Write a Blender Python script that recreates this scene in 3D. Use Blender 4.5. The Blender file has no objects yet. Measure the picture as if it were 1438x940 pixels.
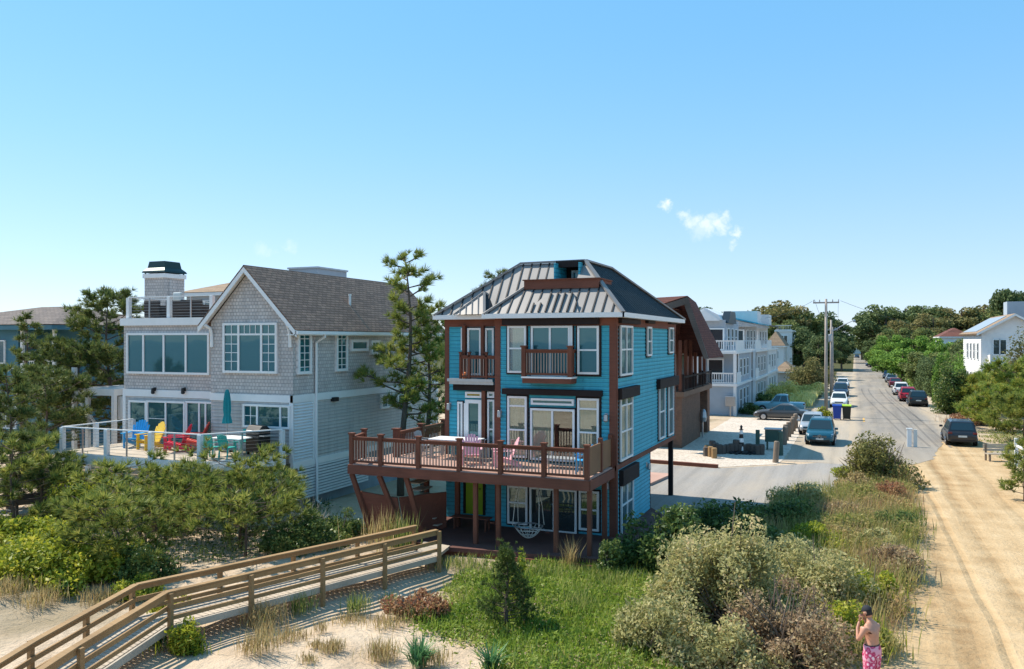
import bpy, bmesh, math, random
import numpy as np
from mathutils import Vector, Matrix
R = math.radians
sc = bpy.context.scene
COL = sc.collection
# ------------------------------------------------------------------ camera survey (plan: +y runs along the street, +x to the right)
F_PX, CX, HY, EYE = 1150., 719., 478., 7.2
YAW = math.atan((1200 - CX) / F_PX)
SI, CO = math.sin(YAW), math.cos(YAW)

def g(px, py, z=0.):            # ground point seen at a photo pixel
    D = F_PX * (EYE - z) / (py - HY); l = (px - CX) / F_PX * D
    return (-SI * D + CO * l, CO * D + SI * l, z)
def at(px, D):
    l = (px - CX) / F_PX * D
    return (-SI * D + CO * l, CO * D + SI * l)
def zat(D, py): return EYE + (HY - py) / F_PX * D
def on_y(px, py, y):            # point on a facade y = const
    r = (px - CX) / F_PX; D = y / (CO + SI * r)
    return D * (-SI + CO * r), zat(D, py)
def on_x(px, py, x):            # point on a side wall x = const
    r = (px - CX) / F_PX; D = x / (-SI + CO * r)
    return D * (CO + SI * r), zat(D, py)
def rect_y(r, y):
    a, b = on_y(r[0], r[1], y), on_y(r[2], r[3], y)
    return a[0], b[0], b[1], a[1]          # u0,u1,z0,z1
def rect_x(r, x):
    a, b = on_x(r[0], r[1], x), on_x(r[2], r[3], x)
    return a[0], b[0], b[1], a[1]

def hgt(x, y):
    """gentle dune relief of the sand in the foreground"""
    m = max(0., min(1., (26 - y) / 6.)) * max(0., min(1., (0.6 - x) / 2.)) * max(0., min(1., (x + 58) / 8)) * max(0., min(1., (y - 2.5) / 3))
    return m * (0.10 * math.sin(x * .55 + 1.3) * math.cos(y * .5 - .4) + 0.05 * math.sin(x * 1.3 - y * .9) + .03 * math.sin(x * 2.3 + y * 1.7))

# ------------------------------------------------------------------ mesh helpers
class MB:
    def __init__(s): s.v = []; s.f = []
    def add(s, vs, fs):
        n = len(s.v); s.v += [tuple(v) for v in vs]; s.f += [tuple(i + n for i in f) for f in fs]; return s
    def box(s, x0, y0, z0, x1, y1, z1):
        if x0 > x1: x0, x1 = x1, x0
        if y0 > y1: y0, y1 = y1, y0
        if z0 > z1: z0, z1 = z1, z0
        return s.add([(x0,y0,z0),(x1,y0,z0),(x1,y1,z0),(x0,y1,z0),(x0,y0,z1),(x1,y0,z1),(x1,y1,z1),(x0,y1,z1)],
                     [(0,3,2,1),(4,5,6,7),(0,1,5,4),(1,2,6,5),(2,3,7,6),(3,0,4,7)])
    def beam(s, a, b, w, h, up=(0, 0, 1)):     # rectangular bar from a to b
        a, b = Vector(a), Vector(b); d = (b - a).normalized(); u = Vector(up)
        if abs(d.dot(u)) > .98: u = Vector((0, 1, 0))
        sd = d.cross(u).normalized() * w / 2; uu = sd.cross(d).normalized() * h / 2
        P = [a - sd - uu, a + sd - uu, a + sd + uu, a - sd + uu, b - sd - uu, b + sd - uu, b + sd + uu, b - sd + uu]
        return s.add(P, [(0,1,2,3),(7,6,5,4),(0,4,5,1),(1,5,6,2),(2,6,7,3),(3,7,4,0)])
    def tube(s, pts, rad, n=8, cap=True):
        pts = [Vector(p) for p in pts]; m = len(pts)
        if not hasattr(rad, '__len__'): rad = [rad] * m
        base = len(s.v); prev = None
        for i, p in enumerate(pts):
            d = (pts[min(i + 1, m - 1)] - pts[max(i - 1, 0)]).normalized()
            if prev is None:
                u = d.orthogonal().normalized()
            else:
                u = (prev - d * prev.dot(d))
                u = u.normalized() if u.length > 1e-6 else d.orthogonal().normalized()
            prev = u; w = d.cross(u)
            for k in range(n):
                t = 2 * math.pi * k / n
                s.v.append(tuple(p + (u * math.cos(t) + w * math.sin(t)) * rad[i]))
        for i in range(m - 1):
            for k in range(n):
                a = base + i * n + k; b = base + i * n + (k + 1) % n
                s.f.append((a, b, b + n, a + n))
        if cap:
            s.f.append(tuple(base + k for k in reversed(range(n)))); s.f.append(tuple(base + (m - 1) * n + k for k in range(n)))
        return s
    def lathe(s, prof, n=16, c=(0, 0, 0), ax='z'):
        base = len(s.v)
        for r, h in prof:
            for k in range(n):
                t = 2 * math.pi * k / n; a, b = r * math.cos(t), r * math.sin(t)
                p = {'z': (a, b, h), 'y': (a, h, -b), 'x': (h, a, b)}[ax]
                s.v.append((p[0] + c[0], p[1] + c[1], p[2] + c[2]))
        for i in range(len(prof) - 1):
            for k in range(n):
                a = base + i * n + k; b = base + i * n + (k + 1) % n
                s.f.append((a, b, b + n, a + n))
        s.f.append(tuple(base + k for k in reversed(range(n)))); s.f.append(tuple(base + (len(prof) - 1) * n + k for k in range(n)))
        return s
    def prism(s, poly, z0, z1):                # plan polygon extruded upwards
        n = len(poly); P = [(x, y, z0) for x, y in poly] + [(x, y, z1) for x, y in poly]
        return s.add(P, [tuple(reversed(range(n))), tuple(range(n, 2 * n))] + [(i, (i + 1) % n, (i + 1) % n + n, i + n) for i in range(n)])
    def prism_y(s, poly, y0, y1):              # (x,z) polygon extruded along y
        n = len(poly); P = [(x, y0, z) for x, z in poly] + [(x, y1, z) for x, z in poly]
        return s.add(P, [tuple(range(n)), tuple(reversed(range(n, 2 * n)))] + [(i, i + n, (i + 1) % n + n, (i + 1) % n) for i in range(n)])
    def prism_x(s, poly, x0, x1):              # (y,z) polygon extruded along x
        n = len(poly); P = [(x0, y, z) for y, z in poly] + [(x1, y, z) for y, z in poly]
        return s.add(P, [tuple(range(n)), tuple(reversed(range(n, 2 * n)))] + [(i, i + n, (i + 1) % n + n, (i + 1) % n) for i in range(n)])
    def slab(s, pts, t):                       # planar polygon given thickness t below it
        n = len(pts); a = [Vector(p) for p in pts]
        nn = (a[1] - a[0]).cross(a[2] - a[0]).normalized()
        if nn.z < 0: nn = -nn
        b = [p - nn * t for p in a]
        return s.add(a + b, [tuple(range(n)), tuple(reversed(range(n, 2 * n)))] + [(i, i + n, (i + 1) % n + n, (i + 1) % n) for i in range(n)])
    def quad(s, pts): return s.add(pts, [tuple(range(len(pts)))])
    def build(s, name, mat, parent=None, smooth=False, bevel=0, subsurf=0, loc=None):
        me = bpy.data.meshes.new(name); me.from_pydata(s.v, [], s.f)
        bm = bmesh.new(); bm.from_mesh(me); bmesh.ops.recalc_face_normals(bm, faces=bm.faces); bm.to_mesh(me); bm.free()
        return link(name, me, mat, parent, smooth, bevel, subsurf, loc)

def link(name, me, mat, parent=None, smooth=False, bevel=0, subsurf=0, loc=None):
    me.materials.append(mat)
    if smooth: me.polygons.foreach_set('use_smooth', [True] * len(me.polygons))
    o = bpy.data.objects.new(name, me); COL.objects.link(o)
    if parent: o.parent = parent
    if loc: o.location = loc
    if bevel:
        m = o.modifiers.new('bevel', 'BEVEL'); m.width = bevel; m.segments = 2; m.limit_method = 'ANGLE'
    if subsurf:
        m = o.modifiers.new('sub', 'SUBSURF'); m.levels = m.render_levels = subsurf
    return o
def np_mesh(name, parts):
    """parts: list of (n,k,3) arrays, each row one separate face"""
    V = np.concatenate([p.reshape(-1, 3) for p in parts]).astype(np.float32)
    cnt = np.concatenate([np.full(len(p), p.shape[1], dtype=np.int32) for p in parts])
    st = np.concatenate([[0], np.cumsum(cnt)[:-1]]).astype(np.int32)
    me = bpy.data.meshes.new(name)
    me.vertices.add(len(V)); me.vertices.foreach_set('co', V.ravel())
    me.loops.add(len(V)); me.loops.foreach_set('vertex_index', np.arange(len(V), dtype=np.int32))
    me.polygons.add(len(cnt)); me.polygons.foreach_set('loop_start', st); me.polygons.foreach_set('loop_total', cnt)
    me.update(calc_edges=True)
    return me
def root(name, label, cat, loc=(0, 0, 0), rz=0, group=None):
    o = bpy.data.objects.new(name, None); o.empty_display_size = .2; COL.objects.link(o)
    o.location = loc; o.rotation_euler = (0, 0, rz)
    o['label'] = label; o['category'] = cat
    if group: o['group'] = group
    return o
def tag(o, label, cat, group=None, kind=None):
    o['label'] = label; o['category'] = cat
    if group: o['group'] = group
    if kind: o['kind'] = kind
    return o
def structure(o): o['kind'] = 'structure'; return o
def stuff(o, label, cat):
    o['kind'] = 'stuff'; o['label'] = label; o['category'] = cat; return o
def kids(o): return [c for c in COL.objects if c.parent == o]
def copy_tree(o, loc, rz, label, group=None, recolour=None, sc3=None):
    kid = {}
    for c in COL.objects:
        if c.parent: kid.setdefault(c.parent.name, []).append(c)
    def rec(src, par):
        c = src.copy(); COL.objects.link(c)
        if par: c.parent = par
        if recolour and c.type == 'MESH' and c.material_slots and c.material_slots[0].material in recolour:
            m = recolour[c.material_slots[0].material]; c.material_slots[0].link = 'OBJECT'; c.material_slots[0].material = m
        for ch in kid.get(src.name, []): rec(ch, c)
        return c
    r = rec(o, None); r.location = loc; r.rotation_euler = (0, 0, rz); r['label'] = label
    if group: r['group'] = group
    if sc3: r.scale = sc3
    return r

# ------------------------------------------------------------------ materials
def newmat(name):
    m = bpy.data.materials.new(name); m.use_nodes = True; nt = m.node_tree
    return m, nt, nt.nodes, nt.links, nt.nodes['Principled BSDF'], nt.nodes['Material Output']
def rgb(c): return (c[0], c[1], c[2], 1)
def ramp(N, L, fac, stops):
    r = N.new('ShaderNodeValToRGB'); e = r.color_ramp.elements
    while len(e) < len(stops): e.new(.5)
    for i, (p, c) in enumerate(stops): e[i].position = p; e[i].color = rgb(c)
    L.new(fac, r.inputs[0]); return r.outputs[0]
def noise(N, L, scale, detail=4, rough=.6, vec=None, dist=0):
    n = N.new('ShaderNodeTexNoise'); n.inputs['Scale'].default_value = scale; n.inputs['Detail'].default_value = detail
    n.inputs['Roughness'].default_value = rough; n.inputs['Distortion'].default_value = dist
    if vec is not None: L.new(vec, n.inputs['Vector'])
    return n.outputs['Fac']
def coord(N, L, sx=1, sy=1, sz=1, which='Object', rot=(0, 0, 0)):
    tc = N.new('ShaderNodeTexCoord'); mp = N.new('ShaderNodeMapping'); mp.inputs['Scale'].default_value = (sx, sy, sz)
    mp.inputs['Rotation'].default_value = rot
    L.new(tc.outputs[which], mp.inputs[0]); return mp.outputs[0]
def bump(N, L, h, dist, strength=1.):
    b = N.new('ShaderNodeBump'); b.inputs['Distance'].default_value = dist; b.inputs['Strength'].default_value = strength
    L.new(h, b.inputs['Height']); return b.outputs[0]
def vary(c, k): return tuple(max(0, min(1, x * k)) for x in c)
def paint(name, c, rough=.6, var=.12, scale=3., metallic=0, spec=.4, stretch=(1, 1, 1), bmp=0):
    m, nt, N, L, P, O = newmat(name)
    v = coord(N, L, *stretch)
    n = noise(N, L, scale, 6, .65, v)
    L.new(ramp(N, L, n, [(.25, vary(c, 1 - var)), (.75, vary(c, 1 + var))]), P.inputs['Base Color'])
    P.inputs['Roughness'].default_value = rough; P.inputs['Metallic'].default_value = metallic; P.inputs['Specular IOR Level'].default_value = spec
    if bmp: L.new(bump(N, L, n, bmp), P.inputs['Normal'])
    return m
def wood(name, c, var=.35, axis='x', rough=.75):
    m, nt, N, L, P, O = newmat(name)
    s = {'x': (1.2, 14, 14), 'y': (14, 1.2, 14), 'z': (14, 14, 1.2)}[axis]
    a = noise(N, L, 1.5, 6, .7, coord(N, L, *s)); b = noise(N, L, .9, 3, .5, coord(N, L))
    mx = N.new('ShaderNodeMath'); mx.operation = 'ADD'; L.new(a, mx.inputs[0]); L.new(b, mx.inputs[1])
    L.new(ramp(N, L, mx.outputs[0], [(.6, vary(c, 1 - var)), (1., c), (1.4, vary(c, 1 + var))]), P.inputs['Base Color'])
    e = N.new('ShaderNodeMath'); e.operation = 'DIVIDE'; e.inputs[1].default_value = 2; L.new(mx.outputs[0], e.inputs[0])
    for n in N:
        if n.type == 'VALTORGB':
            L.new(e.outputs[0], n.inputs[0])
            for el, p in zip(n.color_ramp.elements, (.32, .5, .68)): el.position = p
    P.inputs['Roughness'].default_value = rough; P.inputs['Specular IOR Level'].default_value = .25
    L.new(bump(N, L, a, .004), P.inputs['Normal'])
    return m
def bricks(name, c1, c2, joint_or_lap_shade, w, h, ms=.02, axis='y', var=.3, rough=.85, bmp=.012, mottle=0.):
    """courses of shingles, slates or bricks, in metres, on faces seen along the axis"""
    m, nt, N, L, P, O = newmat(name)
    tc = N.new('ShaderNodeTexCoord'); sp = N.new('ShaderNodeSeparateXYZ'); L.new(tc.outputs['Object'], sp.inputs[0])
    ad = N.new('ShaderNodeMath'); ad.operation = 'ADD'; L.new(sp.outputs[0], ad.inputs[0]); L.new(sp.outputs[1], ad.inputs[1])
    cb = N.new('ShaderNodeCombineXYZ'); L.new(ad.outputs[0], cb.inputs[0])
    if axis == 'slope':
        L.new(sp.outputs[1], cb.inputs[0])
    L.new(sp.outputs[2], cb.inputs[1])
    b = N.new('ShaderNodeTexBrick'); L.new(cb.outputs[0], b.inputs['Vector'])
    b.inputs['Scale'].default_value = 1; b.inputs['Brick Width'].default_value = w; b.inputs['Row Height'].default_value = h
    b.inputs['Mortar Size'].default_value = ms * h; b.inputs['Mortar Smooth'].default_value = .3; b.inputs['Bias'].default_value = 0
    b.inputs['Color1'].default_value = rgb(c1); b.inputs['Color2'].default_value = rgb(c2); b.inputs['Mortar'].default_value = rgb(joint_or_lap_shade)
    b.offset = .42
    n = noise(N, L, 2.2, 6, .7, coord(N, L))
    mx = N.new('ShaderNodeMix'); mx.data_type = 'RGBA'; mx.blend_type = 'MULTIPLY'; mx.inputs[0].default_value = 1
    L.new(b.outputs['Color'], mx.inputs[6]); L.new(ramp(N, L, n, [(.25, (1 - var,) * 3), (.75, (1., 1., 1.))]), mx.inputs[7])
    sk_ = noise(N, L, 1., 5, .65, coord(N, L, 5, 5, .4)); m2 = N.new('ShaderNodeMix'); m2.data_type = 'RGBA'; m2.blend_type = 'MULTIPLY'; m2.inputs[0].default_value = 1
    L.new(mx.outputs[2], m2.inputs[6]); L.new(ramp(N, L, sk_, [(.3, (.84, .85, .86)), (.55, (1, 1, 1)), (.75, (1, 1, 1))]), m2.inputs[7]); mx = m2
    L.new(mx.outputs[2], P.inputs['Base Color']); P.inputs['Roughness'].default_value = rough; P.inputs['Specular IOR Level'].default_value = .2
    inv = N.new('ShaderNodeMath'); inv.operation = 'SUBTRACT'; inv.inputs[0].default_value = 1; L.new(b.outputs['Fac'], inv.inputs[1])
    L.new(bump(N, L, inv.outputs[0], bmp), P.inputs['Normal'])
    return m
def leaf(name, cols, trans=.3, rough=.6, patch=.45, pscale=.8, gain=1.6):
    """leaf colours vary from leaf to leaf and from branch to branch"""
    m, nt, N, L, P, O = newmat(name)
    ge = N.new('ShaderNodeNewGeometry'); n = noise(N, L, pscale, 3, .5, coord(N, L))
    a = N.new('ShaderNodeMath'); a.operation = 'MULTIPLY'; a.inputs[1].default_value = 1 - patch; L.new(ge.outputs['Random Per Island'], a.inputs[0])
    st = N.new('ShaderNodeMapRange'); st.inputs[1].default_value = .3; st.inputs[2].default_value = .7; L.new(n, st.inputs[0])
    b = N.new('ShaderNodeMath'); b.operation = 'MULTIPLY_ADD'; b.inputs[1].default_value = patch; L.new(st.outputs[0], b.inputs[0]); L.new(a.outputs[0], b.inputs[2])
    k = len(cols); cols = [vary(c_, gain) for c_ in cols]
    c = ramp(N, L, b.outputs[0], [((i + .3) / (k - .4), cc) for i, cc in enumerate(cols)])
    L.new(c, P.inputs['Base Color']); P.inputs['Roughness'].default_value = rough; P.inputs['Specular IOR Level'].default_value = .25
    t = N.new('ShaderNodeBsdfTranslucent'); L.new(c, t.inputs[0]); trans = min(.5, trans + .12)
    ms = N.new('ShaderNodeMixShader'); ms.inputs[0].default_value = trans
    L.new(P.outputs[0], ms.inputs[1]); L.new(t.outputs[0], ms.inputs[2]); L.new(ms.outputs[0], O.inputs[0])
    return m
def pane_mat(name, c, refl=.35, rough=.02, tint=(.62, .86, .9)):
    m, nt, N, L, P, O = newmat(name)
    P.inputs['Base Color'].default_value = rgb(c); P.inputs['Roughness'].default_value = .4; P.inputs['Specular IOR Level'].default_value = .2
    gl = N.new('ShaderNodeBsdfGlossy'); gl.inputs['Roughness'].default_value = rough; gl.inputs['Color'].default_value = rgb(tint)
    n = noise(N, L, .7, 2, .4, coord(N, L)); L.new(bump(N, L, n, .02, .35), gl.inputs['Normal'])
    ms = N.new('ShaderNodeMixShader'); ms.inputs[0].default_value = refl
    L.new(P.outputs[0], ms.inputs[1]); L.new(gl.outputs[0], ms.inputs[2]); L.new(ms.outputs[0], O.inputs[0]); return m
def clear_mat(name, refl=.3):
    m, nt, N, L, P, O = newmat(name); N.remove(P)
    gl = N.new('ShaderNodeBsdfGlossy'); gl.inputs['Roughness'].default_value = .02
    tr = N.new('ShaderNodeBsdfTransparent'); tr.inputs[0].default_value = (.8, .86, .84, 1)
    ms = N.new('ShaderNodeMixShader'); ms.inputs[0].default_value = refl
    L.new(tr.outputs[0], ms.inputs[1]); L.new(gl.outputs[0], ms.inputs[2]); L.new(ms.outputs[0], O.inputs[0]); return m
def carpaint(name, c, metallic=.35):
    m, nt, N, L, P, O = newmat(name)
    P.inputs['Base Color'].default_value = rgb(c); P.inputs['Metallic'].default_value = metallic; P.inputs['Roughness'].default_value = .32
    P.inputs['Coat Weight'].default_value = .45; P.inputs['Coat Roughness'].default_value = .06
    n = noise(N, L, 5, 6, .7, coord(N, L)); L.new(ramp(N, L, n, [(.3, (.26,) * 3), (.7, (.42,) * 3)]), P.inputs['Roughness'])
    return m
def flat(name, c, rough=.5, metallic=0, spec=.4):
    m, nt, N, L, P, O = newmat(name)
    n = noise(N, L, 6, 5, .6, coord(N, L)); L.new(ramp(N, L, n, [(.2, vary(c, .9)), (.8, vary(c, 1.08))]), P.inputs['Base Color'])
    P.inputs['Roughness'].default_value = rough; P.inputs['Metallic'].default_value = metallic; P.inputs['Specular IOR Level'].default_value = spec
    return m

M = {}
M['blue'] = bricks('blue_clapboard', (.085, .49, .61), (.075, .45, .565), (.05, .30, .385), 3.4, .15, .1, 'y', .2, .6, .012)  # darker course lines paint the shade line under each board lap
M['teal_far'] = paint('dull_blue_siding', (.05, .16, .21), .6, .12, 1.)
M['red_wood'] = wood('red_brown_stain', (.165, .06, .036), .3, 'z')
M['red_board'] = wood('red_brown_boards', (.175, .065, .042), .3, 'x')
M['deck_top'] = wood('rose_brown_decking', (.46, .29, .23), .2, 'x')
M['dark_trim'] = wood('dark_brown_trim', (.022, .015, .014), .3, 'z')
M['white'] = paint('white_trim', (.78, .78, .77), .45, .05, 2.)
M['white_wall'] = paint('white_siding', (.74, .73, .71), .6, .06, 1.5)
M['grey_wall'] = bricks('grey_clapboard', (.63, .59, .56), (.58, .55, .525), (.43, .405, .39), 3.6, .15, .09, 'y', .12, .65, .012)  # lap shading drawn as darker lines in the colour, like the blue boards
M['pale_grey_wall'] = paint('pale_blue_grey_siding', (.36, .41, .46), .65, .08, 1.2)
M['shingle'] = bricks('weathered_shingles', (.69, .635, .60), (.57, .525, .50), (.42, .39, .375), .17, .15, .09, 'y', .2)
M['roof_shingle'] = bricks('brown_roof_shingles', (.40, .26, .19), (.26, .175, .135), (.12, .085, .065), .34, .115, .12, 'slope', .3)
M['roof_far'] = bricks('dull_brown_shingles', (.2, .16, .14), (.15, .12, .11), (.08, .07, .06), .4, .13, .1, 'y', .25)
M['roof_tan'] = bricks('tan_shingles', (.42, .29, .19), (.34, .24, .16), (.2, .14, .1), .4, .13, .1, 'slope', .25)
M['roof_red'] = bricks('red_brown_shingles', (.24, .095, .07), (.17, .07, .055), (.07, .035, .03), .34, .12, .1, 'slope', .3)
M['roof_teal'] = paint('teal_metal_roof', (.05, .30, .42), .4, .1, 1, .3)
M['roof_navy'] = paint('dark_metal_roof', (.015, .03, .045), .4, .1, 1, .3)
M['metal'] = paint('standing_seam_metal', (.25, .235, .225), .5, .1, .9, .25, .4)
M['seam'] = paint('black_seam_metal', (.018, .018, .02), .5, .1, 3, .2)
M['brick'] = bricks('brown_brick', (.29, .155, .10), (.22, .12, .08), (.22, .165, .135), .22, .075, .1, 'y', .25)
M['concrete'] = paint('concrete', (.36, .36, .36), .9, .2, 1.6, bmp=.01)
M['block'] = paint('blue_grey_concrete', (.26, .3, .34), .9, .18, 1.6, bmp=.01)
M['pane'] = pane_mat('dark_window_pane', (.008, .075, .092), .11, .02, (.5, .85, .92))
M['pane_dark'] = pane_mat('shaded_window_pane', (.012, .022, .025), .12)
M['pane_far'] = pane_mat('far_window_pane', (.015, .025, .032), .12, .05)
M['clear'] = clear_mat('clear_window_pane', .17)
M['curtain'] = paint('cream_curtain', (.68, .63, .5), .9, .1, 4)
M['interior'] = flat('dark_interior', (.018, .017, .018), .9)
M['green'] = paint('lime_door', (.30, .46, .02), .5, .08, 2)
M['lightwood'] = wood('weathered_yellow_wood', (.31, .19, .088), .3, 'x')
M['plank'] = wood('sun_bleached_planks', (.44, .37, .29), .25, 'x')
M['log'] = wood('grey_brown_post', (.22, .17, .13), .4, 'z')
M['darkwood'] = wood('dark_weathered_wood', (.10, .085, .075), .35, 'x')
M['bark'] = paint('bark', (.13, .10, .08), .95, .35, 5, spec=.1, stretch=(1, 1, .3), bmp=.03)
M['twig'] = paint('twig', (.17, .13, .10), .95, .3, 5, spec=.1)
M['black'] = flat('black_plastic', (.012, .012, .013), .5)
M['tyre'] = flat('tyre_rubber', (.016, .016, .017), .85)
M['rim'] = flat('alloy_rim', (.5, .5, .52), .3, .9)
M['chrome'] = flat('chrome', (.6, .6, .62), .15, 1)
M['carglass'] = pane_mat('car_glass', (.010, .02, .024), .08)
M['lampglass'] = pane_mat('headlight_lens', (.5, .52, .55), .35)
M['redlamp'] = pane_mat('tail_light_lens', (.14, .006, .008), .04)
M['steel'] = flat('galvanised_steel', (.42, .43, .44), .4, .8)
M['polewood'] = wood('utility_pole_wood', (.36, .31, .27), .3, 'z')
M['wicker'] = paint('dark_wicker', (.05, .042, .04), .8, .3, 30)
M['pink'] = flat('pink_plastic', (.72, .14, .2), .45)
M['palepink'] = flat('faded_pink_plastic', (.80, .42, .46), .45)
M['chairblue'] = flat('sky_blue_plastic', (.04, .38, .75), .45)
M['yellow'] = flat('yellow_plastic', (.78, .52, .05), .45)
M['red'] = flat('crimson_plastic', (.62, .02, .06), .45)
M['coral'] = flat('coral_plastic', (.7, .12, .09), .45)
M['teal'] = flat('teal_plastic', (.02, .42, .38), .45)
M['umbrella'] = paint('teal_canvas', (.012, .22, .25), .9, .2, 8)
M['picket'] = wood('sunlight_tinted_picket', (.36, .27, .215), .2, 'z')  # paler than the rails: sunlight on the balusters is put into the colour
M['rope'] = paint('white_rope', (.6, .56, .5), .9, .1, 12)
M['greengrey'] = paint('dull_green_paint', (.045, .09, .07), .6, .12, 3)
M['binblue'] = flat('blue_bin_plastic', (.008, .05, .32), .5)
M['limelid'] = flat('lime_lid_plastic', (.4, .6, .04), .5)
M['bindark'] = flat('dark_bin_plastic', (.02, .022, .016), .55)
M['signgreen'] = flat('green_sign', (.01, .25, .14), .4)
M['solar'] = pane_mat('solar_panel', (.3, .33, .37), .15)
M['orange'] = flat('orange_plastic', (.8, .2, .04), .5)
M['stain_glass'] = paint('stained_glass', (.4, .28, .04), .3, .7, 25)
M['slats'] = paint('white_slats', (.7, .72, .74), .5, .05, 2)
M['cushion'] = flat('pale_cushion', (.6, .62, .6), .9)
M['mat_grey'] = flat('grey_mesh', (.35, .36, .37), .8)
# leaves
M['pine'] = leaf('pine_needles', [(.022, .036, .010), (.065, .085, .018), (.125, .135, .028), (.20, .18, .05)], .2, .5, .4, .9, gain=2.6)
M['pine_dark'] = leaf('dark_pine_needles', [(.014, .027, .010), (.04, .06, .017), (.08, .095, .025), (.13, .125, .04)], .15, .5, .4, .7, gain=2.35)
M['pine_yel'] = leaf('yellowing_pine_needles', [(.025, .05, .014), (.075, .11, .02), (.15, .17, .03), (.26, .2, .05)], .2, .5, .45, .9, gain=2.35)
M['shrub_yg'] = leaf('yellow_green_leaves', [(.04, .06, .010), (.11, .135, .014), (.2, .205, .02), (.29, .25, .045)], .3, .5, .4, .9, gain=2.2)
M['shrub_dk'] = leaf('dark_glossy_leaves', [(.012, .026, .010), (.035, .06, .018), (.07, .10, .025), (.16, .15, .05)], .25, .4, .4, .9, gain=2.2)
M['greygreen'] = leaf('silvery_leaves', [(.09, .085, .035), (.2, .195, .075), (.32, .29, .14), (.38, .28, .17)], .35, .6, .5, .9, 1.85)
M['rusty'] = leaf('rusty_leaves', [(.11, .07, .045), (.23, .155, .09), (.33, .25, .15), (.30, .28, .13)], .3, .6, .5, .8, 1.5)
M['scrub'] = leaf('mixed_scrub_blades', [(.06, .095, .02), (.17, .18, .045), (.29, .23, .095), (.27, .16, .10)], .3, .7, .6, .35, gain=1.6)
M['lawn'] = leaf('bright_ground_leaves', [(.05, .09, .012), (.12, .185, .022), (.2, .25, .04), (.36, .34, .14)], .35, .5, .5, .5, gain=1.45)
M['drygrass'] = leaf('dry_grass_blades', [(.16, .115, .055), (.3, .22, .10), (.42, .33, .17), (.2, .19, .06)], .3, .8, .3, 2, gain=1.35)
M['greengrass'] = leaf('green_grass_blades', [(.04, .075, .02), (.09, .13, .03), (.2, .21, .06), (.34, .3, .12)], .3, .7, .3, 2, gain=1.7)
M['yucca'] = leaf('yucca_blades', [(.025, .07, .03), (.05, .115, .045), (.09, .16, .06)], .2, .4, .3, 2, gain=2.2)
M['cedar'] = leaf('cedar_sprays', [(.015, .03, .01), (.04, .06, .015), (.08, .095, .02)], .15, .7, .4, 2, gain=2.35)
M['pampas'] = leaf('pampas_plumes', [(.2, .2, .05), (.42, .38, .13), (.6, .52, .28)], .3, .8, .4, .6, gain=1.9)
M['redshrub'] = leaf('reddish_leaves', [(.16, .05, .03), (.3, .13, .07), (.42, .25, .13), (.16, .16, .05)], .3, .6, .4, 1, gain=1.1)
FT = {}
FT['dark'] = leaf('far_dark_leaves', [(.02, .034, .014), (.05, .068, .026), (.09, .105, .042)], .15, .8, .5, .22, gain=2.5)
FT['olive'] = leaf('far_olive_leaves', [(.035, .045, .018), (.075, .09, .03), (.12, .13, .045)], .2, .8, .5, .22, gain=2.5)
FT['rust'] = leaf('far_rust_leaves', [(.04, .045, .018), (.085, .082, .03), (.15, .115, .05)], .2, .8, .5, .22, gain=2.5)
FT['green'] = leaf('far_green_leaves', [(.025, .055, .012), (.07, .12, .022), (.13, .19, .035)], .2, .8, .5, .3, gain=2.5)
# ================================================================== WORLD, SUN, CAMERA
EL = R(50); SD = Vector((1, -.14, 0)).normalized()          # the way the shadows fall
sun = bpy.data.lights.new('sun', 'SUN'); sun.energy = 3.6; sun.angle = R(.53); sun.color = (1., .92, .79)
so = bpy.data.objects.new('sun', sun); COL.objects.link(so)
so.rotation_euler = Vector((SD.x * math.cos(EL), SD.y * math.cos(EL), -math.sin(EL))).to_track_quat('-Z', 'Y').to_euler()
W = bpy.data.worlds.new('World'); sc.world = W; W.use_nodes = True
N, L = W.node_tree.nodes, W.node_tree.links
bg = N['Background']; sky = N.new('ShaderNodeTexSky'); sky.sky_type = 'NISHITA'; sky.sun_disc = False
sky.sun_elevation = EL; sky.sun_rotation = math.atan2(-SD.x, -SD.y); sky.altitude = 0; sky.air_density = 1.0; sky.dust_density = .1; sky.ozone_density = 4.0
bg.inputs['Strength'].default_value = .15
def skydir(px, py):
    r = (px - CX) / F_PX; v = Vector((-SI + CO * r, CO + SI * r, (HY - py) / F_PX)); return v.normalized()
tc = N.new('ShaderNodeTexCoord')
nz = N.new('ShaderNodeTexNoise'); nz.inputs['Scale'].default_value = 75; nz.inputs['Detail'].default_value = 7; nz.inputs['Roughness'].default_value = .62
L.new(tc.outputs['Generated'], nz.inputs['Vector'])
sub = N.new('ShaderNodeVectorMath'); sub.operation = 'SUBTRACT'; sub.inputs[1].default_value = (.5, .5, .5); L.new(nz.outputs['Color'], sub.inputs[0])
scl = N.new('ShaderNodeVectorMath'); scl.operation = 'SCALE'; scl.inputs['Scale'].default_value = .030; L.new(sub.outputs[0], scl.inputs[0])
add = N.new('ShaderNodeVectorMath'); add.operation = 'ADD'; L.new(tc.outputs['Generated'], add.inputs[0]); L.new(scl.outputs[0], add.inputs[1])
acc = None
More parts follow.
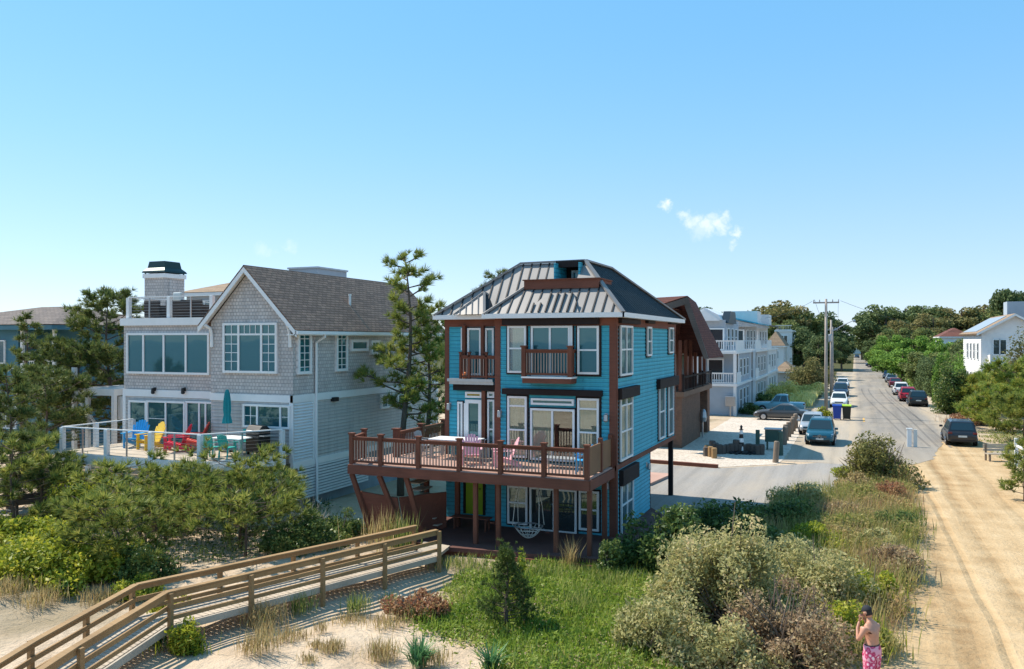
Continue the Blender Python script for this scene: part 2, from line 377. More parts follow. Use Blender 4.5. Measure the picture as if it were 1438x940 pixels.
for px, py, rad, op in [(935, 288, 9, .95), (962, 305, 10, .6), (975, 314, 13, .7), (994, 317, 13, .75), (1010, 315, 13, .8), (1002, 304, 9, .5), (1018, 305, 8, .55), (1033, 327, 8, .75), (1027, 343, 8, .45),
                        (984, 324, 14, .4), (368, 353, 10, .22), (408, 347, 9, .25), (380, 354, 8, .15)]:
    d = N.new('ShaderNodeVectorMath'); d.operation = 'DISTANCE'; L.new(add.outputs[0], d.inputs[0]); d.inputs[1].default_value = skydir(px, py)
    mr = N.new('ShaderNodeMapRange'); mr.interpolation_type = 'SMOOTHSTEP'; mr.inputs[1].default_value = rad / F_PX * .05; mr.inputs[2].default_value = rad / F_PX * 1.35
    mr.inputs[3].default_value = op * .72; mr.inputs[4].default_value = 0; L.new(d.outputs['Value'], mr.inputs[0])
    if acc is None: acc = mr.outputs[0]
    else:
        mx = N.new('ShaderNodeMath'); mx.operation = 'MAXIMUM'; L.new(acc, mx.inputs[0]); L.new(mr.outputs[0], mx.inputs[1]); acc = mx.outputs[0]
spz = N.new('ShaderNodeSeparateXYZ'); L.new(tc.outputs['Generated'], spz.inputs[0])
hz = N.new('ShaderNodeMapRange'); hz.interpolation_type = 'SMOOTHSTEP'; hz.inputs[1].default_value = -.02; hz.inputs[2].default_value = .40; L.new(spz.outputs[2], hz.inputs[0])
grad = ramp(N, L, hz.outputs[0], [(0, (1.38, 1.88, 2.8)), (.3, (1.1, 1.88, 2.9)), (.62, (.78, 1.85, 3.0)), (1, (.5, 1.72, 2.9))])
pale = N.new('ShaderNodeMix'); pale.data_type = 'RGBA'; pale.inputs[0].default_value = .72; L.new(sky.outputs[0], pale.inputs[6]); L.new(grad, pale.inputs[7])
mix = N.new('ShaderNodeMix'); mix.data_type = 'RGBA'; L.new(acc, mix.inputs[0]); L.new(pale.outputs[2], mix.inputs[6]); mix.inputs[7].default_value = (4.3, 4.3, 4.4, 1)
L.new(mix.outputs[2], bg.inputs[0])
cam = bpy.data.cameras.new('camera'); co = bpy.data.objects.new('camera', cam); COL.objects.link(co); sc.camera = co
cam.sensor_width = 36; cam.lens = F_PX / 1438 * 36; cam.clip_end = 5000; cam.shift_y = (470 - HY) / 1438 * -1
co.location = (0, 0, EYE); co.rotation_euler = (R(90), 0, YAW)
sc.view_settings.view_transform = 'Standard'; sc.view_settings.look = 'None'; sc.view_settings.gamma = 1; sc.view_settings.exposure = .98
sc.cycles.max_bounces = 6; sc.cycles.transparent_max_bounces = 12; sc.cycles.diffuse_bounces = 3; sc.cycles.caustics_reflective = False; sc.cycles.caustics_refractive = False

# ================================================================== GROUND
def ground_mat():
    m, nt, N, L, P, O = newmat('sand_ground')
    v = coord(N, L)
    a = noise(N, L, .55, 7, .62, v); f = noise(N, L, 6., 6, .7, v); big = noise(N, L, .11, 4, .5, v)
    sand = ramp(N, L, a, [(.3, (.42, .315, .215)), (.5, (.52, .40, .285)), (.7, (.60, .48, .355))])
    soil = ramp(N, L, f, [(.3, (.05, .055, .025)), (.7, (.11, .105, .045))])
    sp = N.new('ShaderNodeSeparateXYZ'); L.new(v, sp.inputs[0])
    far = N.new('ShaderNodeMapRange'); far.inputs[1].default_value = 70; far.inputs[2].default_value = 120; L.new(sp.outputs[1], far.inputs[0])
    pt = N.new('ShaderNodeMapRange'); pt.inputs[1].default_value = .56; pt.inputs[2].default_value = .64; L.new(big, pt.inputs[0])
    mxx = N.new('ShaderNodeMath'); mxx.operation = 'MAXIMUM'; L.new(far.outputs[0], mxx.inputs[0]); 
    pm = N.new('ShaderNodeMath'); pm.operation = 'MULTIPLY'; pm.inputs[1].default_value = .45; L.new(pt.outputs[0], pm.inputs[0]); L.new(pm.outputs[0], mxx.inputs[1])
    mx = N.new('ShaderNodeMix'); mx.data_type = 'RGBA'; L.new(mxx.outputs[0], mx.inputs[0]); L.new(sand, mx.inputs[6]); L.new(soil, mx.inputs[7])
    L.new(mx.outputs[2], P.inputs['Base Color']); P.inputs['Roughness'].default_value = .95; P.inputs['Specular IOR Level'].default_value = .1
    h = N.new('ShaderNodeMath'); h.operation = 'ADD'; L.new(noise(N, L, 1.7, 6, .6, v), h.inputs[0])
    h2 = N.new('ShaderNodeMath'); h2.operation = 'MULTIPLY'; h2.inputs[1].default_value = .35; L.new(noise(N, L, 9, 5, .6, v), h2.inputs[0]); L.new(h2.outputs[0], h.inputs[1])
    L.new(bump(N, L, h.outputs[0], .16), P.inputs['Normal']); return m
def track_mat():
    m, nt, N, L, P, O = newmat('tracked_yellow_sand')
    v = coord(N, L); sp = N.new('ShaderNodeSeparateXYZ'); L.new(v, sp.inputs[0])
    wob = noise(N, L, .09, 2, .5, coord(N, L, .3, 1, 1))
    xx = N.new('ShaderNodeMath'); xx.operation = 'MULTIPLY_ADD'; xx.inputs[1].default_value = .7; L.new(wob, xx.inputs[0]); L.new(sp.outputs[0], xx.inputs[2])
    cb = N.new('ShaderNodeCombineXYZ'); L.new(xx.outputs[0], cb.inputs[0])
    y2 = N.new('ShaderNodeMath'); y2.operation = 'MULTIPLY'; y2.inputs[1].default_value = .03; L.new(sp.outputs[1], y2.inputs[0]); L.new(y2.outputs[0], cb.inputs[1])
    tr = noise(N, L, .85, 4, .55, cb.outputs[0]); a = noise(N, L, .7, 7, .65, v)
    mx = N.new('ShaderNodeMath'); mx.operation = 'ADD'; L.new(tr, mx.inputs[0]); L.new(a, mx.inputs[1])
    hf = N.new('ShaderNodeMath'); hf.operation = 'MULTIPLY'; hf.inputs[1].default_value = .5; L.new(mx.outputs[0], hf.inputs[0])
    rut = None
    for c_, w_ in ((3.0, .5), (4.6, .45), (3.6, .2), (6.6, .4)):
        d = N.new('ShaderNodeMath'); d.operation = 'SUBTRACT'; d.inputs[1].default_value = c_; L.new(xx.outputs[0], d.inputs[0]); ab = N.new('ShaderNodeMath'); ab.operation = 'ABSOLUTE'; L.new(d.outputs[0], ab.inputs[0])
        mr = N.new('ShaderNodeMapRange'); mr.inputs[1].default_value = w_; mr.inputs[2].default_value = 0; L.new(ab.outputs[0], mr.inputs[0])
        if rut is None: rut = mr.outputs[0]
        else: q_ = N.new('ShaderNodeMath'); q_.operation = 'MAXIMUM'; L.new(rut, q_.inputs[0]); L.new(mr.outputs[0], q_.inputs[1]); rut = q_.outputs[0]
    rm = N.new('ShaderNodeMath'); rm.operation = 'MULTIPLY'; L.new(rut, rm.inputs[0]); L.new(noise(N, L, .9, 5, .7, v), rm.inputs[1])
    sb2 = N.new('ShaderNodeMath'); sb2.operation = 'MULTIPLY_ADD'; sb2.inputs[1].default_value = -.16; L.new(rm.outputs[0], sb2.inputs[0]); L.new(hf.outputs[0], sb2.inputs[2]); hf = sb2
    L.new(ramp(N, L, hf.outputs[0], [(.34, (.33, .21, .105)), (.44, (.43, .295, .16)), (.54, (.51, .365, .21)), (.66, (.58, .435, .27))]), P.inputs['Base Color'])
    P.inputs['Roughness'].default_value = .95; P.inputs['Specular IOR Level'].default_value = .1
    s = N.new('ShaderNodeMath'); s.operation = 'MULTIPLY_ADD'; s.inputs[1].default_value = .7; L.new(tr, s.inputs[0]); 
    f = N.new('ShaderNodeMath'); f.operation = 'MULTIPLY'; f.inputs[1].default_value = .5; L.new(noise(N, L, 5, 6, .65, v), f.inputs[0]); L.new(f.outputs[0], s.inputs[2])
    s3 = N.new('ShaderNodeMath'); s3.operation = 'MULTIPLY_ADD'; s3.inputs[1].default_value = -.35; L.new(rut, s3.inputs[0]); L.new(s.outputs[0], s3.inputs[2])
    L.new(bump(N, L, s3.outputs[0], .14), P.inputs['Normal']); return m
def asphalt_mat(name, c, sand_amt=.5, edge=False):
    m, nt, N, L, P, O = newmat(name); v = coord(N, L)
    n = noise(N, L, 11, 6, .75, v); big = noise(N, L, .35, 6, .65, coord(N, L, 1, .25, 1))
    st = noise(N, L, 1.1, 5, .65, coord(N, L, 1.3, .035, 1)); mm = N.new('ShaderNodeMath'); mm.operation = 'MULTIPLY_ADD'; mm.inputs[1].default_value = .8; L.new(st, mm.inputs[0]); L.new(n, mm.inputs[2])
    hh = N.new('ShaderNodeMath'); hh.operation = 'DIVIDE'; hh.inputs[1].default_value = 1.8; L.new(mm.outputs[0], hh.inputs[0])
    a = ramp(N, L, hh.outputs[0], [(.36, vary(c, .68)), (.5, c), (.64, vary(c, 1.22))])
    mr = N.new('ShaderNodeMapRange'); mr.inputs[1].default_value = .46; mr.inputs[2].default_value = .68; mr.inputs[4].default_value = sand_amt; L.new(big, mr.inputs[0])
    fac = mr.outputs[0]
    if edge:
        sp = N.new('ShaderNodeSeparateXYZ'); L.new(v, sp.inputs[0])
        d = N.new('ShaderNodeMath'); d.operation = 'SUBTRACT'; d.inputs[1].default_value = 3.3; L.new(sp.outputs[0], d.inputs[0])
        ab = N.new('ShaderNodeMath'); ab.operation = 'ABSOLUTE'; L.new(d.outputs[0], ab.inputs[0])
        wn = N.new('ShaderNodeMath'); wn.operation = 'MULTIPLY_ADD'; wn.inputs[1].default_value = 2.2; L.new(big, wn.inputs[0]); L.new(ab.outputs[0], wn.inputs[2])
        e1 = N.new('ShaderNodeMapRange'); e1.inputs[1].default_value = 3.7; e1.inputs[2].default_value = 4.5; e1.inputs[4].default_value = .8; L.new(wn.outputs[0], e1.inputs[0])
        near = N.new('ShaderNodeMapRange'); near.inputs[1].default_value = 61; near.inputs[2].default_value = 52; L.new(sp.outputs[1], near.inputs[0])
        nm = N.new('ShaderNodeMath'); nm.operation = 'MULTIPLY'; L.new(near.outputs[0], nm.inputs[0]); L.new(big, nm.inputs[1])
        m1 = N.new('ShaderNodeMath'); m1.operation = 'MAXIMUM'; L.new(fac, m1.inputs[0]); L.new(e1.outputs[0], m1.inputs[1])
        m2 = N.new('ShaderNodeMath'); m2.operation = 'MAXIMUM'; L.new(m1.outputs[0], m2.inputs[0]); L.new(nm.outputs[0], m2.inputs[1]); fac = m2.outputs[0]
    mx = N.new('ShaderNodeMix'); mx.data_type = 'RGBA'; L.new(fac, mx.inputs[0]); L.new(a, mx.inputs[6]); mx.inputs[7].default_value = (.46, .37, .27, 1)
    L.new(mx.outputs[2], P.inputs['Base Color']); P.inputs['Roughness'].default_value = .9; P.inputs['Specular IOR Level'].default_value = .15
    L.new(bump(N, L, n, .02), P.inputs['Normal']); return m
def gravel_mat():
    m, nt, N, L, P, O = newmat('pale_pebbles'); v = coord(N, L)
    vo = N.new('ShaderNodeTexVoronoi'); vo.inputs['Scale'].default_value = 9; L.new(v, vo.inputs['Vector'])
    b = N.new('ShaderNodeMath'); b.operation = 'MULTIPLY'; b.inputs[1].default_value = .5; L.new(noise(N, L, .5, 6, .7, v), b.inputs[0])
    sp = N.new('ShaderNodeSeparateColor'); L.new(vo.outputs['Color'], sp.inputs[0])
    ad = N.new('ShaderNodeMath'); ad.operation = 'MULTIPLY_ADD'; ad.inputs[1].default_value = .5; L.new(sp.outputs[0], ad.inputs[0]); L.new(b.outputs[0], ad.inputs[2])
    L.new(ramp(N, L, ad.outputs[0], [(.15, (.36, .29, .22)), (.45, (.52, .44, .36)), (.8, (.66, .58, .49))]), P.inputs['Base Color']); P.inputs['Roughness'].default_value = .9
    L.new(bump(N, L, vo.outputs['Distance'], .04, .8), P.inputs['Normal']); return m
M['ground'] = ground_mat()
gx = np.arange(-60, 20.01, .4); gy = np.arange(2, 60.01, .4)
mb = MB()
for y in gy:
    for x in gx: mb.v.append((float(x), float(y), hgt(float(x), float(y))))
nx, ny = len(gx), len(gy)
for j in range(ny - 1):
    for i in range(nx - 1): a = j * nx + i; mb.f.append((a, a + 1, a + nx + 1, a + nx))
x0, x1, y0, y1 = float(gx[0]), float(gx[-1]), float(gy[0]), float(gy[-1]); B = 2600
mb.quad([(-B, -45, 0), (B, -45, 0), (B, y0, 0), (-B, y0, 0)]).quad([(-B, y1, 0), (B, y1, 0), (B, B, 0), (-B, B, 0)])
mb.quad([(-B, y0, 0), (x0, y0, 0), (x0, y1, 0), (-B, y1, 0)]).quad([(x1, y0, 0), (B, y0, 0), (B, y1, 0), (x1, y1, 0)])
structure(mb.build('ground', M['ground'], smooth=True))
m, nt, N, L, P, O = newmat('sea_water'); P.inputs['Base Color'].default_value = (.01, .07, .085, 1); P.inputs['Roughness'].default_value = .12
L.new(bump(N, L, noise(N, L, .5, 6, .6, coord(N, L)), .4), P.inputs['Normal'])
structure(MB().quad([(-B, -B, -.6), (B, -B, -.6), (B, -44.9, -.6), (-B, -44.9, -.6)]).build('sea', m))

def sheet(name, poly, z, mat, jit=.15, step=.6, seed=1):
    rg = random.Random(seed); pts = []
    for i, (x, y) in enumerate(poly):
        x2, y2 = poly[(i + 1) % len(poly)]; d = math.hypot(x2 - x, y2 - y); n = max(1, int(min(d / step, 160)))
        for k in range(n):
            t = k / n; pts.append((x + (x2 - x) * t + rg.uniform(-jit, jit), y + (y2 - y) * t + rg.uniform(-jit, jit), z))
    return structure(MB().quad(pts).build(name, mat))
sheet('sand_path', [(.4, 4), (9.5, 4), (9.3, 30), (8.6, 45), (8.2, 58), (8.6, 75), (7.2, 80), (3, 62), (2.2, 50), (1.6, 36), (.6, 24)], .004, track_mat(), .12, .5)
M['asphalt'] = asphalt_mat('sandy_asphalt', (.245, .22, .192), .45, True)
sheet('road', [(-.4, 50.2), (3.0, 52.6), (4.3, 55), (5.6, 64), (6.7, 76), (6.8, 110), (6.6, 430), (-.2, 430), (-.4, 110)], .016, M['asphalt'], .1, .7)
sheet('gravel_shoulder', [(-3.9, 51.3), (-.2, 51.3), (-.2, 200), (-3.6, 200), (-3.9, 110)], .008, asphalt_mat('gravelly_shoulder', (.36, .31, .25), .8), .12, .7, 4)
sheet('sand_shoulder', [(6.5, 72), (9.3, 72), (9.4, 200), (6.5, 200)], .008, asphalt_mat('pale_shoulder', (.40, .33, .25), .9), .12, .7, 5)
sheet('driveway', [(-14, 32), (-7.4, 30), (-2.4, 37), (-.2, 41.5), (-.2, 51.2), (-2, 51.2), (-4.1, 49.2), (-7.2, 46.8), (-11, 47.1), (-15, 47)], .012, asphalt_mat('worn_grey_driveway', (.29, .27, .25), .4), .05, .7, 6)
sheet('gravel_yard', [(-15, 47.75), (-11, 47.75), (-7.2, 47.2), (-4.2, 49.6), (-3.95, 51.3), (-3.8, 80), (-10.5, 78), (-10.6, 62), (-15, 62)], .016, gravel_mat(), .05, .7, 7)
sheet('side_street', [(-40, 80.5), (-3.9, 80.5), (-3.9, 89), (-40, 89)], .012, asphalt_mat('parking_asphalt', (.22, .22, .22), .3), .05, 1, 8)
m = paint('orange_road_paint', (.6, .35, .1), .8, .2, 5)
p = g(1213, 590); structure(MB().quad([(p[0] - .08, p[1] - 2, .021), (p[0] + .08, p[1] - 2, .021), (p[0] + .08, p[1] + 2, .021), (p[0] - .08, p[1] + 2, .021)]).build('road_marking', m))
# tarred crack lines across the asphalt
m = flat('crack_tar', (.05, .05, .05), .9); mb = MB()
for yy, x0, x1 in ((78, .5, 6.6), (121, 1., 6.5)):
    for k in range(12):
        a = x0 + (x1 - x0) * k / 12; b = x0 + (x1 - x0) * (k + 1) / 12; ya = yy + .3 * math.sin(k * 1.7); yb = yy + .3 * math.sin(k * 1.7 + 1.7)
        mb.quad([(a, ya - .05, .02), (b, yb - .05, .02), (b, yb + .05, .02), (a, ya + .05, .02)])
structure(mb.build('road_crack', m))

m = asphalt_mat('tyre_darkened_asphalt', (.17, .155, .14), .35)
for off in (0, .9, 2.4, 3.2):
    mb = MB(); P = []
    for k in range(25):
        t = k / 24; y = 62 + t * 70; x = 1.2 + off + 2.6 * (1 - t) ** 2 * (1 if off < 2 else .6) + .25 * math.sin(t * 5); P.append((x, y))
    for (xa, ya), (xb, yb) in zip(P, P[1:]): mb.quad([(xa - .09, ya, .0225), (xa + .09, ya, .0225), (xb + .09, yb, .0225), (xb - .09, yb, .0225)])
    structure(mb.build('tyre_mark', m))
# ================================================================== HOUSE HELPERS
def TY(Y): return lambda u, w, d: (u, Y - d, w)
def TX(X): return lambda u, w, d: (X + d, u, w)
def TXN(X): return lambda u, w, d: (X - d, u, w)
def tbox(mb, T, u0, u1, w0, w1, d0, d1):
    a, b = T(u0, w0, d0), T(u1, w1, d1); mb.box(*a, *b); return mb
def lap(mb, T, u0, u1, z0, z1, h=.15, out=.034):
    n = max(1, round((z1 - z0) / h)); h = (z1 - z0) / n
    for i in range(n):
        a, b = z0 + i * h, z0 + (i + 1) * h
        mb.quad([T(u0, a, out), T(u1, a, out), T(u1, b, .004), T(u0, b, .004)])
        mb.quad([T(u0, a, .0), T(u1, a, .0), T(u1, a, out), T(u0, a, out)])
def window(parent, T, u0, u1, z0, z1, cols=(), rows=(), grid=None, fw=.075, frame=None, pane=None, name='window', dep=.12, trim=None, tw=.09, curtain=None):
    frame = frame or M['white']; pane = pane or M['pane']
    if u0 > u1: u0, u1 = u1, u0
    fr = MB()
    tbox(fr, T, u0, u1, z0, z0 + fw, .0, dep); tbox(fr, T, u0, u1, z1 - fw, z1, 0, dep)
    tbox(fr, T, u0, u0 + fw, z0 + fw, z1 - fw, 0, dep); tbox(fr, T, u1 - fw, u1, z0 + fw, z1 - fw, 0, dep)
    W_, H_ = u1 - u0, z1 - z0
    for c in cols: tbox(fr, T, u0 + W_ * c - fw * .5, u0 + W_ * c + fw * .5, z0 + fw, z1 - fw, .0, dep - .012)
    for r_ in rows:
        if isinstance(r_, tuple): q, ca, cb = r_
        else: q, ca, cb = r_, 0, 1
        tbox(fr, T, u0 + W_ * ca + fw * .5, u0 + W_ * cb - fw * .5, z0 + H_ * q - fw * .4, z0 + H_ * q + fw * .4, .0, dep - .02)
    if grid:
        for (ca, cb, ra, rb, nx_, ny_) in grid:
            a, b, c, d = u0 + W_ * ca, u0 + W_ * cb, z0 + H_ * ra, z0 + H_ * rb
            for i in range(1, nx_): x = a + (b - a) * i / nx_; tbox(fr, T, x - .014, x + .014, c, d, .0, dep - .03)
            for i in range(1, ny_): z = c + (d - c) * i / ny_; tbox(fr, T, a, b, z - .014, z + .014, .0, dep - .034)
    w = fr.build(name, frame, parent)
    pn = MB(); tbox(pn, T, u0 + fw * .6, u1 - fw * .6, z0 + fw * .6, z1 - fw * .6, .056, .066)
    if curtain:
        pn.build('pane', M['clear'], w)
        bk = MB(); tbox(bk, T, u0 + .03, u1 - .03, z0 + .03, z1 - .03, .001, .037); bk.build('dark_room', M['interior'], w)
        for ca, cb in curtain:
            a, b = u0 + W_ * ca, u0 + W_ * cb; n = max(6, int((b - a) / .03)); cm = MB()
            for i in range(n):
                p, q = a + (b - a) * i / n, a + (b - a) * (i + 1) / n
                d0, d1 = .0465 + .007 * math.sin(i * 1.15), .0465 + .007 * math.sin((i + 1) * 1.15)
                cm.quad([T(p, z0 + fw, d0), T(q, z0 + fw, d1), T(q, z1 - fw, d1), T(p, z1 - fw, d0)])
            cm.build('curtain', M['curtain'], w)
    else: pn.build('pane', pane, w)
    if trim:
        t = MB(); tbox(t, T, u0 - tw, u0 - .003, z0 - tw, z1 + tw, 0, .06); tbox(t, T, u1 + .003, u1 + tw, z0 - tw, z1 + tw, 0, .06)
        tbox(t, T, u0 - .003, u1 + .003, z0 - tw, z0 - .003, 0, .075); tbox(t, T, u0 - .003, u1 + .003, z1 + .003, z1 + tw, 0, .06)
        t.build('trim', trim, w)
    return w
def railing(parent, a, b, h=1., bal=.13, mat=None, posts=(), pw=.12, name='railing', bw=.035, topw=.12, lift=.09, postmat=None, balmat=None):
    a, b = Vector(a), Vector(b); d = b - a; Ln = d.length
    mb = MB(); up = Vector((0, 0, 1))
    mb.beam(a + up * (h - .03), b + up * (h - .03), topw, .05); mb.beam(a + up * (h - .09), b + up * (h - .09), .04, .09); mb.beam(a + up * lift, b + up * lift, .04, .08)
    n = int(Ln / bal); q = MB() if balmat else mb
    for i in range(1, n): p = a + d * i / n; q.beam(p + up * lift, p + up * (h - .1), bw, bw)
    o = mb.build(name, mat, parent)
    if balmat: q.build('picket', balmat, parent)
    for t in posts:
        p = a + d * t; pm = MB().box(p.x - pw / 2, p.y - pw / 2, p.z - .02, p.x + pw / 2, p.y + pw / 2, p.z + h + .08)
        pm.box(p.x - pw * .7, p.y - pw * .7, p.z + h + .08, p.x + pw * .7, p.y + pw * .7, p.z + h + .13)
        pm.build('post', postmat or mat, parent)
    return o
def lamp_on_wall(parent, T, u, z, mat):
    mb = MB(); tbox(mb, T, u - .06, u + .06, z - .02, z + .16, 0, .04); c = T(u, z, .13)
    mb.lathe([(.02, .14), (.07, .12), (.085, -.1), (.05, -.14)], 10, c); return mb.build('wall_lamp', mat, parent, bevel=.006)

# ================================================================== BLUE HOUSE
XR, YB, YL, XB, XL = -7.75, 27.92, 28.6, -12.3, -14.75
bh = root('blue_house', 'turquoise three storey house with dark standing seam roof and wide red brown deck', 'house', (0, 0, 0))
w = MB()
w.box(XB, YB, .3, XR, 33.1, 2.7); w.box(XL, YL, .3, XB, 33.1, 2.7)
w.box(XB, YB, 2.7, XR, 38.2, 8.05); w.box(XL, YL, 2.7, XB, 38.2, 8.05)
lap(w, TY(YB), XB, XR, .3, 2.6); lap(w, TY(YB), XB, XR, 2.75, 7.75); lap(w, TY(YL), XL, XB, .3, 7.75)
lap(w, TX(XR), YB, 33.1, .32, 2.62); lap(w, TX(XR), YB, 38.2, 2.78, 7.7)
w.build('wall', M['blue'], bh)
t = MB()          # corner boards, frieze and belt boards
for T, u0, u1, z0, z1 in [(TY(YB), XR - .2, XR + .05, .3, 7.72), (TX(XR), YB - .03, YB + .2, .3, 7.72), (TY(YB), XB - .05, XB + .17, .3, 7.72), (TY(YL), XL - .04, XL + .14, 2.7, 7.72), (TX(XR), 38.0, 38.2, 2.75, 7.7)]:
    tbox(t, T, u0, u1, z0, z1, 0, .05)
tbox(t, TY(YB), XB - .05, XR + .06, 7.72, 8.06, .001, .065); tbox(t, TX(XR), YB - .06, 38.2, 7.7, 8.06, .001, .062); tbox(t, TY(YL), XL - .05, XB, 7.72, 8.06, 0, .06)
tbox(t, TX(XR), YB - .05, 38.2, 2.62, 2.8, 0, .06)
t.build('trim', M['red_board'], bh)
# roof
EZ = 8.12
rf = MB()
fr_, rr, bk, lf = 27.5, -7.35, 38.5, -15.1
A, Bp, Cp, Dp = (-12.0, 29.55, 10.14), (-9.35, 29.5, 10.16), (-9.35, 33.0, 10.16), (-12.0, 33.0, 10.14)
NL, NR = on_y(786, 380, 29.5)[0], on_y(818, 380, 29.5)[0]                                             # the opening of the roof terrace
rf.slab([(lf, 28.2, EZ), (XB - .35, 28.2, EZ), (NL - .02, 28.2 + .6, EZ + .93), (NL, 29.53, 10.14), A], .1)
rf.slab([(XB - .35, fr_, EZ), (rr, fr_, EZ), (-8.43, 28.58, 9.2), (-11.35, 28.58, 9.2)], .1)
rf.slab([(XB - .35, fr_, EZ), (-11.35, 28.58, 9.2), (-12.1, 29.0, 8.9), (XB - .35, 28.25, EZ)], .06)
rf.slab([(-8.43, 28.58, 9.2), Bp, (NR, 29.5, 10.16), (NR, 28.58, 9.2)], .08)
rf.slab([A, Bp, Cp, Dp], .08)
rf.slab([(lf, 28.2, EZ), A, Dp, (lf, bk, EZ)], .1)
rf.slab([(lf, bk, EZ), Dp, Cp, (rr, bk, EZ)], .1)
roof = rf.build('roof', M['metal'], bh)
rs = MB().slab([(rr, fr_, EZ), (rr, bk, EZ), Cp, Bp], .1).build('side_slope', paint('shade_darkened_metal', (.012, .022, .026), .7, .1, .6, .0, .15), roof)  # darker copy of the roof metal, with this slope's shade in its colour
sm = MB()
def seams(p0, p1, q0, q1, n, s=sm):
    p0, p1, q0, q1 = map(Vector, (p0, p1, q0, q1))
    for i in range(n + 1):
        t_ = i / n; s.beam(p0.lerp(p1, t_) + Vector((0, 0, .01)), q0.lerp(q1, t_) + Vector((0, 0, .01)), .06, .07)
fs = (10.14 - EZ) / (29.55 - 28.2)
for x in np.arange(lf + .35, NL, .36):                           # main slope
    ztop = 10.14 if x > -12.0 else EZ + (10.14 - EZ) * (x - lf) / (-12.0 - lf)
    ytop = 28.2 + (ztop - EZ) / fs
    zb, yb = (EZ, 28.2)
    if x > -12.2: zb = EZ + .75; yb = 28.2 + .75 / fs
    sm.beam((x, yb, zb + .02), (x, ytop, ztop + .012), .05, .045)
for x in np.arange(XB - .15, rr - .05, .36):
    zt = 9.2
    if x > -8.43: zt = EZ + (9.2 - EZ) * (rr - x) / (1.08)
    if x < -11.35: zt = EZ + (9.2 - EZ) * (x - (XB - .35)) / (-11.35 - XB + .35)
    sm.beam((x, fr_, EZ + .02), (x, fr_ + (zt - EZ), zt + .012), .05, .045)
for y in np.arange(fr_ + .4, bk, .42):
    zt = 10.16; yt = y
    x2 = Bp[0]
    if y < 29.5: x2 = rr - (y - fr_); zt = EZ + (y - fr_) * 1.02
    if y > 33: f_ = (bk - y) / (bk - 33.0); x2 = rr + (Cp[0] - rr) * f_; zt = EZ + (10.16 - EZ) * f_
    sm.beam((rr, y, EZ - .005), (x2, yt, zt - .005), .03, .03)
sm.build('seam', M['seam'], roof)
rc = MB()
for a, b in [((lf, 28.2, EZ), A), ((rr, fr_, EZ), (-8.43, 28.58, 9.22)), ((-8.43, 28.58, 9.22), Bp), (A, Bp), (Bp, Cp), (Cp, (rr, bk, EZ)), ((XB - .35, fr_, EZ), (-11.35, 28.58, 9.2))]:
    rc.beam(Vector(a) + Vector((0, 0, .05)), Vector(b) + Vector((0, 0, .05)), .16, .07)
rc.build('ridge_cap', M['metal'], roof)
# cricket and the raised hood of the bay roof
E1 = (on_y(637, 438, 27.95)[0], 27.95, EZ + .06); E2 = (on_y(680, 437, 27.95)[0], 27.95, EZ + .06); Aq = (*on_y(680, 410, 28.75), 0); Aq = (Aq[0], 28.75, Aq[1]); Rq = on_y(701, 423, 28.8); Rq = (Rq[0], 28.8, Rq[1])
Bq = (Aq[0] - .4, 29.3, Aq[2] + .05)
ck = MB().add([E1, E2, Aq, Bq], [(0, 1, 2), (0, 2, 3)]).build('cricket', M['metal'], roof); MB().add([E2, Rq, Aq], [(0, 1, 2)]).build('cricket_shaded_side', M['seam'], roof)  # right face of the cricket coloured black to paint its shadow
cs = MB()
for t_ in (.2, .4, .6, .8): cs.beam(Vector(E1).lerp(Vector(E2), t_), Vector(E1).lerp(Vector(Aq), t_) + Vector((0, 0, .02)), .035, .045)
cs.beam(E1, Aq, .08, .06).beam(E2, Aq, .1, .07).beam(Aq, Rq, .08, .06); cs.build('cricket_seam', M['metal'], roof)
hd = MB().slab([(-10.95, fr_ - .03, EZ + .06), (-8.95, fr_ - .03, EZ + .06), (-9.35, 28.15, EZ + .78), (-10.4, 28.15, EZ + .78)], .08).build('hood', M['metal'], roof)
hs = MB()
for i in range(7):
    x = -10.75 + i * .27; z1 = EZ + .78 if -10.4 < x < -9.35 else EZ + .4
    hs.beam((x, fr_ - .03, EZ + .09), (x, fr_ - .03 + (z1 - EZ - .06) * .9, z1 + .03), .045, .06)
hs.build('hood_seam', M['seam'], roof)
fa = MB(); fa.box(XB - .4, fr_ - .03, 8.0, rr + .03, fr_ + .02, 8.17).box(rr - .02, fr_ - .03, 8.0, rr + .03, bk, 8.17).box(lf - .03, 28.17, 8.0, XB - .35, 28.22, 8.17).box(XB - .42, fr_, 8.0, XB - .37, 28.2, 8.17).box(lf - .03, 28.2, 8.0, lf + .02, bk, 8.17)
fa.box(XB - .37, fr_ + .02, 8.0, rr - .02, YB, 8.03).box(XR, YB, 8.0, rr - .02, bk, 8.03).box(lf, 28.22, 8.0, XB - .3, YL, 8.03)
fa.build('fascia', M['white'], bh)
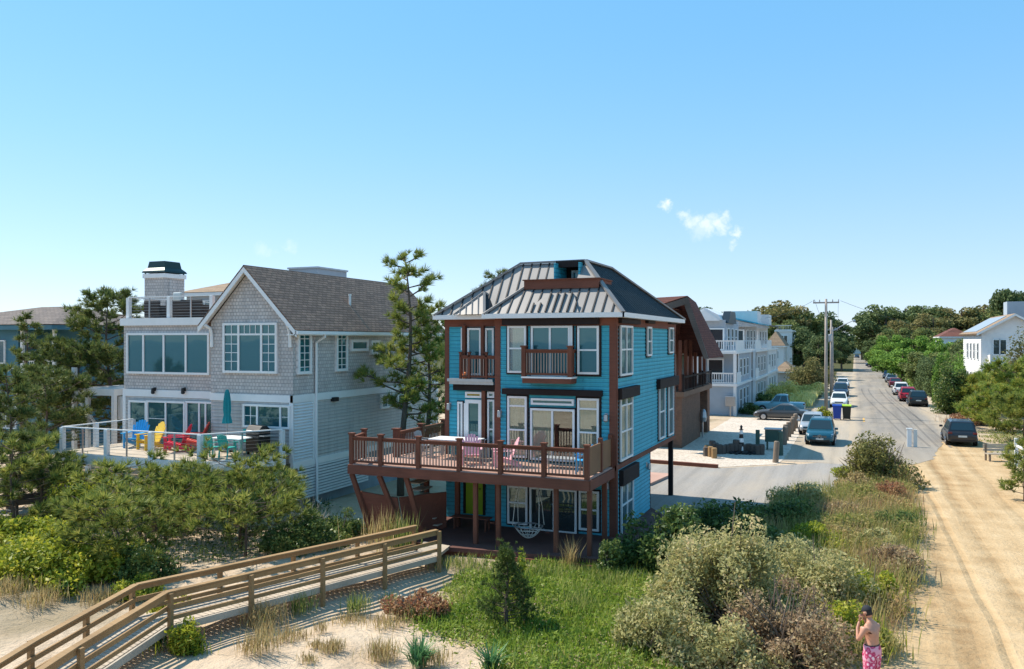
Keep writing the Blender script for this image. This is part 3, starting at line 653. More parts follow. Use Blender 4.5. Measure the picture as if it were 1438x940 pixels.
# roof terrace: parapet, walls and door
pp = MB(); px0, px1, py0, py1 = -11.4, -8.5, 28.42, 30.1
pp.box(px0, py0, 9.1, px1, py0 + .09, 9.42).box(px1 - .09, py0 + .09, 9.1, px1, py1, 9.42).box(px0, py0 + .09, 9.1, px0 + .09, py1 - .8, 9.42)
pp.box(px0 - .05, py0 - .05, 9.42, px1 + .05, py0 + .14, 9.46).box(px1 - .14, py0 + .14, 9.42, px1 + .05, py1, 9.46)
par = pp.build('parapet', M['red_board'], bh)
tw = MB(); tw.box(NL - .06, 29.0, 9.0, NL, 31.6, 10.1).box(NR, 29.0, 9.0, NR + .06, 31.6, 10.1)
tr_ = tw.build('roof_dormer', M['blue'], bh); MB().box(NL, 30.3, 9.0, NR, 30.4, 10.05).build('dormer_wall', M['dark_trim'], tr_); MB().box(NL - .1, 29.35, 9.96, NR + .1, 29.5, 10.2).build('dormer_beam', M['dark_trim'], tr_)  # back wall coloured dark to stand for the shade inside the opening
window(bh, TY(30.28), NL + .25, NR - .2, 9.1, 9.9, (.5,), (), name='dormer_door')
# windows of the front
def fw(r, Y=YB, **k): u0, u1, z0, z1 = rect_y(r, Y); return window(bh, TY(Y), u0, u1, z0, z1, **k)
def sw(r, **k): u0, u1, z0, z1 = rect_x(r, XR); return window(bh, TX(XR), u0, u1, z0, z1, **k)
dk = M['dark_trim']
fw((714, 458, 740, 524), rows=(.52,), trim=dk, tw=.06, curtain=[(.25, .95)])
fw((747, 458, 805, 529), cols=(.46, .92), trim=dk, tw=.05, name='balcony_door')
fw((812, 458, 842, 526), rows=(.5,), trim=dk, tw=.08)
fw((714, 556, 741, 643), rows=(.84, .45), trim=dk, tw=.06, curtain=[(0, .95)])
fw((747, 559, 807, 570), name='transom_window')
fw((746, 573, 808, 649), cols=(.5,), trim=dk, tw=.05, name='sliding_door', curtain=[(0.02, .46)])
fw((812, 559, 842, 643), rows=(.82, .42), trim=dk, tw=.08, curtain=[(.05, .9)])
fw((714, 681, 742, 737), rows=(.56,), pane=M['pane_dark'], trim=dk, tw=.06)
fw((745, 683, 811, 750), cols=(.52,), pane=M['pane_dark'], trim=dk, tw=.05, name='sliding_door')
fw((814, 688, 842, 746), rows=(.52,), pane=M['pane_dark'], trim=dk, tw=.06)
# rolled shutter boxes over the openings
for r in ((708, 444, 843, 456), (708, 545, 847, 557)):
    u0, u1, z0, z1 = rect_y(r, YB); tbox(MB(), TY(YB), u0, u1, z0, z1, .0, .24).build('shutter_box', M['dark_trim'], bh, bevel=.015)
for r in ((866, 447, 893, 456), (866, 546, 892, 555), (921, 533, 948, 540), (868, 661, 891, 669), (904, 449, 914, 455), (936, 451, 946, 456)):
    u0, u1, z0, z1 = rect_x(r, XR); tbox(MB(), TX(XR), u0, u1, z0, z1, .0, .2).build('shutter_box', M['dark_trim'], bh, bevel=.015)
sw((868, 457, 885, 526), cols=(.5,), rows=(.52,), trim=dk, tw=.06); sw((906, 459, 912, 500), rows=(.5,), trim=dk, tw=.06); sw((937, 460, 943, 496), rows=(.5,), trim=dk, tw=.06)
sw((868, 556, 885, 640), cols=(.5,), rows=(.84, .44), trim=dk, tw=.06, curtain=[(.1, .9)]); sw((923, 541, 931, 614), rows=(.5,), trim=dk, tw=.06); sw((936, 540, 943, 609), rows=(.5,), trim=dk, tw=.06)
sw((869, 670, 886, 739), cols=(.5,), rows=(.5,), trim=dk, tw=.07)
# left part of the front: entry and small balcony over it
L2 = YL
fw((644, 564, 651, 645), L2, trim=dk, tw=.04); fw((655, 550, 678, 559), L2, name='transom_window', pane=M['stain_glass']); fw((655, 561, 678, 645), L2, cols=(.01,), name='entry_door', fw=.14); fw((686, 561, 696, 645), L2, rows=(.5,), trim=dk, tw=.05)
fw((686, 550, 696, 559), L2, name='transom_window')
fw((649, 461, 653, 492), L2); fw((658, 461, 677, 527), L2, trim=dk, tw=.04, name='balcony_door'); fw((683, 461, 695, 527), L2, trim=dk, tw=.03)
tm = MB()
for r in ((679, 540, 684, 648), (697, 540, 701, 648), (652, 457, 656, 530), (678, 457, 682, 530)):
    u0, u1, z0, z1 = rect_y(r, L2); tbox(tm, TY(L2), u0, u1, z0, z1, 0, .2)
u0, u1, z0, z1 = rect_y((640, 538, 698, 549), L2); tbox(MB(), TY(L2), u0, u1, z0, z1, 0, .24).build('entry_header', M['dark_trim'], bh)
tm.build('entry_post', M['red_wood'], bh)
u0, u1, z0, z1 = rect_y((636, 531, 699, 538), L2); e = MB(); tbox(e, TY(L2), u0, u1, z0 + .05, z1, 0, .5); tbox(e, TY(L2), u0 + .05, u1, z0 - .06, z0 + .048, 0, .42)
pl = e.build('small_balcony', M['steel'], bh)
a = on_y(647, 528, L2 - .42); b = on_y(697, 528, L2 - .42)
railing(pl, (a[0], L2 - .42, z1), (b[0] - .05, L2 - .42, z1), .9, .12, M['red_wood'], (0, .25, .75), .09, bw=.03, topw=.09, balmat=M['picket'])
MB().lathe([(.09, 0), (.11, .1), (.07, .22), (.03, .25)], 10, (a[0] + .12, L2 - .3, z1)).build('orange_lantern', M['orange'], pl)
u0, u1, z0, z1 = rect_y((738, 530, 806, 543), YB - .3); e = MB(); e.box(u0, YB - .62, z0 + .1, u1, YB, z0 + .28)
bal = e.build('balcony', M['red_board'], bh)
MB().box(u0 - .03, YB - .66, z0 + .28, u1 + .03, YB, z0 + .34).build('balcony_floor', M['white'], bal)
railing(bal, (u0 + .05, YB - .58, z0 + .34), (u1 - .05, YB - .58, z0 + .34), .98, .105, M['red_wood'], (0, 1), .15, bw=.03, balmat=M['picket'])
railing(bal, (u1 - .05, YB - .5, z0 + .34), (u1 - .05, YB - .05, z0 + .34), .98, .11, M['red_wood'], (), bw=.03); railing(bal, (u0 + .05, YB - .5, z0 + .34), (u0 + .05, YB - .05, z0 + .34), .98, .11, M['red_wood'], (), bw=.03)
for px, py, Y in ((632, 571, YL), (703, 581, YB), (852, 587, YB), (853, 682, YB)):
    u, z = on_y(px, py, Y); lamp_on_wall(bh, TY(Y), u, z, M['steel'])
u, z = on_x(907, 655, XR); lamp_on_wall(bh, TX(XR), u, z, M['steel'])
# carport posts and soffit behind the ground floor
for x in (XR - .12, XL + .2):
    for y in (33.3, 37.9): MB().box(x - .1, y - .1, 0, x + .1, y + .1, 2.62).build('carport_post', M['dark_trim'], bh)
MB().box(XL, 33.1, 2.62, XR - .01, 38.2, 2.7).build('soffit', M['darkwood'], bh)
# big deck
DZ = 2.75
DP = [(-16.8, 25.0), (-7.82, 25.0), (-7.82, YB - .1), (XB - .1, YB - .1), (XB - .1, YL - .1), (XL, YL - .1), (XL - .05, 31), (-16.1, 31), (-16.1, 26.9), (-17.2, 26.5)]
dmb = MB(); dmb.prism(DP, DZ - .05, DZ); deck = dmb.build('deck', M['deck_top'], bh)
gr = MB()
for y in np.arange(25.15, 28, .142): gr.box(-16.7, y, DZ, -7.85, y + .125, DZ + .012) if y < YB - .15 else None
gr.build('deck_board', M['deck_top'], deck)
fas = MB().box(-16.85, 24.93, DZ - .36, -7.78, 24.99, DZ - .03).box(-7.81, 24.99, DZ - .36, -7.75, YB, DZ - .03).beam((-16.83, 24.95, DZ - .2), (-17.25, 26.5, DZ - .2), .06, .33).box(-16.1, 26.9, DZ - .36, -16.16, 31, DZ - .03)
for x in np.arange(-16.4, -8, .6): fas.box(x, 25, DZ - .3, x + .05, YB - .1, DZ - .06)
fas.build('deck_joist', M['red_board'], deck)
pf = [0] + [(on_y(px, 640, 25.06)[0] + 16.75) / 8.87 for px in (535, 588, 645, 703, 764)] + [1]
railing(deck, (-16.75, 25.06, DZ), (-7.88, 25.06, DZ), .98, .118, M['red_wood'], pf, .15, balmat=M['picket'])
railing(deck, (-16.75, 25.1, DZ), (-17.1, 26.4, DZ), .98, .12, M['red_wood'], (1,), .15)
railing(deck, (-16.05, 27.0, DZ), (-16.05, 30.9, DZ), .98, .12, M['red_wood'], (0, .5, 1), .2)
for y0_, y1_ in ((25.2, 26.55), (26.7, 27.8)):
    MB().box(-7.92, y0_, DZ + .06, -7.87, y1_, DZ + 1.0).build('side_panel', wood('brown_panel', (.24, .13, .07), .25, 'z'), deck)
for y in (26.62, 27.85): MB().box(-7.97, y - .07, DZ, -7.83, y + .07, DZ + 1.15).build('post', M['red_wood'], deck)
for px, py in ((668, 742), (700, 757), (781, 755), (828, 780)):           # posts that carry the deck
    x, y, = on_y(px, py, 25.15)[0], 25.15
    MB().box(x - .07, y - .07, .05, x + .07, y + .07, DZ - .36).build('support_post', M['red_wood'], deck)
for x in (-14.9, -13.6, -7.95): MB().box(x - .08, 27.2, .05, x + .08, 27.36, DZ - .3).build('support_post', M['red_wood'], deck)
for a, b in (((-16.75, 25.05, DZ - .36), (-15.95, 25.1, .3)), ((-15.6, 25.05, DZ - .36), (-14.7, 25.2, .3)), ((-14.5, 25.05, DZ - .36), (-13.9, 25.2, .3))):
    MB().beam(a, b, .16, .12, (0, 1, 0)).build('slanted_post', M['red_wood'], deck)
MB().slab([(-16.45, 25.2, 1.75), (-14.95, 25.25, 1.62), (-14.75, 25.4, .1), (-16.0, 25.3, .1)], .06).build('shower_screen', M['red_board'], bh)
MB().slab([(-14.95, 25.3, 1.62), (-13.9, 26.9, 1.62), (-13.9, 26.9, .1), (-14.75, 25.45, .1)], .06).build('shower_screen', M['red_board'], bh)
st = MB()
for i in range(10): st.box(-15.4 + i * .12, 26.2 + i * .02, DZ - .3 - i * .25, -14.9 + i * .12, 27.1, DZ - .26 - i * .25)
st.build('stair', M['plank'], bh)
# ground level terrace
gd = MB().prism([(-14.2, 24.6), (-12.6, 24.35), (-7.5, 24.85), (-6.2, 26.4), (-6.2, 31.0), (XR, 33.4), (XL, 33.4), (-15.2, 29), (-14.6, 26.3)], .16, .3)
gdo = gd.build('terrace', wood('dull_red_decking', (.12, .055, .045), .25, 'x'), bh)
MB().box(-14.1, 24.5, -.1, -7.5, 24.62, .16).build('terrace_edge', M['red_board'], bh)
sb = MB()
for i in range(3): sb.box(-6.15 + i * .3, 26.6, .28 - i * .1, -5.85 + i * .3, 30.0, .3 - i * .1)
sb.build('side_step', M['plank'], bh)
u0, u1, z0, z1 = rect_y((655, 676, 679, 723), L2); dd = MB(); tbox(dd, TY(L2), u0, (u0 + u1) / 2 - .01, z0, z1, 0, .06); tbox(dd, TY(L2), (u0 + u1) / 2 + .01, u1, z0, z1, 0, .06)
gdoor = dd.build('green_door', M['green'], bh, bevel=.01); gdoor['label'] = 'lime green double door'
tt = MB(); tbox(tt, TY(L2), u0 - .1, u0 - .005, z0, z1 + .1, 0, .08); tbox(tt, TY(L2), u1 + .005, u1 + .1, z0, z1 + .1, 0, .08); tt.build('door_trim', M['dark_trim'], gdoor)
MB().lathe([(.03, 0), (.035, .04), (.02, .06)], 8, (u1 - .1, L2 - .12, z0 + 1.0), 'y').build('knob', M['chrome'], gdoor)
# timber kerb and landing beside the driveway
tag(MB().beam((-11.4, 47.5, .1), (-7.1, 47.0, .1), .25, .2).build('timber_kerb', M['red_board']), 'brown timber kerb between grey driveway and pale pebble bed', 'kerb')
tag(MB().prism([(-10.6, 39.9), (-9.3, 39.9), (-8.9, 43.3), (-10.6, 43.3)], .02, .14).build('wooden_landing', M['deck_top']), 'low rose brown wooden landing at back corner of turquoise house', 'landing')
# bench and rope chair under the deck
bn = root('wooden_bench', 'brown wooden bench under the deck beside lime green door', 'bench', (-12.9, 27.0, .3))
sm_ = MB()
for i in range(4): sm_.box(-.75, -.2 + i * .11, .42, .75, -.11 + i * .11, .46)
sm_.build('seat', M['red_board'], bn)
for x in (-.65, .6):
    for y in (-.17, .13): MB().box(x, y, 0, x + .06, y + .06, .42).build('leg', M['red_wood'], bn)
hx, hy = on_y(742, 735, 26.0)[0], 26.0
hc = root('hanging_rope_chair', 'white macrame rope hanging chair under the red brown deck', 'hanging chair', (hx, hy, .75))
hp = MB(); k = 14
ring = [(.5 * math.cos(2 * math.pi * i / k), .42 * math.sin(2 * math.pi * i / k), .12) for i in range(k)]
hp.tube(ring + [ring[0]], .025, 6).build('rim', M['steel'], hc)
nt_ = MB()
for i in range(k):
    a = 2 * math.pi * i / k
    nt_.tube([(.5 * math.cos(a) * r_, .42 * math.sin(a) * r_, .12 - .42 * (1 - r_ ** 2)) for r_ in (1, .8, .55, .25, .02)], .012, 4)
for r_ in (.85, .65, .4, .2): nt_.tube([(.5 * r_ * math.cos(2 * math.pi * i / 20), .42 * r_ * math.sin(2 * math.pi * i / 20), .12 - .42 * (1 - r_ ** 2)) for i in range(21)], .012, 4)
nt_.build('net', M['rope'], hc)
rp = MB()
for x, xx in ((.48, .28), (-.48, -.3)):
    for y in (.25, -.25): rp.tube([(x, y, .14), (x * .8 + xx * .2, y * .5, .9), (xx, 0, 1.68)], .014, 5)
rp.build('rope', M['rope'], hc)
# ================================================================== GREY SHINGLED HOUSE
GX, GY, GXL, GYL, GLL, GBK = -21.5, 27.84, -25.85, 28.4, -31.6, 40.6
gh = root('grey_house', 'grey shingled gable house with white trim, cable railed deck and roof terrace', 'house')
w = MB(); w.box(GXL, GY, 4.9, GX, GBK, 8.0).box(GLL, GYL, 4.9, GXL, 39, 8.0)
ap = (-23.75, 10.28)
w.prism_y([(GXL, 8.0), (GX, 8.0), (ap[0], ap[1] - .1)], GY, GBK)
w.build('shingle_wall', M['shingle'], gh)
w2 = MB(); w2.box(GXL, GY + .02, 2.05, GX - .02, GBK - .02, 4.6).box(GLL + .02, GYL + .02, 2.05, GXL, 38.9, 4.6)
lap(w2, TX(GX - .02), 29.2, GBK, 2.1, 4.6, .15); lap(w2, TY(GYL + .02), GLL, GXL, 2.4, 4.6, .15); lap(w2, TY(GY + .02), GXL, GX, 2.4, 4.6, .15)
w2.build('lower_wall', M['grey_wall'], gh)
MB().box(GLL + .3, GYL + .6, 0, GX - .35, GBK - .3, 2.05).build('foundation', M['block'], gh)
t = MB()
tbox(t, TY(GY), GXL - .03, GX + .04, 4.6, 4.9, -.1, .05); tbox(t, TX(GX), GY - .05, GBK, 4.6, 4.9, -.1, .05); tbox(t, TY(GYL), GLL - .03, GXL - .03, 4.6, 4.92, -.1, .045)
tbox(t, TX(GX), GY - .04, GBK, 1.85, 2.12, -.1, .05); tbox(t, TY(GYL), GLL - .04, GLL + .14, 2.4, 4.6, -.02, .045); tbox(t, TY(GY), GX - .16, GX + .04, 2.1, 4.6, 0, .045); tbox(t, TX(GX), 29.15, 29.33, 2.12, 4.6, 0, .045); tbox(t, TX(GX), GBK - .2, GBK + .02, 2.12, 4.6, 0, .045)
tbox(t, TY(GYL), GLL - .12, GXL, 7.88, 8.22, -.1, .12)
t.box(GLL - .12, GYL, 7.88, GLL, 39.0, 8.22)
t.build('white_trim', M['white'], gh)
lv = MB()
for z in np.arange(2.2, 4.55, .125): lv.add([(GX + .01, GY + .05, z), (GX + .01, 29.15, z), (GX + .05, 29.15, z + .05), (GX + .05, GY + .05, z + .05), (GX + .01, GY + .05, z + .1), (GX + .01, 29.15, z + .1)], [(0, 1, 2, 3), (3, 2, 5, 4)])
lv.box(GX - .03, GY, 2.1, GX + .006, 29.15, 4.6); lv.build('louvre_screen', M['slats'], gh)
lv = MB()
for z in np.arange(.5, 1.85, .125): lv.box(GX + .0, GY + .3, z, GX + .04, 33.5, z + .085)
lv.build('lattice_skirt', M['slats'], gh)
# gable roof
ov = .38; er, el = -21.05, -26.25
sl = (ap[1] - 8.0) / (GX - ap[0]); zr = ap[1] + .1 - sl * (er - ap[0]) ; zl = ap[1] + .1 - sl * (ap[0] - el)
rfm = MB(); rfm.slab([(ap[0], GY - ov, ap[1] + .1), (er, GY - ov, zr), (er, GBK + .3, zr), (ap[0], GBK + .3, ap[1] + .1)], .06); rfm.slab([(ap[0], GY - ov, ap[1] + .1), (el, GY - ov, zl), (el, GBK + .3, zl), (ap[0], GBK + .3, ap[1] + .1)], .06)
gr_ = rfm.build('roof', M['roof_shingle'], gh)
rk = MB()
for x, z in ((er, zr), (el, zl)):
    rk.beam((ap[0], GY - ov + .02, ap[1] - .06), (x, GY - ov + .02, z - .16), .06, .2, (0, 1, 0)) if False else rk.prism_y([(ap[0], ap[1] + .035), (x, z - .065), (x, z - .32), (ap[0], ap[1] - .22)], GY - ov, GY - ov + .05)
    rk.add([(ap[0], GY - ov + .05, ap[1] - .05), (x, GY - ov + .05, z - .15), (x, GY, z - .15), (ap[0], GY, ap[1] - .05)], [(0, 1, 2, 3)])
rk.build('rake_board', M['white'], gh)
gu = MB().box(er - .04, GY - ov, zr - .2, er + .1, GBK + .3, zr - .06).box(GX, GY - ov, zr - .24, er - .04, GBK + .3, zr - .2); gu.build('gutter', M['white'], gh)
for x, s_ in ((GX - .1, 1), (GXL + .1, -1)):
    MB().tube([(x, GY - .05, 6.9), (x, GY - .06, 7.4), (x, GY - .15, 7.7), (x + .1 * s_, GY - .36, 7.85)], .07, 6).build('bracket', M['white'], gh)
y_, z_ = on_x(461, 392, -22.2)
vp = MB().lathe([(.055, -.3), (.055, .42), (.07, .42), (.07, .5)], 10, (-22.3, 33.2, ap[1] + .1 - sl * (-22.3 - ap[0]))); vp.build('vent_pipe', M['white'], gh)
y_ = on_x(442, 500, GX)[0]
ds = MB().tube([(er, y_ + .1, zr - .2), (er, y_ + .1, zr - .3), (GX + .08, y_, zr - .55), (GX + .08, y_, 2.1), (GX + .12, y_, 1.9), (GX + .12, y_, .3), (GX + .35, y_, .15)], .06, 8); ds.build('downspout', M['white'], gh)
def gfy(r, Y, **k): u0, u1, z0, z1 = rect_y(r, Y); return window(gh, TY(Y), u0, u1, z0, z1, **k)
def gfx(r, **k): u0, u1, z0, z1 = rect_x(r, GX); return window(gh, TX(GX), u0, u1, z0, z1, **k)
gfy((315, 454, 391, 525), GY, cols=(.295, .715), rows=(.77,), fw=.1, grid=[(.03, .29, .06, .75, 2, 4), (.72, .97, .06, .75, 2, 4), (.03, .29, .79, .96, 2, 1), (.3, .71, .79, .96, 4, 1), (.72, .97, .79, .96, 2, 1)])
gfy((180, 468, 296, 527), GYL, cols=(.21, .46, .725), fw=.1)
gfy((183, 562, 208, 632), GYL, fw=.09, name='fixed_window'); gfy((208, 562, 262, 640), GYL, cols=(.5,), fw=.09, name='sliding_door', grid=[(.02, .5, .02, .98, 1, 3)]); gfy((263, 563, 313, 640), GYL, cols=(.38, .56), fw=.09, name='sliding_door')
gfy((343, 567, 409, 603), GY, cols=(.31, .80), fw=.09, grid=[(.03, .3, .05, .95, 2, 2), (.83, .97, .05, .95, 1, 2)])
gfx((416, 466, 435, 525), grid=[(0, 1, 0, 1, 2, 6)], fw=.12); gfx((470, 467, 486, 521), grid=[(0, 1, 0, 1, 2, 6)], fw=.12); gfx((491, 477, 515, 493), fw=.12); gfx((519, 478, 532, 498), grid=[(0, 1, 0, 1, 2, 2)], fw=.12)
gfx((533, 554, 551, 572), cols=(.5,), fw=.1); gfx((556, 553, 569, 570), fw=.1); gfx((588, 478, 601, 496), fw=.1)
for px, py in ((219, 549), (261, 549)): u, z = on_y(px, py, GYL); lamp_on_wall(gh, TY(GYL - .05), u, z, M['black'])
y_, z_ = on_x(468, 561, GX); e = MB(); tbox(e, TX(GX), y_ - .2, y_ + .15, z_ - .08, z_ + .1, 0, .2); e.build('wall_vent', M['black'], gh)
# roof terrace
RZ = 8.22
tdk = MB().box(GLL, GYL, 8.1, GXL, 39, RZ).build('roof_terrace', M['plank'], gh)
def cable_rail(parent, a, b, thick, thin, h=1.05, n=7, mat=None):
    a, b = Vector(a), Vector(b); up = Vector((0, 0, 1)); cm = MB()
    for i in range(n): z = .1 + (h - .2) * i / (n - 1); cm.tube([a + up * z, b + up * z], .006, 4)
    cm.build('cable', M['steel'], parent)
    MB().beam(a + up * h, b + up * h, .09, .045).build('top_rail', M['white'], parent)
    for t_ in thick: p = a.lerp(b, t_); MB().box(p.x - .085, p.y - .085, p.z - .05, p.x + .085, p.y + .085, p.z + h - .02).build('post', M['white'], parent)
    for t_ in thin: p = a.lerp(b, t_); MB().box(p.x - .025, p.y - .025, p.z, p.x + .025, p.y + .025, p.z + h - .02).build('stanchion', M['steel'], parent)
ya = GYL + .12
xs_ = [on_y(px, 430, ya)[0] for px in (181, 210, 238, 268, 298)]
Ln = xs_[-1] - xs_[0]
cable_rail(tdk, (xs_[0], ya, RZ), (xs_[-1], ya, RZ), [0, (xs_[2] - xs_[0]) / Ln, 1], [(xs_[1] - xs_[0]) / Ln, (xs_[3] - xs_[0]) / Ln], .98)
cable_rail(tdk, (xs_[0], ya, RZ), (xs_[0], 36, RZ), [.4, .8], [.2, .6], .98)
# chimney chase
cy = 32.2; cx = on_y(231, 420, cy)[0]; cx0 = on_y(203, 420, cy)[0]; cyb = on_x(259, 420, cx)[0]; zt = zat(cy * 1.13, 384)
Dc = cy / (CO + SI * (231 - CX) / F_PX); zt = zat(Dc, 384); ztt = zat(Dc, 366)
ch = MB().box(cx0, cy, RZ, cx, cyb, zt - .05).build('chimney', M['shingle'], gh)
MB().box(cx0 - .07, cy - .07, zt - .22, cx + .07, cyb + .07, zt).build('band', M['white'], ch)
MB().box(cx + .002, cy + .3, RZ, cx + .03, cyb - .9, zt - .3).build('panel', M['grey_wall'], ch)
e = MB(); a0, a1, b0, b1 = cx0 - .1, cx + .1, cy - .1, cyb + .1
prof = [(0, zt + .06), (.04, zt + .16), (.2, zt + .32), (.26, ztt)]
for (i0, z0), (i1, z1) in zip(prof, prof[1:]):
    P = [(a0 + i0, b0 + i0, z0), (a1 - i0, b0 + i0, z0), (a1 - i0, b1 - i0, z0), (a0 + i0, b1 - i0, z0), (a0 + i1, b0 + i1, z1), (a1 - i1, b0 + i1, z1), (a1 - i1, b1 - i1, z1), (a0 + i1, b1 - i1, z1)]
    e.add(P, [(0, 1, 5, 4), (1, 2, 6, 5), (2, 3, 7, 6), (3, 0, 4, 7)])
e.add([(a0 + .26, b0 + .26, ztt), (a1 - .26, b0 + .26, ztt), (a1 - .26, b1 - .26, ztt), (a0 + .26, b1 - .26, ztt)], [(0, 1, 2, 3)]).add([(a0, b0, zt + .06), (a1, b0, zt + .06), (a1, b1, zt + .06), (a0, b1, zt + .06)], [(3, 2, 1, 0)])
for x in (a0 + .1, a1 - .16):
    for y in (b0 + .1, b1 - .16): e.box(x, y, zt, x + .06, y + .06, zt + .07)
e.build('cap', paint('green_black_metal', (.02, .045, .045), .4, .1, 2, .4), ch)
# deck
GZ = 2.5
gd = MB().prism([(-30.95, 24.5), (-23.5, 24.5), (-21.56, 27.4), (-21.56, GY), (GXL, GY), (GXL, GYL), (GLL + .3, GYL), (-30.95, GYL)], GZ - .06, GZ)
gdk = gd.build('deck', M['plank'], gh)
e = MB().box(-31.0, 24.44, GZ - .42, -23.5, 24.5, GZ - .02).beam((-23.48, 24.47, GZ - .22), (-21.53, 27.4, GZ - .22), .06, .4).box(-31.0, 24.5, GZ - .42, -30.95, GYL, GZ - .02)
for x in np.arange(-30.6, -22, .6): e.box(x, 24.6, GZ - .3, x + .05, 27.8, GZ - .07)
e.build('deck_fascia', M['white'], gdk)
px_ = [on_y(px, 610, 24.55)[0] for px in (88, 116, 150, 178, 212, 245, 281)]; Ln = px_[-1] - px_[0]; fr = [(x - px_[0]) / Ln for x in px_]
cable_rail(gdk, (px_[0], 24.55, GZ), (px_[-1], 24.55, GZ), [fr[0], fr[2], fr[4], 1], [fr[1], fr[3], fr[5]])
cable_rail(gdk, (px_[-1], 24.55, GZ), (-21.62, 27.3, GZ), [1], [.5]); cable_rail(gdk, (px_[0], 24.55, GZ), (px_[0], 28.2, GZ), [.45, 1], [])
for x, y in ((-30.7, 24.8), (-27.5, 24.8), (-24.9, 24.9), (-23.7, 25.0), (-22.6, 26.0), (-21.9, 27.2)):
    MB().box(x - .11, y - .11, -.1, x + .11, y + .11, GZ - .06).build('support_post', M['white'], gdk)

# ================================================================== DECK FURNITURE
def adirondack(label, mat, loc, rz, group):
    r = root('adirondack_chair', label, 'chair', loc, rz, group)         # faces local +y
    s_ = MB()
    for i in range(6): s_.beam((-.27, -.3 + i * .105, .24 + .025 * i), (.27, -.3 + i * .105, .24 + .025 * i), .09, .022)
    s_.build('seat', mat, r)
    b = MB()
    for i in range(7):
        x = -.27 + i * .09; top = 1.02 - abs(i - 3) ** 2 * .022
        b.beam((x * .85, -.27, .27), (x * 1.12, -.27 - (top - .27) * .42, top), .082, .022, (0, 1, 0))
    b.beam((-.3, -.38, .5), (.3, -.38, .5), .03, .07).beam((-.26, -.3, .3), (.26, -.3, .3), .03, .08)
    b.build('backrest', mat, r)
    for sx in (-1, 1):
        MB().add([(sx * .27, -.45, .555), (sx * .38, -.45, .555), (sx * .42, .36, .555), (sx * .27, .36, .555), (sx * .27, -.45, .58), (sx * .38, -.45, .58), (sx * .42, .36, .58), (sx * .27, .36, .58)],
                 [(0, 1, 2, 3), (7, 6, 5, 4), (0, 4, 5, 1), (1, 5, 6, 2), (2, 6, 7, 3), (3, 7, 4, 0)]).build('armrest', mat, r)
        MB().box(sx * .3 - .02, .22, 0, sx * .3 + .02, .33, .555).build('leg', mat, r)
        MB().beam((sx * .3, .3, .33), (sx * .3, -.62, .04), .035, .12).build('leg', mat, r)
    return r
dz = DZ + .015
def dpt(px, py, z): p = g(px, py, z); return (p[0], p[1], z)
ch0 = adirondack('deep pink adirondack chair on the red brown deck, left of its pair', M['palepink'], dpt(662, 652, dz), R(205), 'pink chairs on the red brown deck')
c2 = copy_tree(ch0, dpt(706, 655, dz), R(120), 'pale pink adirondack chair on the red brown deck, seen from the side', 'pink chairs on the red brown deck')
for o, b in ((ch0, (.74, .25, .32)), (c2, (.82, .42, .46))): pass
GZ2 = GZ + .005
grp = 'adirondack chairs on the cable railed deck'
for px, py, mat, lab, rz in ((190, 628, M['chairblue'], 'sky blue adirondack chair on the cable railed deck', 200), (209, 631, M['yellow'], 'yellow adirondack chair on the cable railed deck', 165),
                             (246, 634, M['red'], 'crimson adirondack chair on the cable railed deck', 120), (272, 630, M['coral'], 'coral adirondack chair beside the teal dining chairs', 120)):
    copy_tree(ch0, dpt(px, py, GZ2), R(rz), lab, grp, {M['palepink']: mat}, (1.12, 1.12, 1.12))
def dining_chair(name, label, mat, loc, rz, group):
    r = root(name, label, 'chair', loc, rz, group); s_ = MB()
    for i in range(5): s_.box(-.24, -.2 + i * .09, .42, .24, -.12 + i * .09, .45)
    s_.build('seat', mat, r); b = MB()
    for i in range(6): b.beam((-.21 + i * .084, -.22, .45), (-.23 + i * .092, -.32, .98 - .02 * abs(i - 2.5)), .07, .02, (0, 1, 0))
    b.build('backrest', mat, r)
    for sx in (-1, 1):
        MB().box(sx * .26 - .03, -.25, .64, sx * .26 + .03, .22, .665).build('armrest', mat, r)
        MB().box(sx * .23 - .02, .17, 0, sx * .23 + .02, .21, .64).build('leg', mat, r); MB().beam((sx * .23, -.2, .45), (sx * .23, -.27, 0), .04, .04).build('leg', mat, r)
    return r
def gpt(px, y): return (on_y(px, 620, y)[0], y, GZ2)
td0 = dining_chair('dining_chair', 'teal slatted chair at white table, left of the two near the railing', M['teal'], gpt(297, 25.5), R(5), 'teal chairs round the white table')
copy_tree(td0, gpt(320, 25.7), R(-5), 'teal slatted chair at white table, right of the two near the railing', 'teal chairs round the white table')
copy_tree(td0, gpt(339, 27.3), R(170), 'teal slatted chair on far side of white table under closed umbrella', 'teal chairs round the white table')
copy_tree(td0, gpt(357, 27.3), R(190), 'teal slatted chair on far side of white table, nearest the black grill', 'teal chairs round the white table')
def table(label, loc, w_, d_, mat, legmat):
    r = root('patio_table', label, 'table', loc); MB().box(-w_ / 2, -d_ / 2, .70, w_ / 2, d_ / 2, .74).build('table_top', mat, r, bevel=.01)
    for sx in (-1, 1):
        for sy in (-1, 1): MB().box(sx * (w_ / 2 - .1) - .03, sy * (d_ / 2 - .1) - .03, 0, sx * (w_ / 2 - .1) + .03, sy * (d_ / 2 - .1) + .03, .7).build('leg', legmat, r)
    return r
tp = gpt(328, 26.45); table('white patio table with teal chairs on the cable railed deck', tp, 1.5, 1.0, M['white'], M['white'])
p = gpt(319, 27.2); um = root('closed_umbrella', 'closed teal patio umbrella standing on the grey deck', 'umbrella', p)
MB().tube([(0, 0, 0), (0, 0, 2.55)], .025, 8).build('pole', M['steel'], um); MB().lathe([(.26, 0), (.26, .04), (.06, .08), (.05, .3)], 14).build('base', M['black'], um)
um_m = MB(); n_ = 16
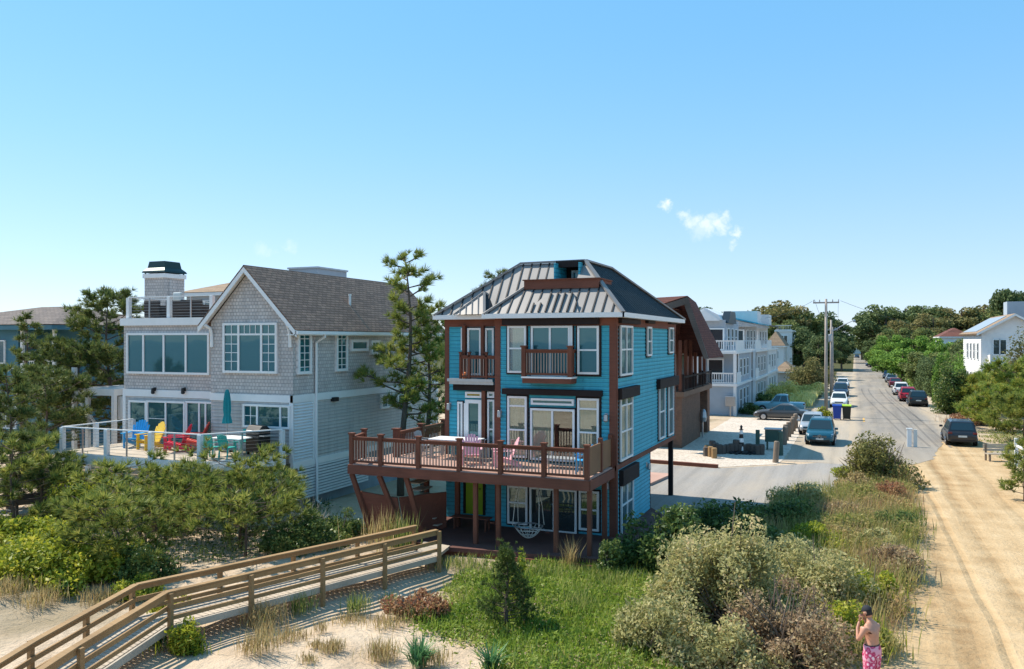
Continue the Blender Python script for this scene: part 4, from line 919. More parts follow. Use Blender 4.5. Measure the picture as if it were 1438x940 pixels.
prof = [(.05, 2.62), (.10, 2.45), (.14, 2.1), (.15, 1.75), (.125, 1.55), (.17, 1.35), (.19, 1.2)]; base = 0
for r_, h_ in prof:
    for k in range(n_): a = 2 * math.pi * k / n_; q = r_ * (1.18 if k % 2 else .8); um_m.v.append((q * math.cos(a), q * math.sin(a), h_))
for i in range(len(prof) - 1):
    for k in range(n_): a = i * n_ + k; b = i * n_ + (k + 1) % n_; um_m.f.append((a, b, b + n_, a + n_))
um_m.f.append(tuple(range(n_))); um_m.build('canopy', M['umbrella'], um)
def grill(label, loc, rz):
    r = root('gas_grill', label, 'grill', loc, rz)
    MB().box(-.45, -.28, .12, .45, .28, .82).build('cabinet', M['black'], r, bevel=.02); MB().prism_x([(-.28, .84), (.28, .84), (.28, 1.05), (.12, 1.2), (-.12, 1.2), (-.28, 1.02)], -.45, .45).build('lid', M['black'], r, bevel=.02)
    MB().tube([(-.35, -.31, 1.0), (.35, -.31, 1.0)], .018, 6).build('handle', M['steel'], r)
    for sx in (-1, 1): MB().box(sx * .46, -.26, .8, sx * .78, .26, .84).build('side_shelf', M['steel'], r)
    for x in (-.38, .38):
        for y in (-.2, .2): MB().lathe([(.06, -.025), (.06, .025)], 12, (x, y, .06), 'x').build('wheel', M['black'], r)
    return r
grill('black gas grill in the corner of the cable railed deck', (-22.6, 27.0, GZ2), R(-15))
# blue house deck furniture
p = dpt(636, 645, dz); table('white rectangular patio table on the red brown deck', (p[0], p[1] + .3, dz), 1.9, 1.0, M['white'], M['steel'])
t0 = (p[0], p[1] + .3)
mc = dining_chair('mesh_chair', 'grey mesh chair at white table, left end by the deck rail', M['mat_grey'], (t0[0] - 1.35, t0[1], dz), R(-90), 'grey mesh chairs at the white table')
copy_tree(mc, (t0[0] - .6, t0[1] + .75, dz), R(170), 'grey mesh chair on house side of white table, left one', 'grey mesh chairs at the white table')
copy_tree(mc, (t0[0] + .6, t0[1] + .8, dz), R(190), 'grey mesh chair on house side of white table in front of glazed entry door', 'grey mesh chairs at the white table')
lg = root('chaise_lounge', 'pale grey slatted lounger beside the sliding door on red brown deck', 'lounger', (on_y(795, 640, 26.9)[0], 26.9, dz), R(0)); e = MB()
for i in range(14): e.box(-.9 + i * .1, -.3, .33, -.82 + i * .1, .3, .36)
e.build('seat', M['mat_grey'], lg); MB().beam((.5, 0, .36), (1.0, 0, .75), .6, .03, (0, 0, 1)).build('backrest', M['mat_grey'], lg)
for x in (-.8, .45):
    for y in (-.26, .26): MB().box(x - .02, y - .02, 0, x + .02, y + .02, .33).build('leg', M['white'], lg)
fc = dining_chair('folding_chair', 'small blue and white folding chair in the right corner of deck', M['chairblue'], (on_y(818, 650, 26.1)[0], 26.1, dz), R(100), None)
# terrace furniture on the roof
def wicker(label, loc, w_, rz=0, name='wicker_sofa', cat='sofa'):
    r = root(name, label, cat, loc, rz); MB().box(-w_ / 2, -.4, .05, w_ / 2, .4, .32).box(-w_ / 2, .3, .32, w_ / 2, .42, .85).build('frame', M['wicker'], r, bevel=.03)
    for sx in (-1, 1): MB().box(sx * w_ / 2 - (.14 if sx > 0 else 0), -.4, .32, sx * w_ / 2 + (0 if sx > 0 else .14), .3, .62).build('armrest', M['wicker'], r, bevel=.03)
    MB().box(-w_ / 2 + .15, -.38, .325, w_ / 2 - .15, .28, .45).build('cushion', M['black'], r, bevel=.03); return r
rz2 = RZ + .005
wicker('dark wicker armchair on the roof terrace beside the chimney', (on_y(222, 440, 29.6)[0], 29.6, rz2), .95, R(180), 'wicker_armchair', 'armchair')
ws = (on_y(259, 440, 29.5)[0], 29.5, rz2); wicker('long dark wicker sofa behind the roof terrace railing', ws, 1.5, R(180))
wicker('low dark wicker ottoman at right end of roof terrace', (on_y(284, 440, 29.6)[0] - .1, 29.6, rz2), .85, R(180), 'wicker_ottoman', 'ottoman')
tag(MB().box(-.25, -.08, 0, .25, .08, .4).build('cushion', M['cushion'], None, bevel=.05, loc=(ws[0] - .05, ws[1] - .36, rz2 + .8)), 'pale cushion resting on back of long dark wicker sofa', 'cushion')

# ================================================================== HOUSES FARTHER OFF
def hip(mb, x0, y0, x1, y1, z, h, ov=.5, rl=None):
    x0 -= ov; y0 -= ov; x1 += ov; y1 += ov
    if x1 - x0 >= y1 - y0: d = (y1 - y0) / 2; a, b = (x0 + d, (y0 + y1) / 2, z + h), (x1 - d, (y0 + y1) / 2, z + h)
    else: d = (x1 - x0) / 2; a, b = ((x0 + x1) / 2, y0 + d, z + h), ((x0 + x1) / 2, y1 - d, z + h)
    P = [(x0, y0, z), (x1, y0, z), (x1, y1, z), (x0, y1, z), a, b]
    if x1 - x0 >= y1 - y0: F = [(0, 1, 5, 4), (1, 2, 5), (2, 3, 4, 5), (3, 0, 4), (3, 2, 1, 0)]
    else: F = [(0, 1, 4), (1, 2, 5, 4), (2, 3, 5), (3, 0, 4, 5), (3, 2, 1, 0)]
    return mb.add(P, F)
# far left dull blue house
D0 = 54; cxr, cyr = at(76, D0)
lh = root('dull_blue_house', 'dull blue house with brown hip roof beyond the pines at far left', 'house')
X0, X1, Y0, Y1 = cxr - 15, cxr, cyr, cyr + 12
e = MB().box(X0, Y0, 0, X1 - 3.4, Y1, 7.9).box(X1 - 3.4, Y0 + 2.2, 0, X1, Y1, 7.9).box(X1 - 3.4, Y0, 0, X1, Y0 + 2.2, 4.9); lap(e, TY(Y0), X0, X1 - 3.4, 0, 7.9, .2); e.build('wall', M['teal_far'], lh)
hip(MB(), X0, Y0, X1, Y1, 8.25, 1.5, .8).build('roof', M['roof_far'], lh)
MB().box(X0 - .7, Y0 - .7, 7.9, X1 + .7, Y1 + .7, 8.2).build('fascia', M['teal_far'], lh)
for x in (X1 - 3.2, X1 - .15): MB().box(x - .1, Y0 + .05, 4.9, x + .1, Y0 + .25, 7.9).build('porch_post', M['white'], lh)
railing(lh, (X1 - 3.3, Y0 + .1, 4.9), (X1, Y0 + .1, 4.9), 1., .2, M['white']); 
for u, z0, z1, wd in ((X1 - 6.2, 5.6, 7.2, 1.6), (X1 - 9.5, 5.6, 7.2, 1.8), (X1 - 5.5, 1.2, 3.2, 2.)): window(lh, TY(Y0 - .02), u, u + wd, z0, z1, (.5,), pane=M['pane_far'])
window(lh, TY(Y0 + 2.2), X1 - 2.9, X1 - .6, 5.0, 7.2, (.5,), pane=M['pane_far'], name='sliding_door')
# house with tan roof hidden behind the grey house, and its white deck
th = root('tan_roofed_house', 'house with tan hip roof showing behind the grey shingled gable', 'house')
qx, qy = at(262, 58)
e = MB().box(qx, qy, 0, qx + 8.5, qy + 9, 10.4); e.build('wall', M['pale_grey_wall'], th)
hip(MB(), qx, qy, qx + 8.5, qy + 9, 10.55, 1.5, .5).build('roof', M['roof_tan'], th); MB().box(qx - .45, qy - .45, 10.3, qx + 8.95, qy + 9.45, 10.52).build('fascia', M['white'], th)
window(th, TY(qy), qx + .8, qx + 2.6, 8.2, 10, (.5,), pane=M['pane_far']); window(th, TY(qy), qx + 3.4, qx + 5.2, 8.2, 10, (.5,), pane=M['pane_far'])
bx, by = at(386, 56); bx2 = at(431, 56)[0]
MB().box(bx, by + 1.5, 10.4, bx2 + .4, by + 5, zat(56, 376)).build('roof_box', M['pale_grey_wall'], th)
MB().box(bx - .08, by + 1.42, zat(56, 376), bx2 + .48, by + 5.1, zat(56, 376) + .12).build('box_coping', M['steel'], th)
wd = root('white_wooden_deck', 'white wooden deck on posts with diagonal brace left of grey shingled house', 'deck')
a = at(101, 44); b = at(188, 44); zf = zat(44, 545)
MB().box(a[0], a[1], zf - .35, b[0], a[1] + 4, zf).build('floor', M['white'], wd)
for t_ in (0.02, .35, .97): x = a[0] + (b[0] - a[0]) * t_; MB().box(x - .1, a[1], 0, x + .1, a[1] + .2, zf - .35 if t_ > .05 else zf + 1.1).build('post', M['white'], wd)
MB().beam((a[0] + .1, a[1] + .08, zf - .3), (a[0] + 1.7, a[1] + .08, zf - 1.9), .12, .12, (0, 1, 0)).build('brace', M['white'], wd)
railing(wd, (a[0] + .4, a[1] + 3.5, zf), (b[0], a[1] + 3.5, zf), 1., .18, M['white'])
e = MB()
for i in range(7): e.box(a[0] + 2.9 + i * .17, a[1] + .4, zf - 1.6, a[0] + 3.02 + i * .17, a[1] + .45, zf - .4)
e.build('slatted_screen', M['white'], wd)

# brown house with the steep roof
br = root('brown_house', 'dark red brown house with steep shingled roof and brick base behind the turquoise house', 'house')
BX, BY0, BY1 = -10.6, 54.6, 66.
e = MB().box(-24, BY0, 0, BX, 61.6, 3.4).box(-24, 61.6, 0, BX - 2.5, BY1, 3.4).box(BX - .7, 64.9, 0, BX, BY1, 3.4); e.build('brick_base', M['brick'], br)
MB().box(-24, BY0 - .1, 3.4, BX + .15, BY1 + .2, 3.75).build('floor_band', wood('tan_brown_band', (.2, .12, .08), .2, 'y'), br)
MB().box(-24, BY0 + .3, 3.75, BX - 1.3, BY1, 6.5).build('wall', M['red_wood'], br)
for y in (54.75, 56.6, 58.4, 60.3, 62.3, 64.2): MB().box(BX - .22, y - .12, 3.75, BX - .02, y + .12, 6.3 + (.9 if y < 60 else 0)).build('porch_post', M['red_wood'], br)
apx, apz = -10.05, 10.1; ex, ez = -8.7, 6.05
rfb = MB(); rfb.slab([(apx, 53.7, apz), (ex, 53.9, ez), (ex, 60.3, ez), (apx, 56.8, apz - .3)], .14)
rfb.slab([(ex, 60.3, ez), (apx, 56.8, apz - .3), (-16, 60, apz - .3), (-16, 66, ez)], .1)
rfb.slab([(apx, 53.7, apz), (-16.5, 54.5, 9.85), (-16.5, 57, 9.7), (apx, 56.8, apz - .3)], .12)
rfb.slab([(apx, 53.7, apz), (-13.9, 51.9, 8.75), (-17.5, 53.5, 9.8), (-16.5, 54.5, 9.85)], .12)
rfb.build('roof', M['roof_red'], br)
MB().prism_y([(apx + .02, apz - .1), (ex, ez - .05), (ex - .28, ez - .05), (apx - .25, apz - .5)], 53.66, 53.88).build('rake_board', M['darkwood'], br)
MB().beam((apx, 53.75, apz - .3), (-13.9, 52.0, 8.5), .15, .42).build('prow_beam', M['darkwood'], br)
MB().prism_y([(-24, 6.5), (-11.9, 6.5), (-11.9, 7.5), (-11.2, 9.3), (-12.5, 9.6), (-24, 9.6)], 54.9, 60).build('gable_wall', M['red_wood'], br)
railing(br, (BX + .1, BY0, 3.75), (BX + .1, BY1, 3.75), 1.05, .3, M['dark_trim'], (0, .33, .66, 1), .12)
window(br, TX(BX - 1.3), 60.8, 62.2, 3.9, 6.2, pane=M['pane_far'], name='balcony_door'); window(br, TX(BX - 1.3), 57, 58.6, 4.5, 6.2, pane=M['pane_far'])
y_, z_ = on_x(982, 606, BX); MB().lathe([(.2, 0), (.26, .3), (.2, .7), (.1, .9)], 12, (BX + .3, 61.3, 1.2)).box(BX + .2, 61.2, 0, BX + .28, 61.4, 1.2).build('outdoor_shower', M['steel'], br)

# row of pale town houses (every house of the row a thing)
def town(label, y0, y1, xf, roofmat, gable, wallmat, jut=0):
    r = root('town_house', label, 'town house', (0, 0, 0), 0, 'pale town houses in a row beyond the brown house')
    xb = xf - 13; e = MB()
    e.box(xb, y0, 0, xf, y1 - .02, 3.0).box(xb, y0 + 2.2, 3.0, xf, y1 - .02, 6.0).box(xb, y0 + 2.4, 6.0, xf - 1.2, y1 - .02, 9.2)
    lap(e, TY(y0), xb, xf, .1, 2.8, .2); e.build('wall', wallmat, r)
    f = MB()
    for z in (3.0, 6.1): f.box(xb, y0 - .15, z - .2, xf + .25, y1, z + .05)
    for x, y in ((xf + .02, y0 - .05), (xf - 3.6, y0 - .05), (xf + .02, y1 - .3)): f.box(x - .14, y, 0, x + .14, y + .25, 6.0)
    f.box(xf - .1, y0 + 2.2, 3, xf + .06, y0 + 2.5, 6.0)
    f.build('white_trim', M['white'], r)
    for z in (3.05, 6.15):
        railing(r, (xf - 9, y0 - .02, z), (xf + .1, y0 - .02, z), 1.05, .22, M['white'], name='balcony_railing', topw=.1, bw=.06)
        e = MB().box(xf + .08, y0, z, xf + .16, y0 + (5.5 if z > 5 else 3.5), z + 1.05); e.build('balcony_panel', M['white'], r)
    if gable:
        e = MB()
        for gx in (xf - 6.2, xf - 3.1): e.prism_y([(gx - 1.6, 9.2), (gx + 1.6, 9.2), (gx + 1.3, 9.7), (gx, 10.4), (gx - 1.3, 9.7)], y0 + 1.6, y1 - 2)
        e.build('roof', roofmat, r)
        e = MB()
        for gx in (xf - 6.2, xf - 3.1): e.prism_y([(gx - 1.5, 9.1), (gx + 1.5, 9.1), (gx, 10.2)], y0 + 1.5, y0 + 1.59)
        e.build('gable', M['white'], r)
        MB().prism_x([(y0 + 2.5, 8.9), (y1 - 4, 8.9), (y1 - 5, 10.1), (y0 + 4, 10.1)], xf - 1.6, xf - .9).build('side_roof', M['roof_navy'], r)
    else:
        MB().add([(xf + .3, y0 + 1.5, 9.1), (xf - 6, y0 + 1.5, 10.6), (xf - 6, y1 - .2, 10.6), (xf + .3, y1 - .2, 9.1), (xf + .3, y0 + 1.5, 8.95), (xf - 6, y0 + 1.5, 10.4), (xf - 6, y1 - .2, 10.4), (xf + .3, y1 - .2, 8.95)], [(0, 1, 2, 3), (7, 6, 5, 4), (0, 4, 5, 1), (3, 2, 6, 7), (0, 3, 7, 4), (1, 5, 6, 2)]).build('roof', roofmat, r)
        MB().box(xf - 3.5, y1 - 5, 9.2, xf - .6, y1 - 1, 10.7).build('roof_dormer', M['white_wall'], r)
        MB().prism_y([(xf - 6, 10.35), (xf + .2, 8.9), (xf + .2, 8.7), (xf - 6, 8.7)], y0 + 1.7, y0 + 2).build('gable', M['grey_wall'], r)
    for z in (.9, 3.9, 6.9):
        for k in range(3):
            u = y0 + 3.2 + k * (y1 - y0 - 4) / 3
            window(r, TX(xf if z < 6 else xf - 1.2), u, u + 1.6, z - (.7 if z < 1 else .3), z + 1.5, rows=(.5,), fw=.09, pane=M['pane_far'])
    for z in (3.2, 6.2):
        window(r, TY(y0 + (2.2 if z < 6 else 2.4)), xf - 2.9, xf - 1.3, z, z + 2.2, fw=.14, pane=M['pane_far'], name='balcony_door'); window(r, TY(y0 + (2.2 if z < 6 else 2.4)), xf - 5.4, xf - 4.2, z + .6, z + 2.1, fw=.14, pane=M['pane_far'])
    window(r, TY(y0 - .02), xf - 5.4, xf - 2.6, 1.35, 2.1, fw=.2, pane=M['pane_far'], name='high_window')
    return r
town('pale grey town house with two white gables, nearest of the row', 79.9, 92.2, -10.5, M['white'], True, M['pale_grey_wall'])
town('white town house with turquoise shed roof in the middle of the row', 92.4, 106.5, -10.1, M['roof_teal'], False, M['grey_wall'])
town('white town house with grey box dormers at the far end of the row', 106.7, 121.5, -10.2, M['roof_far'], False, M['white_wall'])
ut = root('utility_meter', 'grey utility meter cabinet on post before the nearest pale town house', 'meter', (g(1025, 592)[0] - .6, 79.2, 0)); MB().box(-.06, -.06, 0, .06, .06, 1).build('post', M['steel'], ut); MB().box(-.45, -.15, 1, .45, .15, 1.9).build('cabinet', M['steel'], ut, bevel=.03)
# far pale houses along the left side of the street
def box_house(name, label, px0, px1, D, py_top, wallmat, roofmat, hh, depth=9, rooftype='hip', rows=2, base_z=0):
    a, b = at(px0, D), at(px1, D); x0, x1 = a[0], b[0]; y = min(a[1], b[1]); zt = zat(D, py_top)
    r = root(name, label, 'house'); e = MB().box(x0, y, base_z, x1, y + depth, zt); lap(e, TY(y), x0, x1, base_z, zt, .25); e.build('wall', wallmat, r)
    if rooftype == 'hip': hip(MB(), x0, y, x1, y + depth, zt + .15, hh, .4).build('roof', roofmat, r); MB().box(x0 - .38, y - .38, zt - .08, x1 + .38, y + depth + .38, zt + .14).build('fascia', M['white'], r)
    elif rooftype == 'gable':
        m_ = (x0 + x1) / 2; e = MB(); e.slab([(x0 - .4, y - .4, zt - .1), (m_, y - .4, zt + hh), (m_, y + depth + .4, zt + hh), (x0 - .4, y + depth + .4, zt - .1)], .15); e.slab([(x1 + .4, y - .4, zt - .1), (m_, y - .4, zt + hh), (m_, y + depth + .4, zt + hh), (x1 + .4, y + depth + .4, zt - .1)], .15); e.build('roof', roofmat, r)
        MB().prism_y([(x0, zt), (x1, zt), (m_, zt + hh - .1)], y + .02, y + .2).build('gable', wallmat, r)
    else:
        MB().box(x0 - .2, y - .2, zt, x1 + .2, y + depth + .2, zt + .3).build('roof', roofmat, r); railing(r, (x0, y, zt + .3), (x1, y, zt + .3), 1.0, .3, M['white'])
    nw = max(1, int((x1 - x0) / 2.6))
    for k in range(nw):
        for j in range(rows):
            u = x0 + (k + .25) * (x1 - x0) / nw; z0 = zt - 2.2 - j * 2.9
            if z0 > .3: window(r, TY(y - .01), u, u + (x1 - x0) / nw * .5, z0, z0 + 1.5, (.5,), fw=.14, pane=M['pane_far'])
            if z0 > .3 and j < 2 and k < 2: window(r, TX(x1 + .01) if x1 < 0 else TXN(x0 - .01), y + 1 + k * 3.2, y + 2.3 + k * 3.2, z0, z0 + 1.5, rows=(.5,), fw=.14, pane=M['pane_far'])
    return r
box_house('white_house', 'tall white house with flat railed roof beyond the row of town houses', 1089, 1113, 165, 466, M['white_wall'], M['white'], 1, 9, 'flat')
box_house('tan_house', 'small white house with tan roof in front of the tall flat roofed one', 1076, 1101, 146, 487, M['white_wall'], M['roof_tan'], 2.6, 9, 'hip')
box_house('shed_house', 'low grey shed with pale shingle roof beside the brown autumn bush', 1088, 1115, 128, 523, M['grey_wall'], M['roof_tan'], 1.5, 7, 'hip', 1)
box_house('end_house', 'white house closing the far end of the street', 1184, 1214, 440, 483, M['white_wall'], M['white'], 4, 10, 'gable', 1)
box_house('red_roofed_house', 'house with red brown hip roof above the trees right of the street', 1322, 1362, 150, 474, M['white_wall'], M['roof_red'], 1.6, 12, 'hip', 1)
# white house on the right
wr = root('white_gable_house', 'white three storey house with solar panels at right edge', 'house')
WX, WY, WW = 12.85, 102.9, 6.3; e = MB().box(WX, WY, 0, WX + WW, WY + 16, 8.0); e.prism_y([(WX, 8), (WX + WW, 8), (WX + WW / 2, 9.85)], WY, WY + 16); lap(e, TXN(WX), WY, WY + 16, 0, 7.9, .25); lap(e, TY(WY), WX, WX + WW, 0, 7.9, .25); e.build('wall', M['white_wall'], wr)
mx_, sl_ = WX + WW / 2, 2.15 / (WW / 2 + .5)
MB().slab([(WX - .5, WY - .5, 7.95), (mx_, WY - .5, 10.1), (mx_, WY + 16.5, 10.1), (WX - .5, WY + 16.5, 7.95)], .2).slab([(WX + WW + .5, WY - .5, 7.95), (mx_, WY - .5, 10.1), (mx_, WY + 16.5, 10.1), (WX + WW + .5, WY + 16.5, 7.95)], .2).build('roof', M['roof_tan'], wr)
MB().slab([(WX - .2, WY + 2.5, 7.95 + .3 * sl_ + .07), (mx_ - .4, WY + 2.5, 10.1 - .4 * sl_ + .07), (mx_ - .4, WY + 15, 10.1 - .4 * sl_ + .07), (WX - .2, WY + 15, 7.95 + .3 * sl_ + .07)], .06).build('solar_panel', M['solar'], wr)
for s_ in (-1, 1): MB().prism_y([(mx_, 10.08), (mx_ + s_ * (WW / 2 + .5), 7.93), (mx_ + s_ * (WW / 2 + .5), 7.68), (mx_, 9.83)], WY - .54, WY - .5).build('rake_board', M['white'], wr)
for z in (1.6, 5.0):
    for y in (WY + 1.6, WY + 4.6, WY + 7.6, WY + 10.6): window(wr, TXN(WX), y, y + 1.1, z, z + 1.9, rows=(.5,), fw=.08, pane=M['pane_far'])
for px in (1394, 1403): x = on_y(px, 495, WY)[0]; window(wr, TY(WY), x, x + .72, 5.6, 7.3, fw=.07, pane=M['pane_far'])
window(wr, TY(WY), WX + 1.9, WX + 4.0, .4, 2.6, (.5,), pane=M['pane_far'])
bx_ = on_y(1390, 500, WY - 2)[0]; bl = MB().box(bx_, WY - 2.2, 4.1, WX + WW, WY, 4.5).build('balcony', M['white'], wr); railing(bl, (bx_ + .1, WY - 2.1, 4.5), (WX + WW, WY - 2.1, 4.5), 1.1, .25, M['white'], (0, .5, 1), .2, bw=.07); MB().box(bx_ + .04, WY - 2.0, 4.5, bx_ + .14, WY, 5.6).build('panel', M['white'], bl)
MB().box(WX + 3.2, WY + 5, 9.6, WX + 5.2, WY + 7.5, 11.6).build('chimney', M['pale_grey_wall'], wr)
for x in (bx_ + .2, WX + 5): MB().box(x, WY - 2.1, 0, x + .2, WY - 1.9, 4.1).build('balcony_post', M['white'], wr)
# ================================================================== BOARDWALK
bw = root('boardwalk', 'weathered wooden boardwalk with plank railings rising from the sand to the terrace', 'boardwalk')
FR = [(-12.0, 22.6, .48), (-14.88, 14.55, .48), (-14.1, 11.5, .38), (-13.2, 8, .12)]
BK = [(-12.85, 22.85, .48), (-15.98, 14.75, .48), (-15.1, 11.45, .38), (-14.2, 8, .12)]
e = MB()
for i in range(3):
    a0, a1, b0, b1 = map(Vector, (FR[i], FR[i + 1], BK[i], BK[i + 1])); n = int((a1 - a0).length / .15)
    for k in range(n):
        t0, t1 = k / n, (k + .9) / n; P = [a0.lerp(a1, t0), a0.lerp(a1, t1), b0.lerp(b1, t1), b0.lerp(b1, t0)]; up = Vector((0, 0, .035))
        e.add(P + [p + up for p in P], [(3, 2, 1, 0), (4, 5, 6, 7), (0, 1, 5, 4), (1, 2, 6, 5), (2, 3, 7, 6), (3, 0, 4, 7)])
a0, b0 = Vector(FR[0]), Vector(BK[0]); P = [a0, b0, Vector((-13.6, 24.7, .32)), Vector((-12.5, 24.5, .32))]
e.add(P + [p - Vector((0, 0, .1)) for p in P], [(0, 1, 2, 3), (7, 6, 5, 4), (0, 4, 5, 1), (1, 5, 6, 2), (2, 6, 7, 3), (3, 7, 4, 0)])
e.build('floor', M['plank'], bw)
def rail_line(L_, side, skip_first=False):
    for i in range(3):
        a, b = Vector(L_[i]), Vector(L_[i + 1]); up = Vector((0, 0, 1)); d = (b - a).normalized(); nrm = d.cross(up).normalized() * side
        q = MB(); q.beam(a + up * .82 + nrm * .02, b + up * .82 + nrm * .02, .15, .035).beam(a + up * .73 + nrm * .05, b + up * .73 + nrm * .05, .04, .12)
        q.beam(a + up * .45 + nrm * .05, b + up * .45 + nrm * .05, .04, .11); q.beam(a + up * .2 + nrm * .05, b + up * .2 + nrm * .05, .04, .10); q.build('rail', M['lightwood'], bw)
        MB().beam(a - up * .06 + nrm * .05, b - up * .06 + nrm * .05, .05, .17).build('edge_board', M['plank'], bw)
        n = max(1, round((b - a).length / 2.1))
        for k in range(n + (1 if i == 2 else 0)):
            p = a.lerp(b, k / n) + nrm * .13; MB().box(p.x - .05, p.y - .05, -.4, p.x + .05, p.y + .05, p.z + .80).build('post', M['lightwood'], bw)
rail_line(FR, -1); rail_line(BK, 1)
# second walkway at far left
w2 = root('plank_walkway', 'dark plank walkway with low side rails at left edge between pines and shrubs', 'walkway')
a, b = g(-30, 728, .2), g(104, 712, .2)
a = Vector((a[0], a[1], .25)); b = Vector((b[0], b[1], .25)); MB().beam(a, b, 1.3, .08).build('floor', M['plank'], w2)
d = (b - a).normalized(); nr = Vector((-d.y, d.x, 0)) * .65
for s_ in (-1, 1):
    MB().beam(a + nr * s_ + Vector((0, 0, .5)), b + nr * s_ + Vector((0, 0, .5)), .06, .22).build('side_rail', M['darkwood'], w2)
    for t_ in (.05, .35, .65, .97): p = a.lerp(b, t_) + nr * s_; MB().box(p.x - .05, p.y - .05, -.1, p.x + .05, p.y + .05, .75).build('post', M['darkwood'], w2)
p = g(88, 690, .3); hb_ = root('covered_box', 'low dark box with pale grey lid beside the dark plank walkway', 'box', (p[0], p[1] + .5, 0))
MB().box(-1.1, -.7, 0, 1.1, .7, .8).build('cabinet', M['darkwood'], hb_); MB().box(-1.18, -.78, .8, 1.18, .78, .92).build('lid', M['steel'], hb_, bevel=.03)
sf = root('picket_fence', 'low sand fence of thin brown pickets at far left', 'fence'); e = MB(); a = g(2, 682, .2); b = g(76, 676, .2)
for k in range(46): t_ = k / 45; x = a[0] + (b[0] - a[0]) * t_; y = a[1] + (b[1] - a[1]) * t_; e.box(x - .03, y - .01, 0, x + .03, y + .01, 1. + .08 * math.sin(k * 2.3))
e.build('picket', M['log'], sf); MB().tube([(a[0], a[1], .75), (b[0], b[1], .75)], .012, 5).build('wire', M['steel'], sf)

# ================================================================== STREET FURNITURE
def pole(label, x, y, h, cross, lean=0):
    r = root('utility_pole', label, 'utility pole', (x, y, 0)); MB().tube([(0, 0, -.2), (lean * .5, 0, h * .5), (lean, 0, h)], [.17, .145, .11], 12).build('shaft', M['polewood'], r, smooth=True)
    for z, hw in cross:
        MB().box(-hw, -.06, z - .07, hw, .06, z + .07).build('crossarm', M['polewood'], r)
        for sx in (-.95, -.5, .5, .95): MB().lathe([(.03, 0), (.06, .06), (.04, .12), (.06, .18), (.02, .24)], 8, (sx * hw, 0, z + .07)).build('insulator', M['mat_grey'], r)
    return r
pole('tall wooden utility pole with crossarm beside the bins, nearest of the poles', -2.48, 82.8, 11.1, [(10.75, 1.15)])
p2 = pole('thinner pale pole with street light arm, second along the street', -2.55, 104, 9.6, [])
ar = MB().tube([(0, 0, 8.2), (1.2, -.1, 8.9), (2.4, -.2, 9.5)], [.06, .05, .045], 8); ar.build('lamp_arm', M['steel'], p2)
MB().lathe([(.05, -.05), (.16, .05), (.14, .22), (.05, .28)], 10, (2.5, -.2, 9.35)).build('lamp_head', M['steel'], p2); MB().lathe([(.2, 0), (.22, .1), (.22, .8), (.18, .9)], 12, (-.1, -.3, 7)).build('transformer', M['steel'], p2)
pole('slender wooden pole behind the street light pole', -2.75, 119, 9.0, [(8.6, .7)])
pl_ = []
def wire(label, a, b, sag, group):
    a, b = Vector(a), Vector(b); P = []
    for i in range(15): t_ = i / 14; q = a.lerp(b, t_); q.z -= sag * 4 * t_ * (1 - t_); P.append(q)
    tag(MB().tube(P, .015, 4).build('power_line', M['black']), label, 'power line', group)
wire('thin power line running from the crossarm to the poles behind, street side', (-1.4, 82.8, 11.05), (-2.1, 119, 8.85), .5, 'power lines')
wire('thin power line running from the crossarm to the poles behind, house side', (-3.5, 82.8, 11.05), (-3.35, 119, 8.85), .5, 'power lines')
wire('thin power line crossing the street from the crossarm to trees at right', (-1.2, 82.8, 10.9), (16, 128, 8.2), .8, 'power lines')
wire('thin power line from the crossarm to the town house row', (-3.7, 82.8, 10.9), (-9.7, 100, 9.8), .3, 'power lines')
def bin_(label, loc, body, lid):
    r = root('wheelie_bin', label, 'bin', loc, 0); k = MB(); P = []
    for z, s_ in ((.08, .24), (1.0, .30)): P += [(-s_, -s_, z), (s_, -s_, z), (s_, s_, z), (-s_, s_, z)]
    k.add(P, [(3, 2, 1, 0), (4, 5, 6, 7), (0, 1, 5, 4), (1, 2, 6, 5), (2, 3, 7, 6), (3, 0, 4, 7)]).build('body', body, r, bevel=.02)
    MB().prism_x([(-.34, 1.0), (.34, 1.0), (.34, 1.05), (.1, 1.11), (-.3, 1.07)], -.32, .32).build('lid', lid, r, bevel=.01); MB().tube([(-.26, .36, .98), (.26, .36, .98)], .02, 6).build('handle', body, r)
    for x in (-.22, .22): MB().lathe([(.1, -.03), (.1, .03)], 12, (x, .25, .1), 'x').build('wheel', M['tyre'], r)
    r.scale = (1.25, 1.25, 1.25); return r
bin_('bright blue wheelie bin at the roadside below the utility pole', (-1.45, 79.6, 0.02), M['binblue'], M['binblue'])
bin_('dark wheelie bin with lime green lid at the roadside', (-.65, 79.8, 0.02), M['bindark'], M['limelid'])
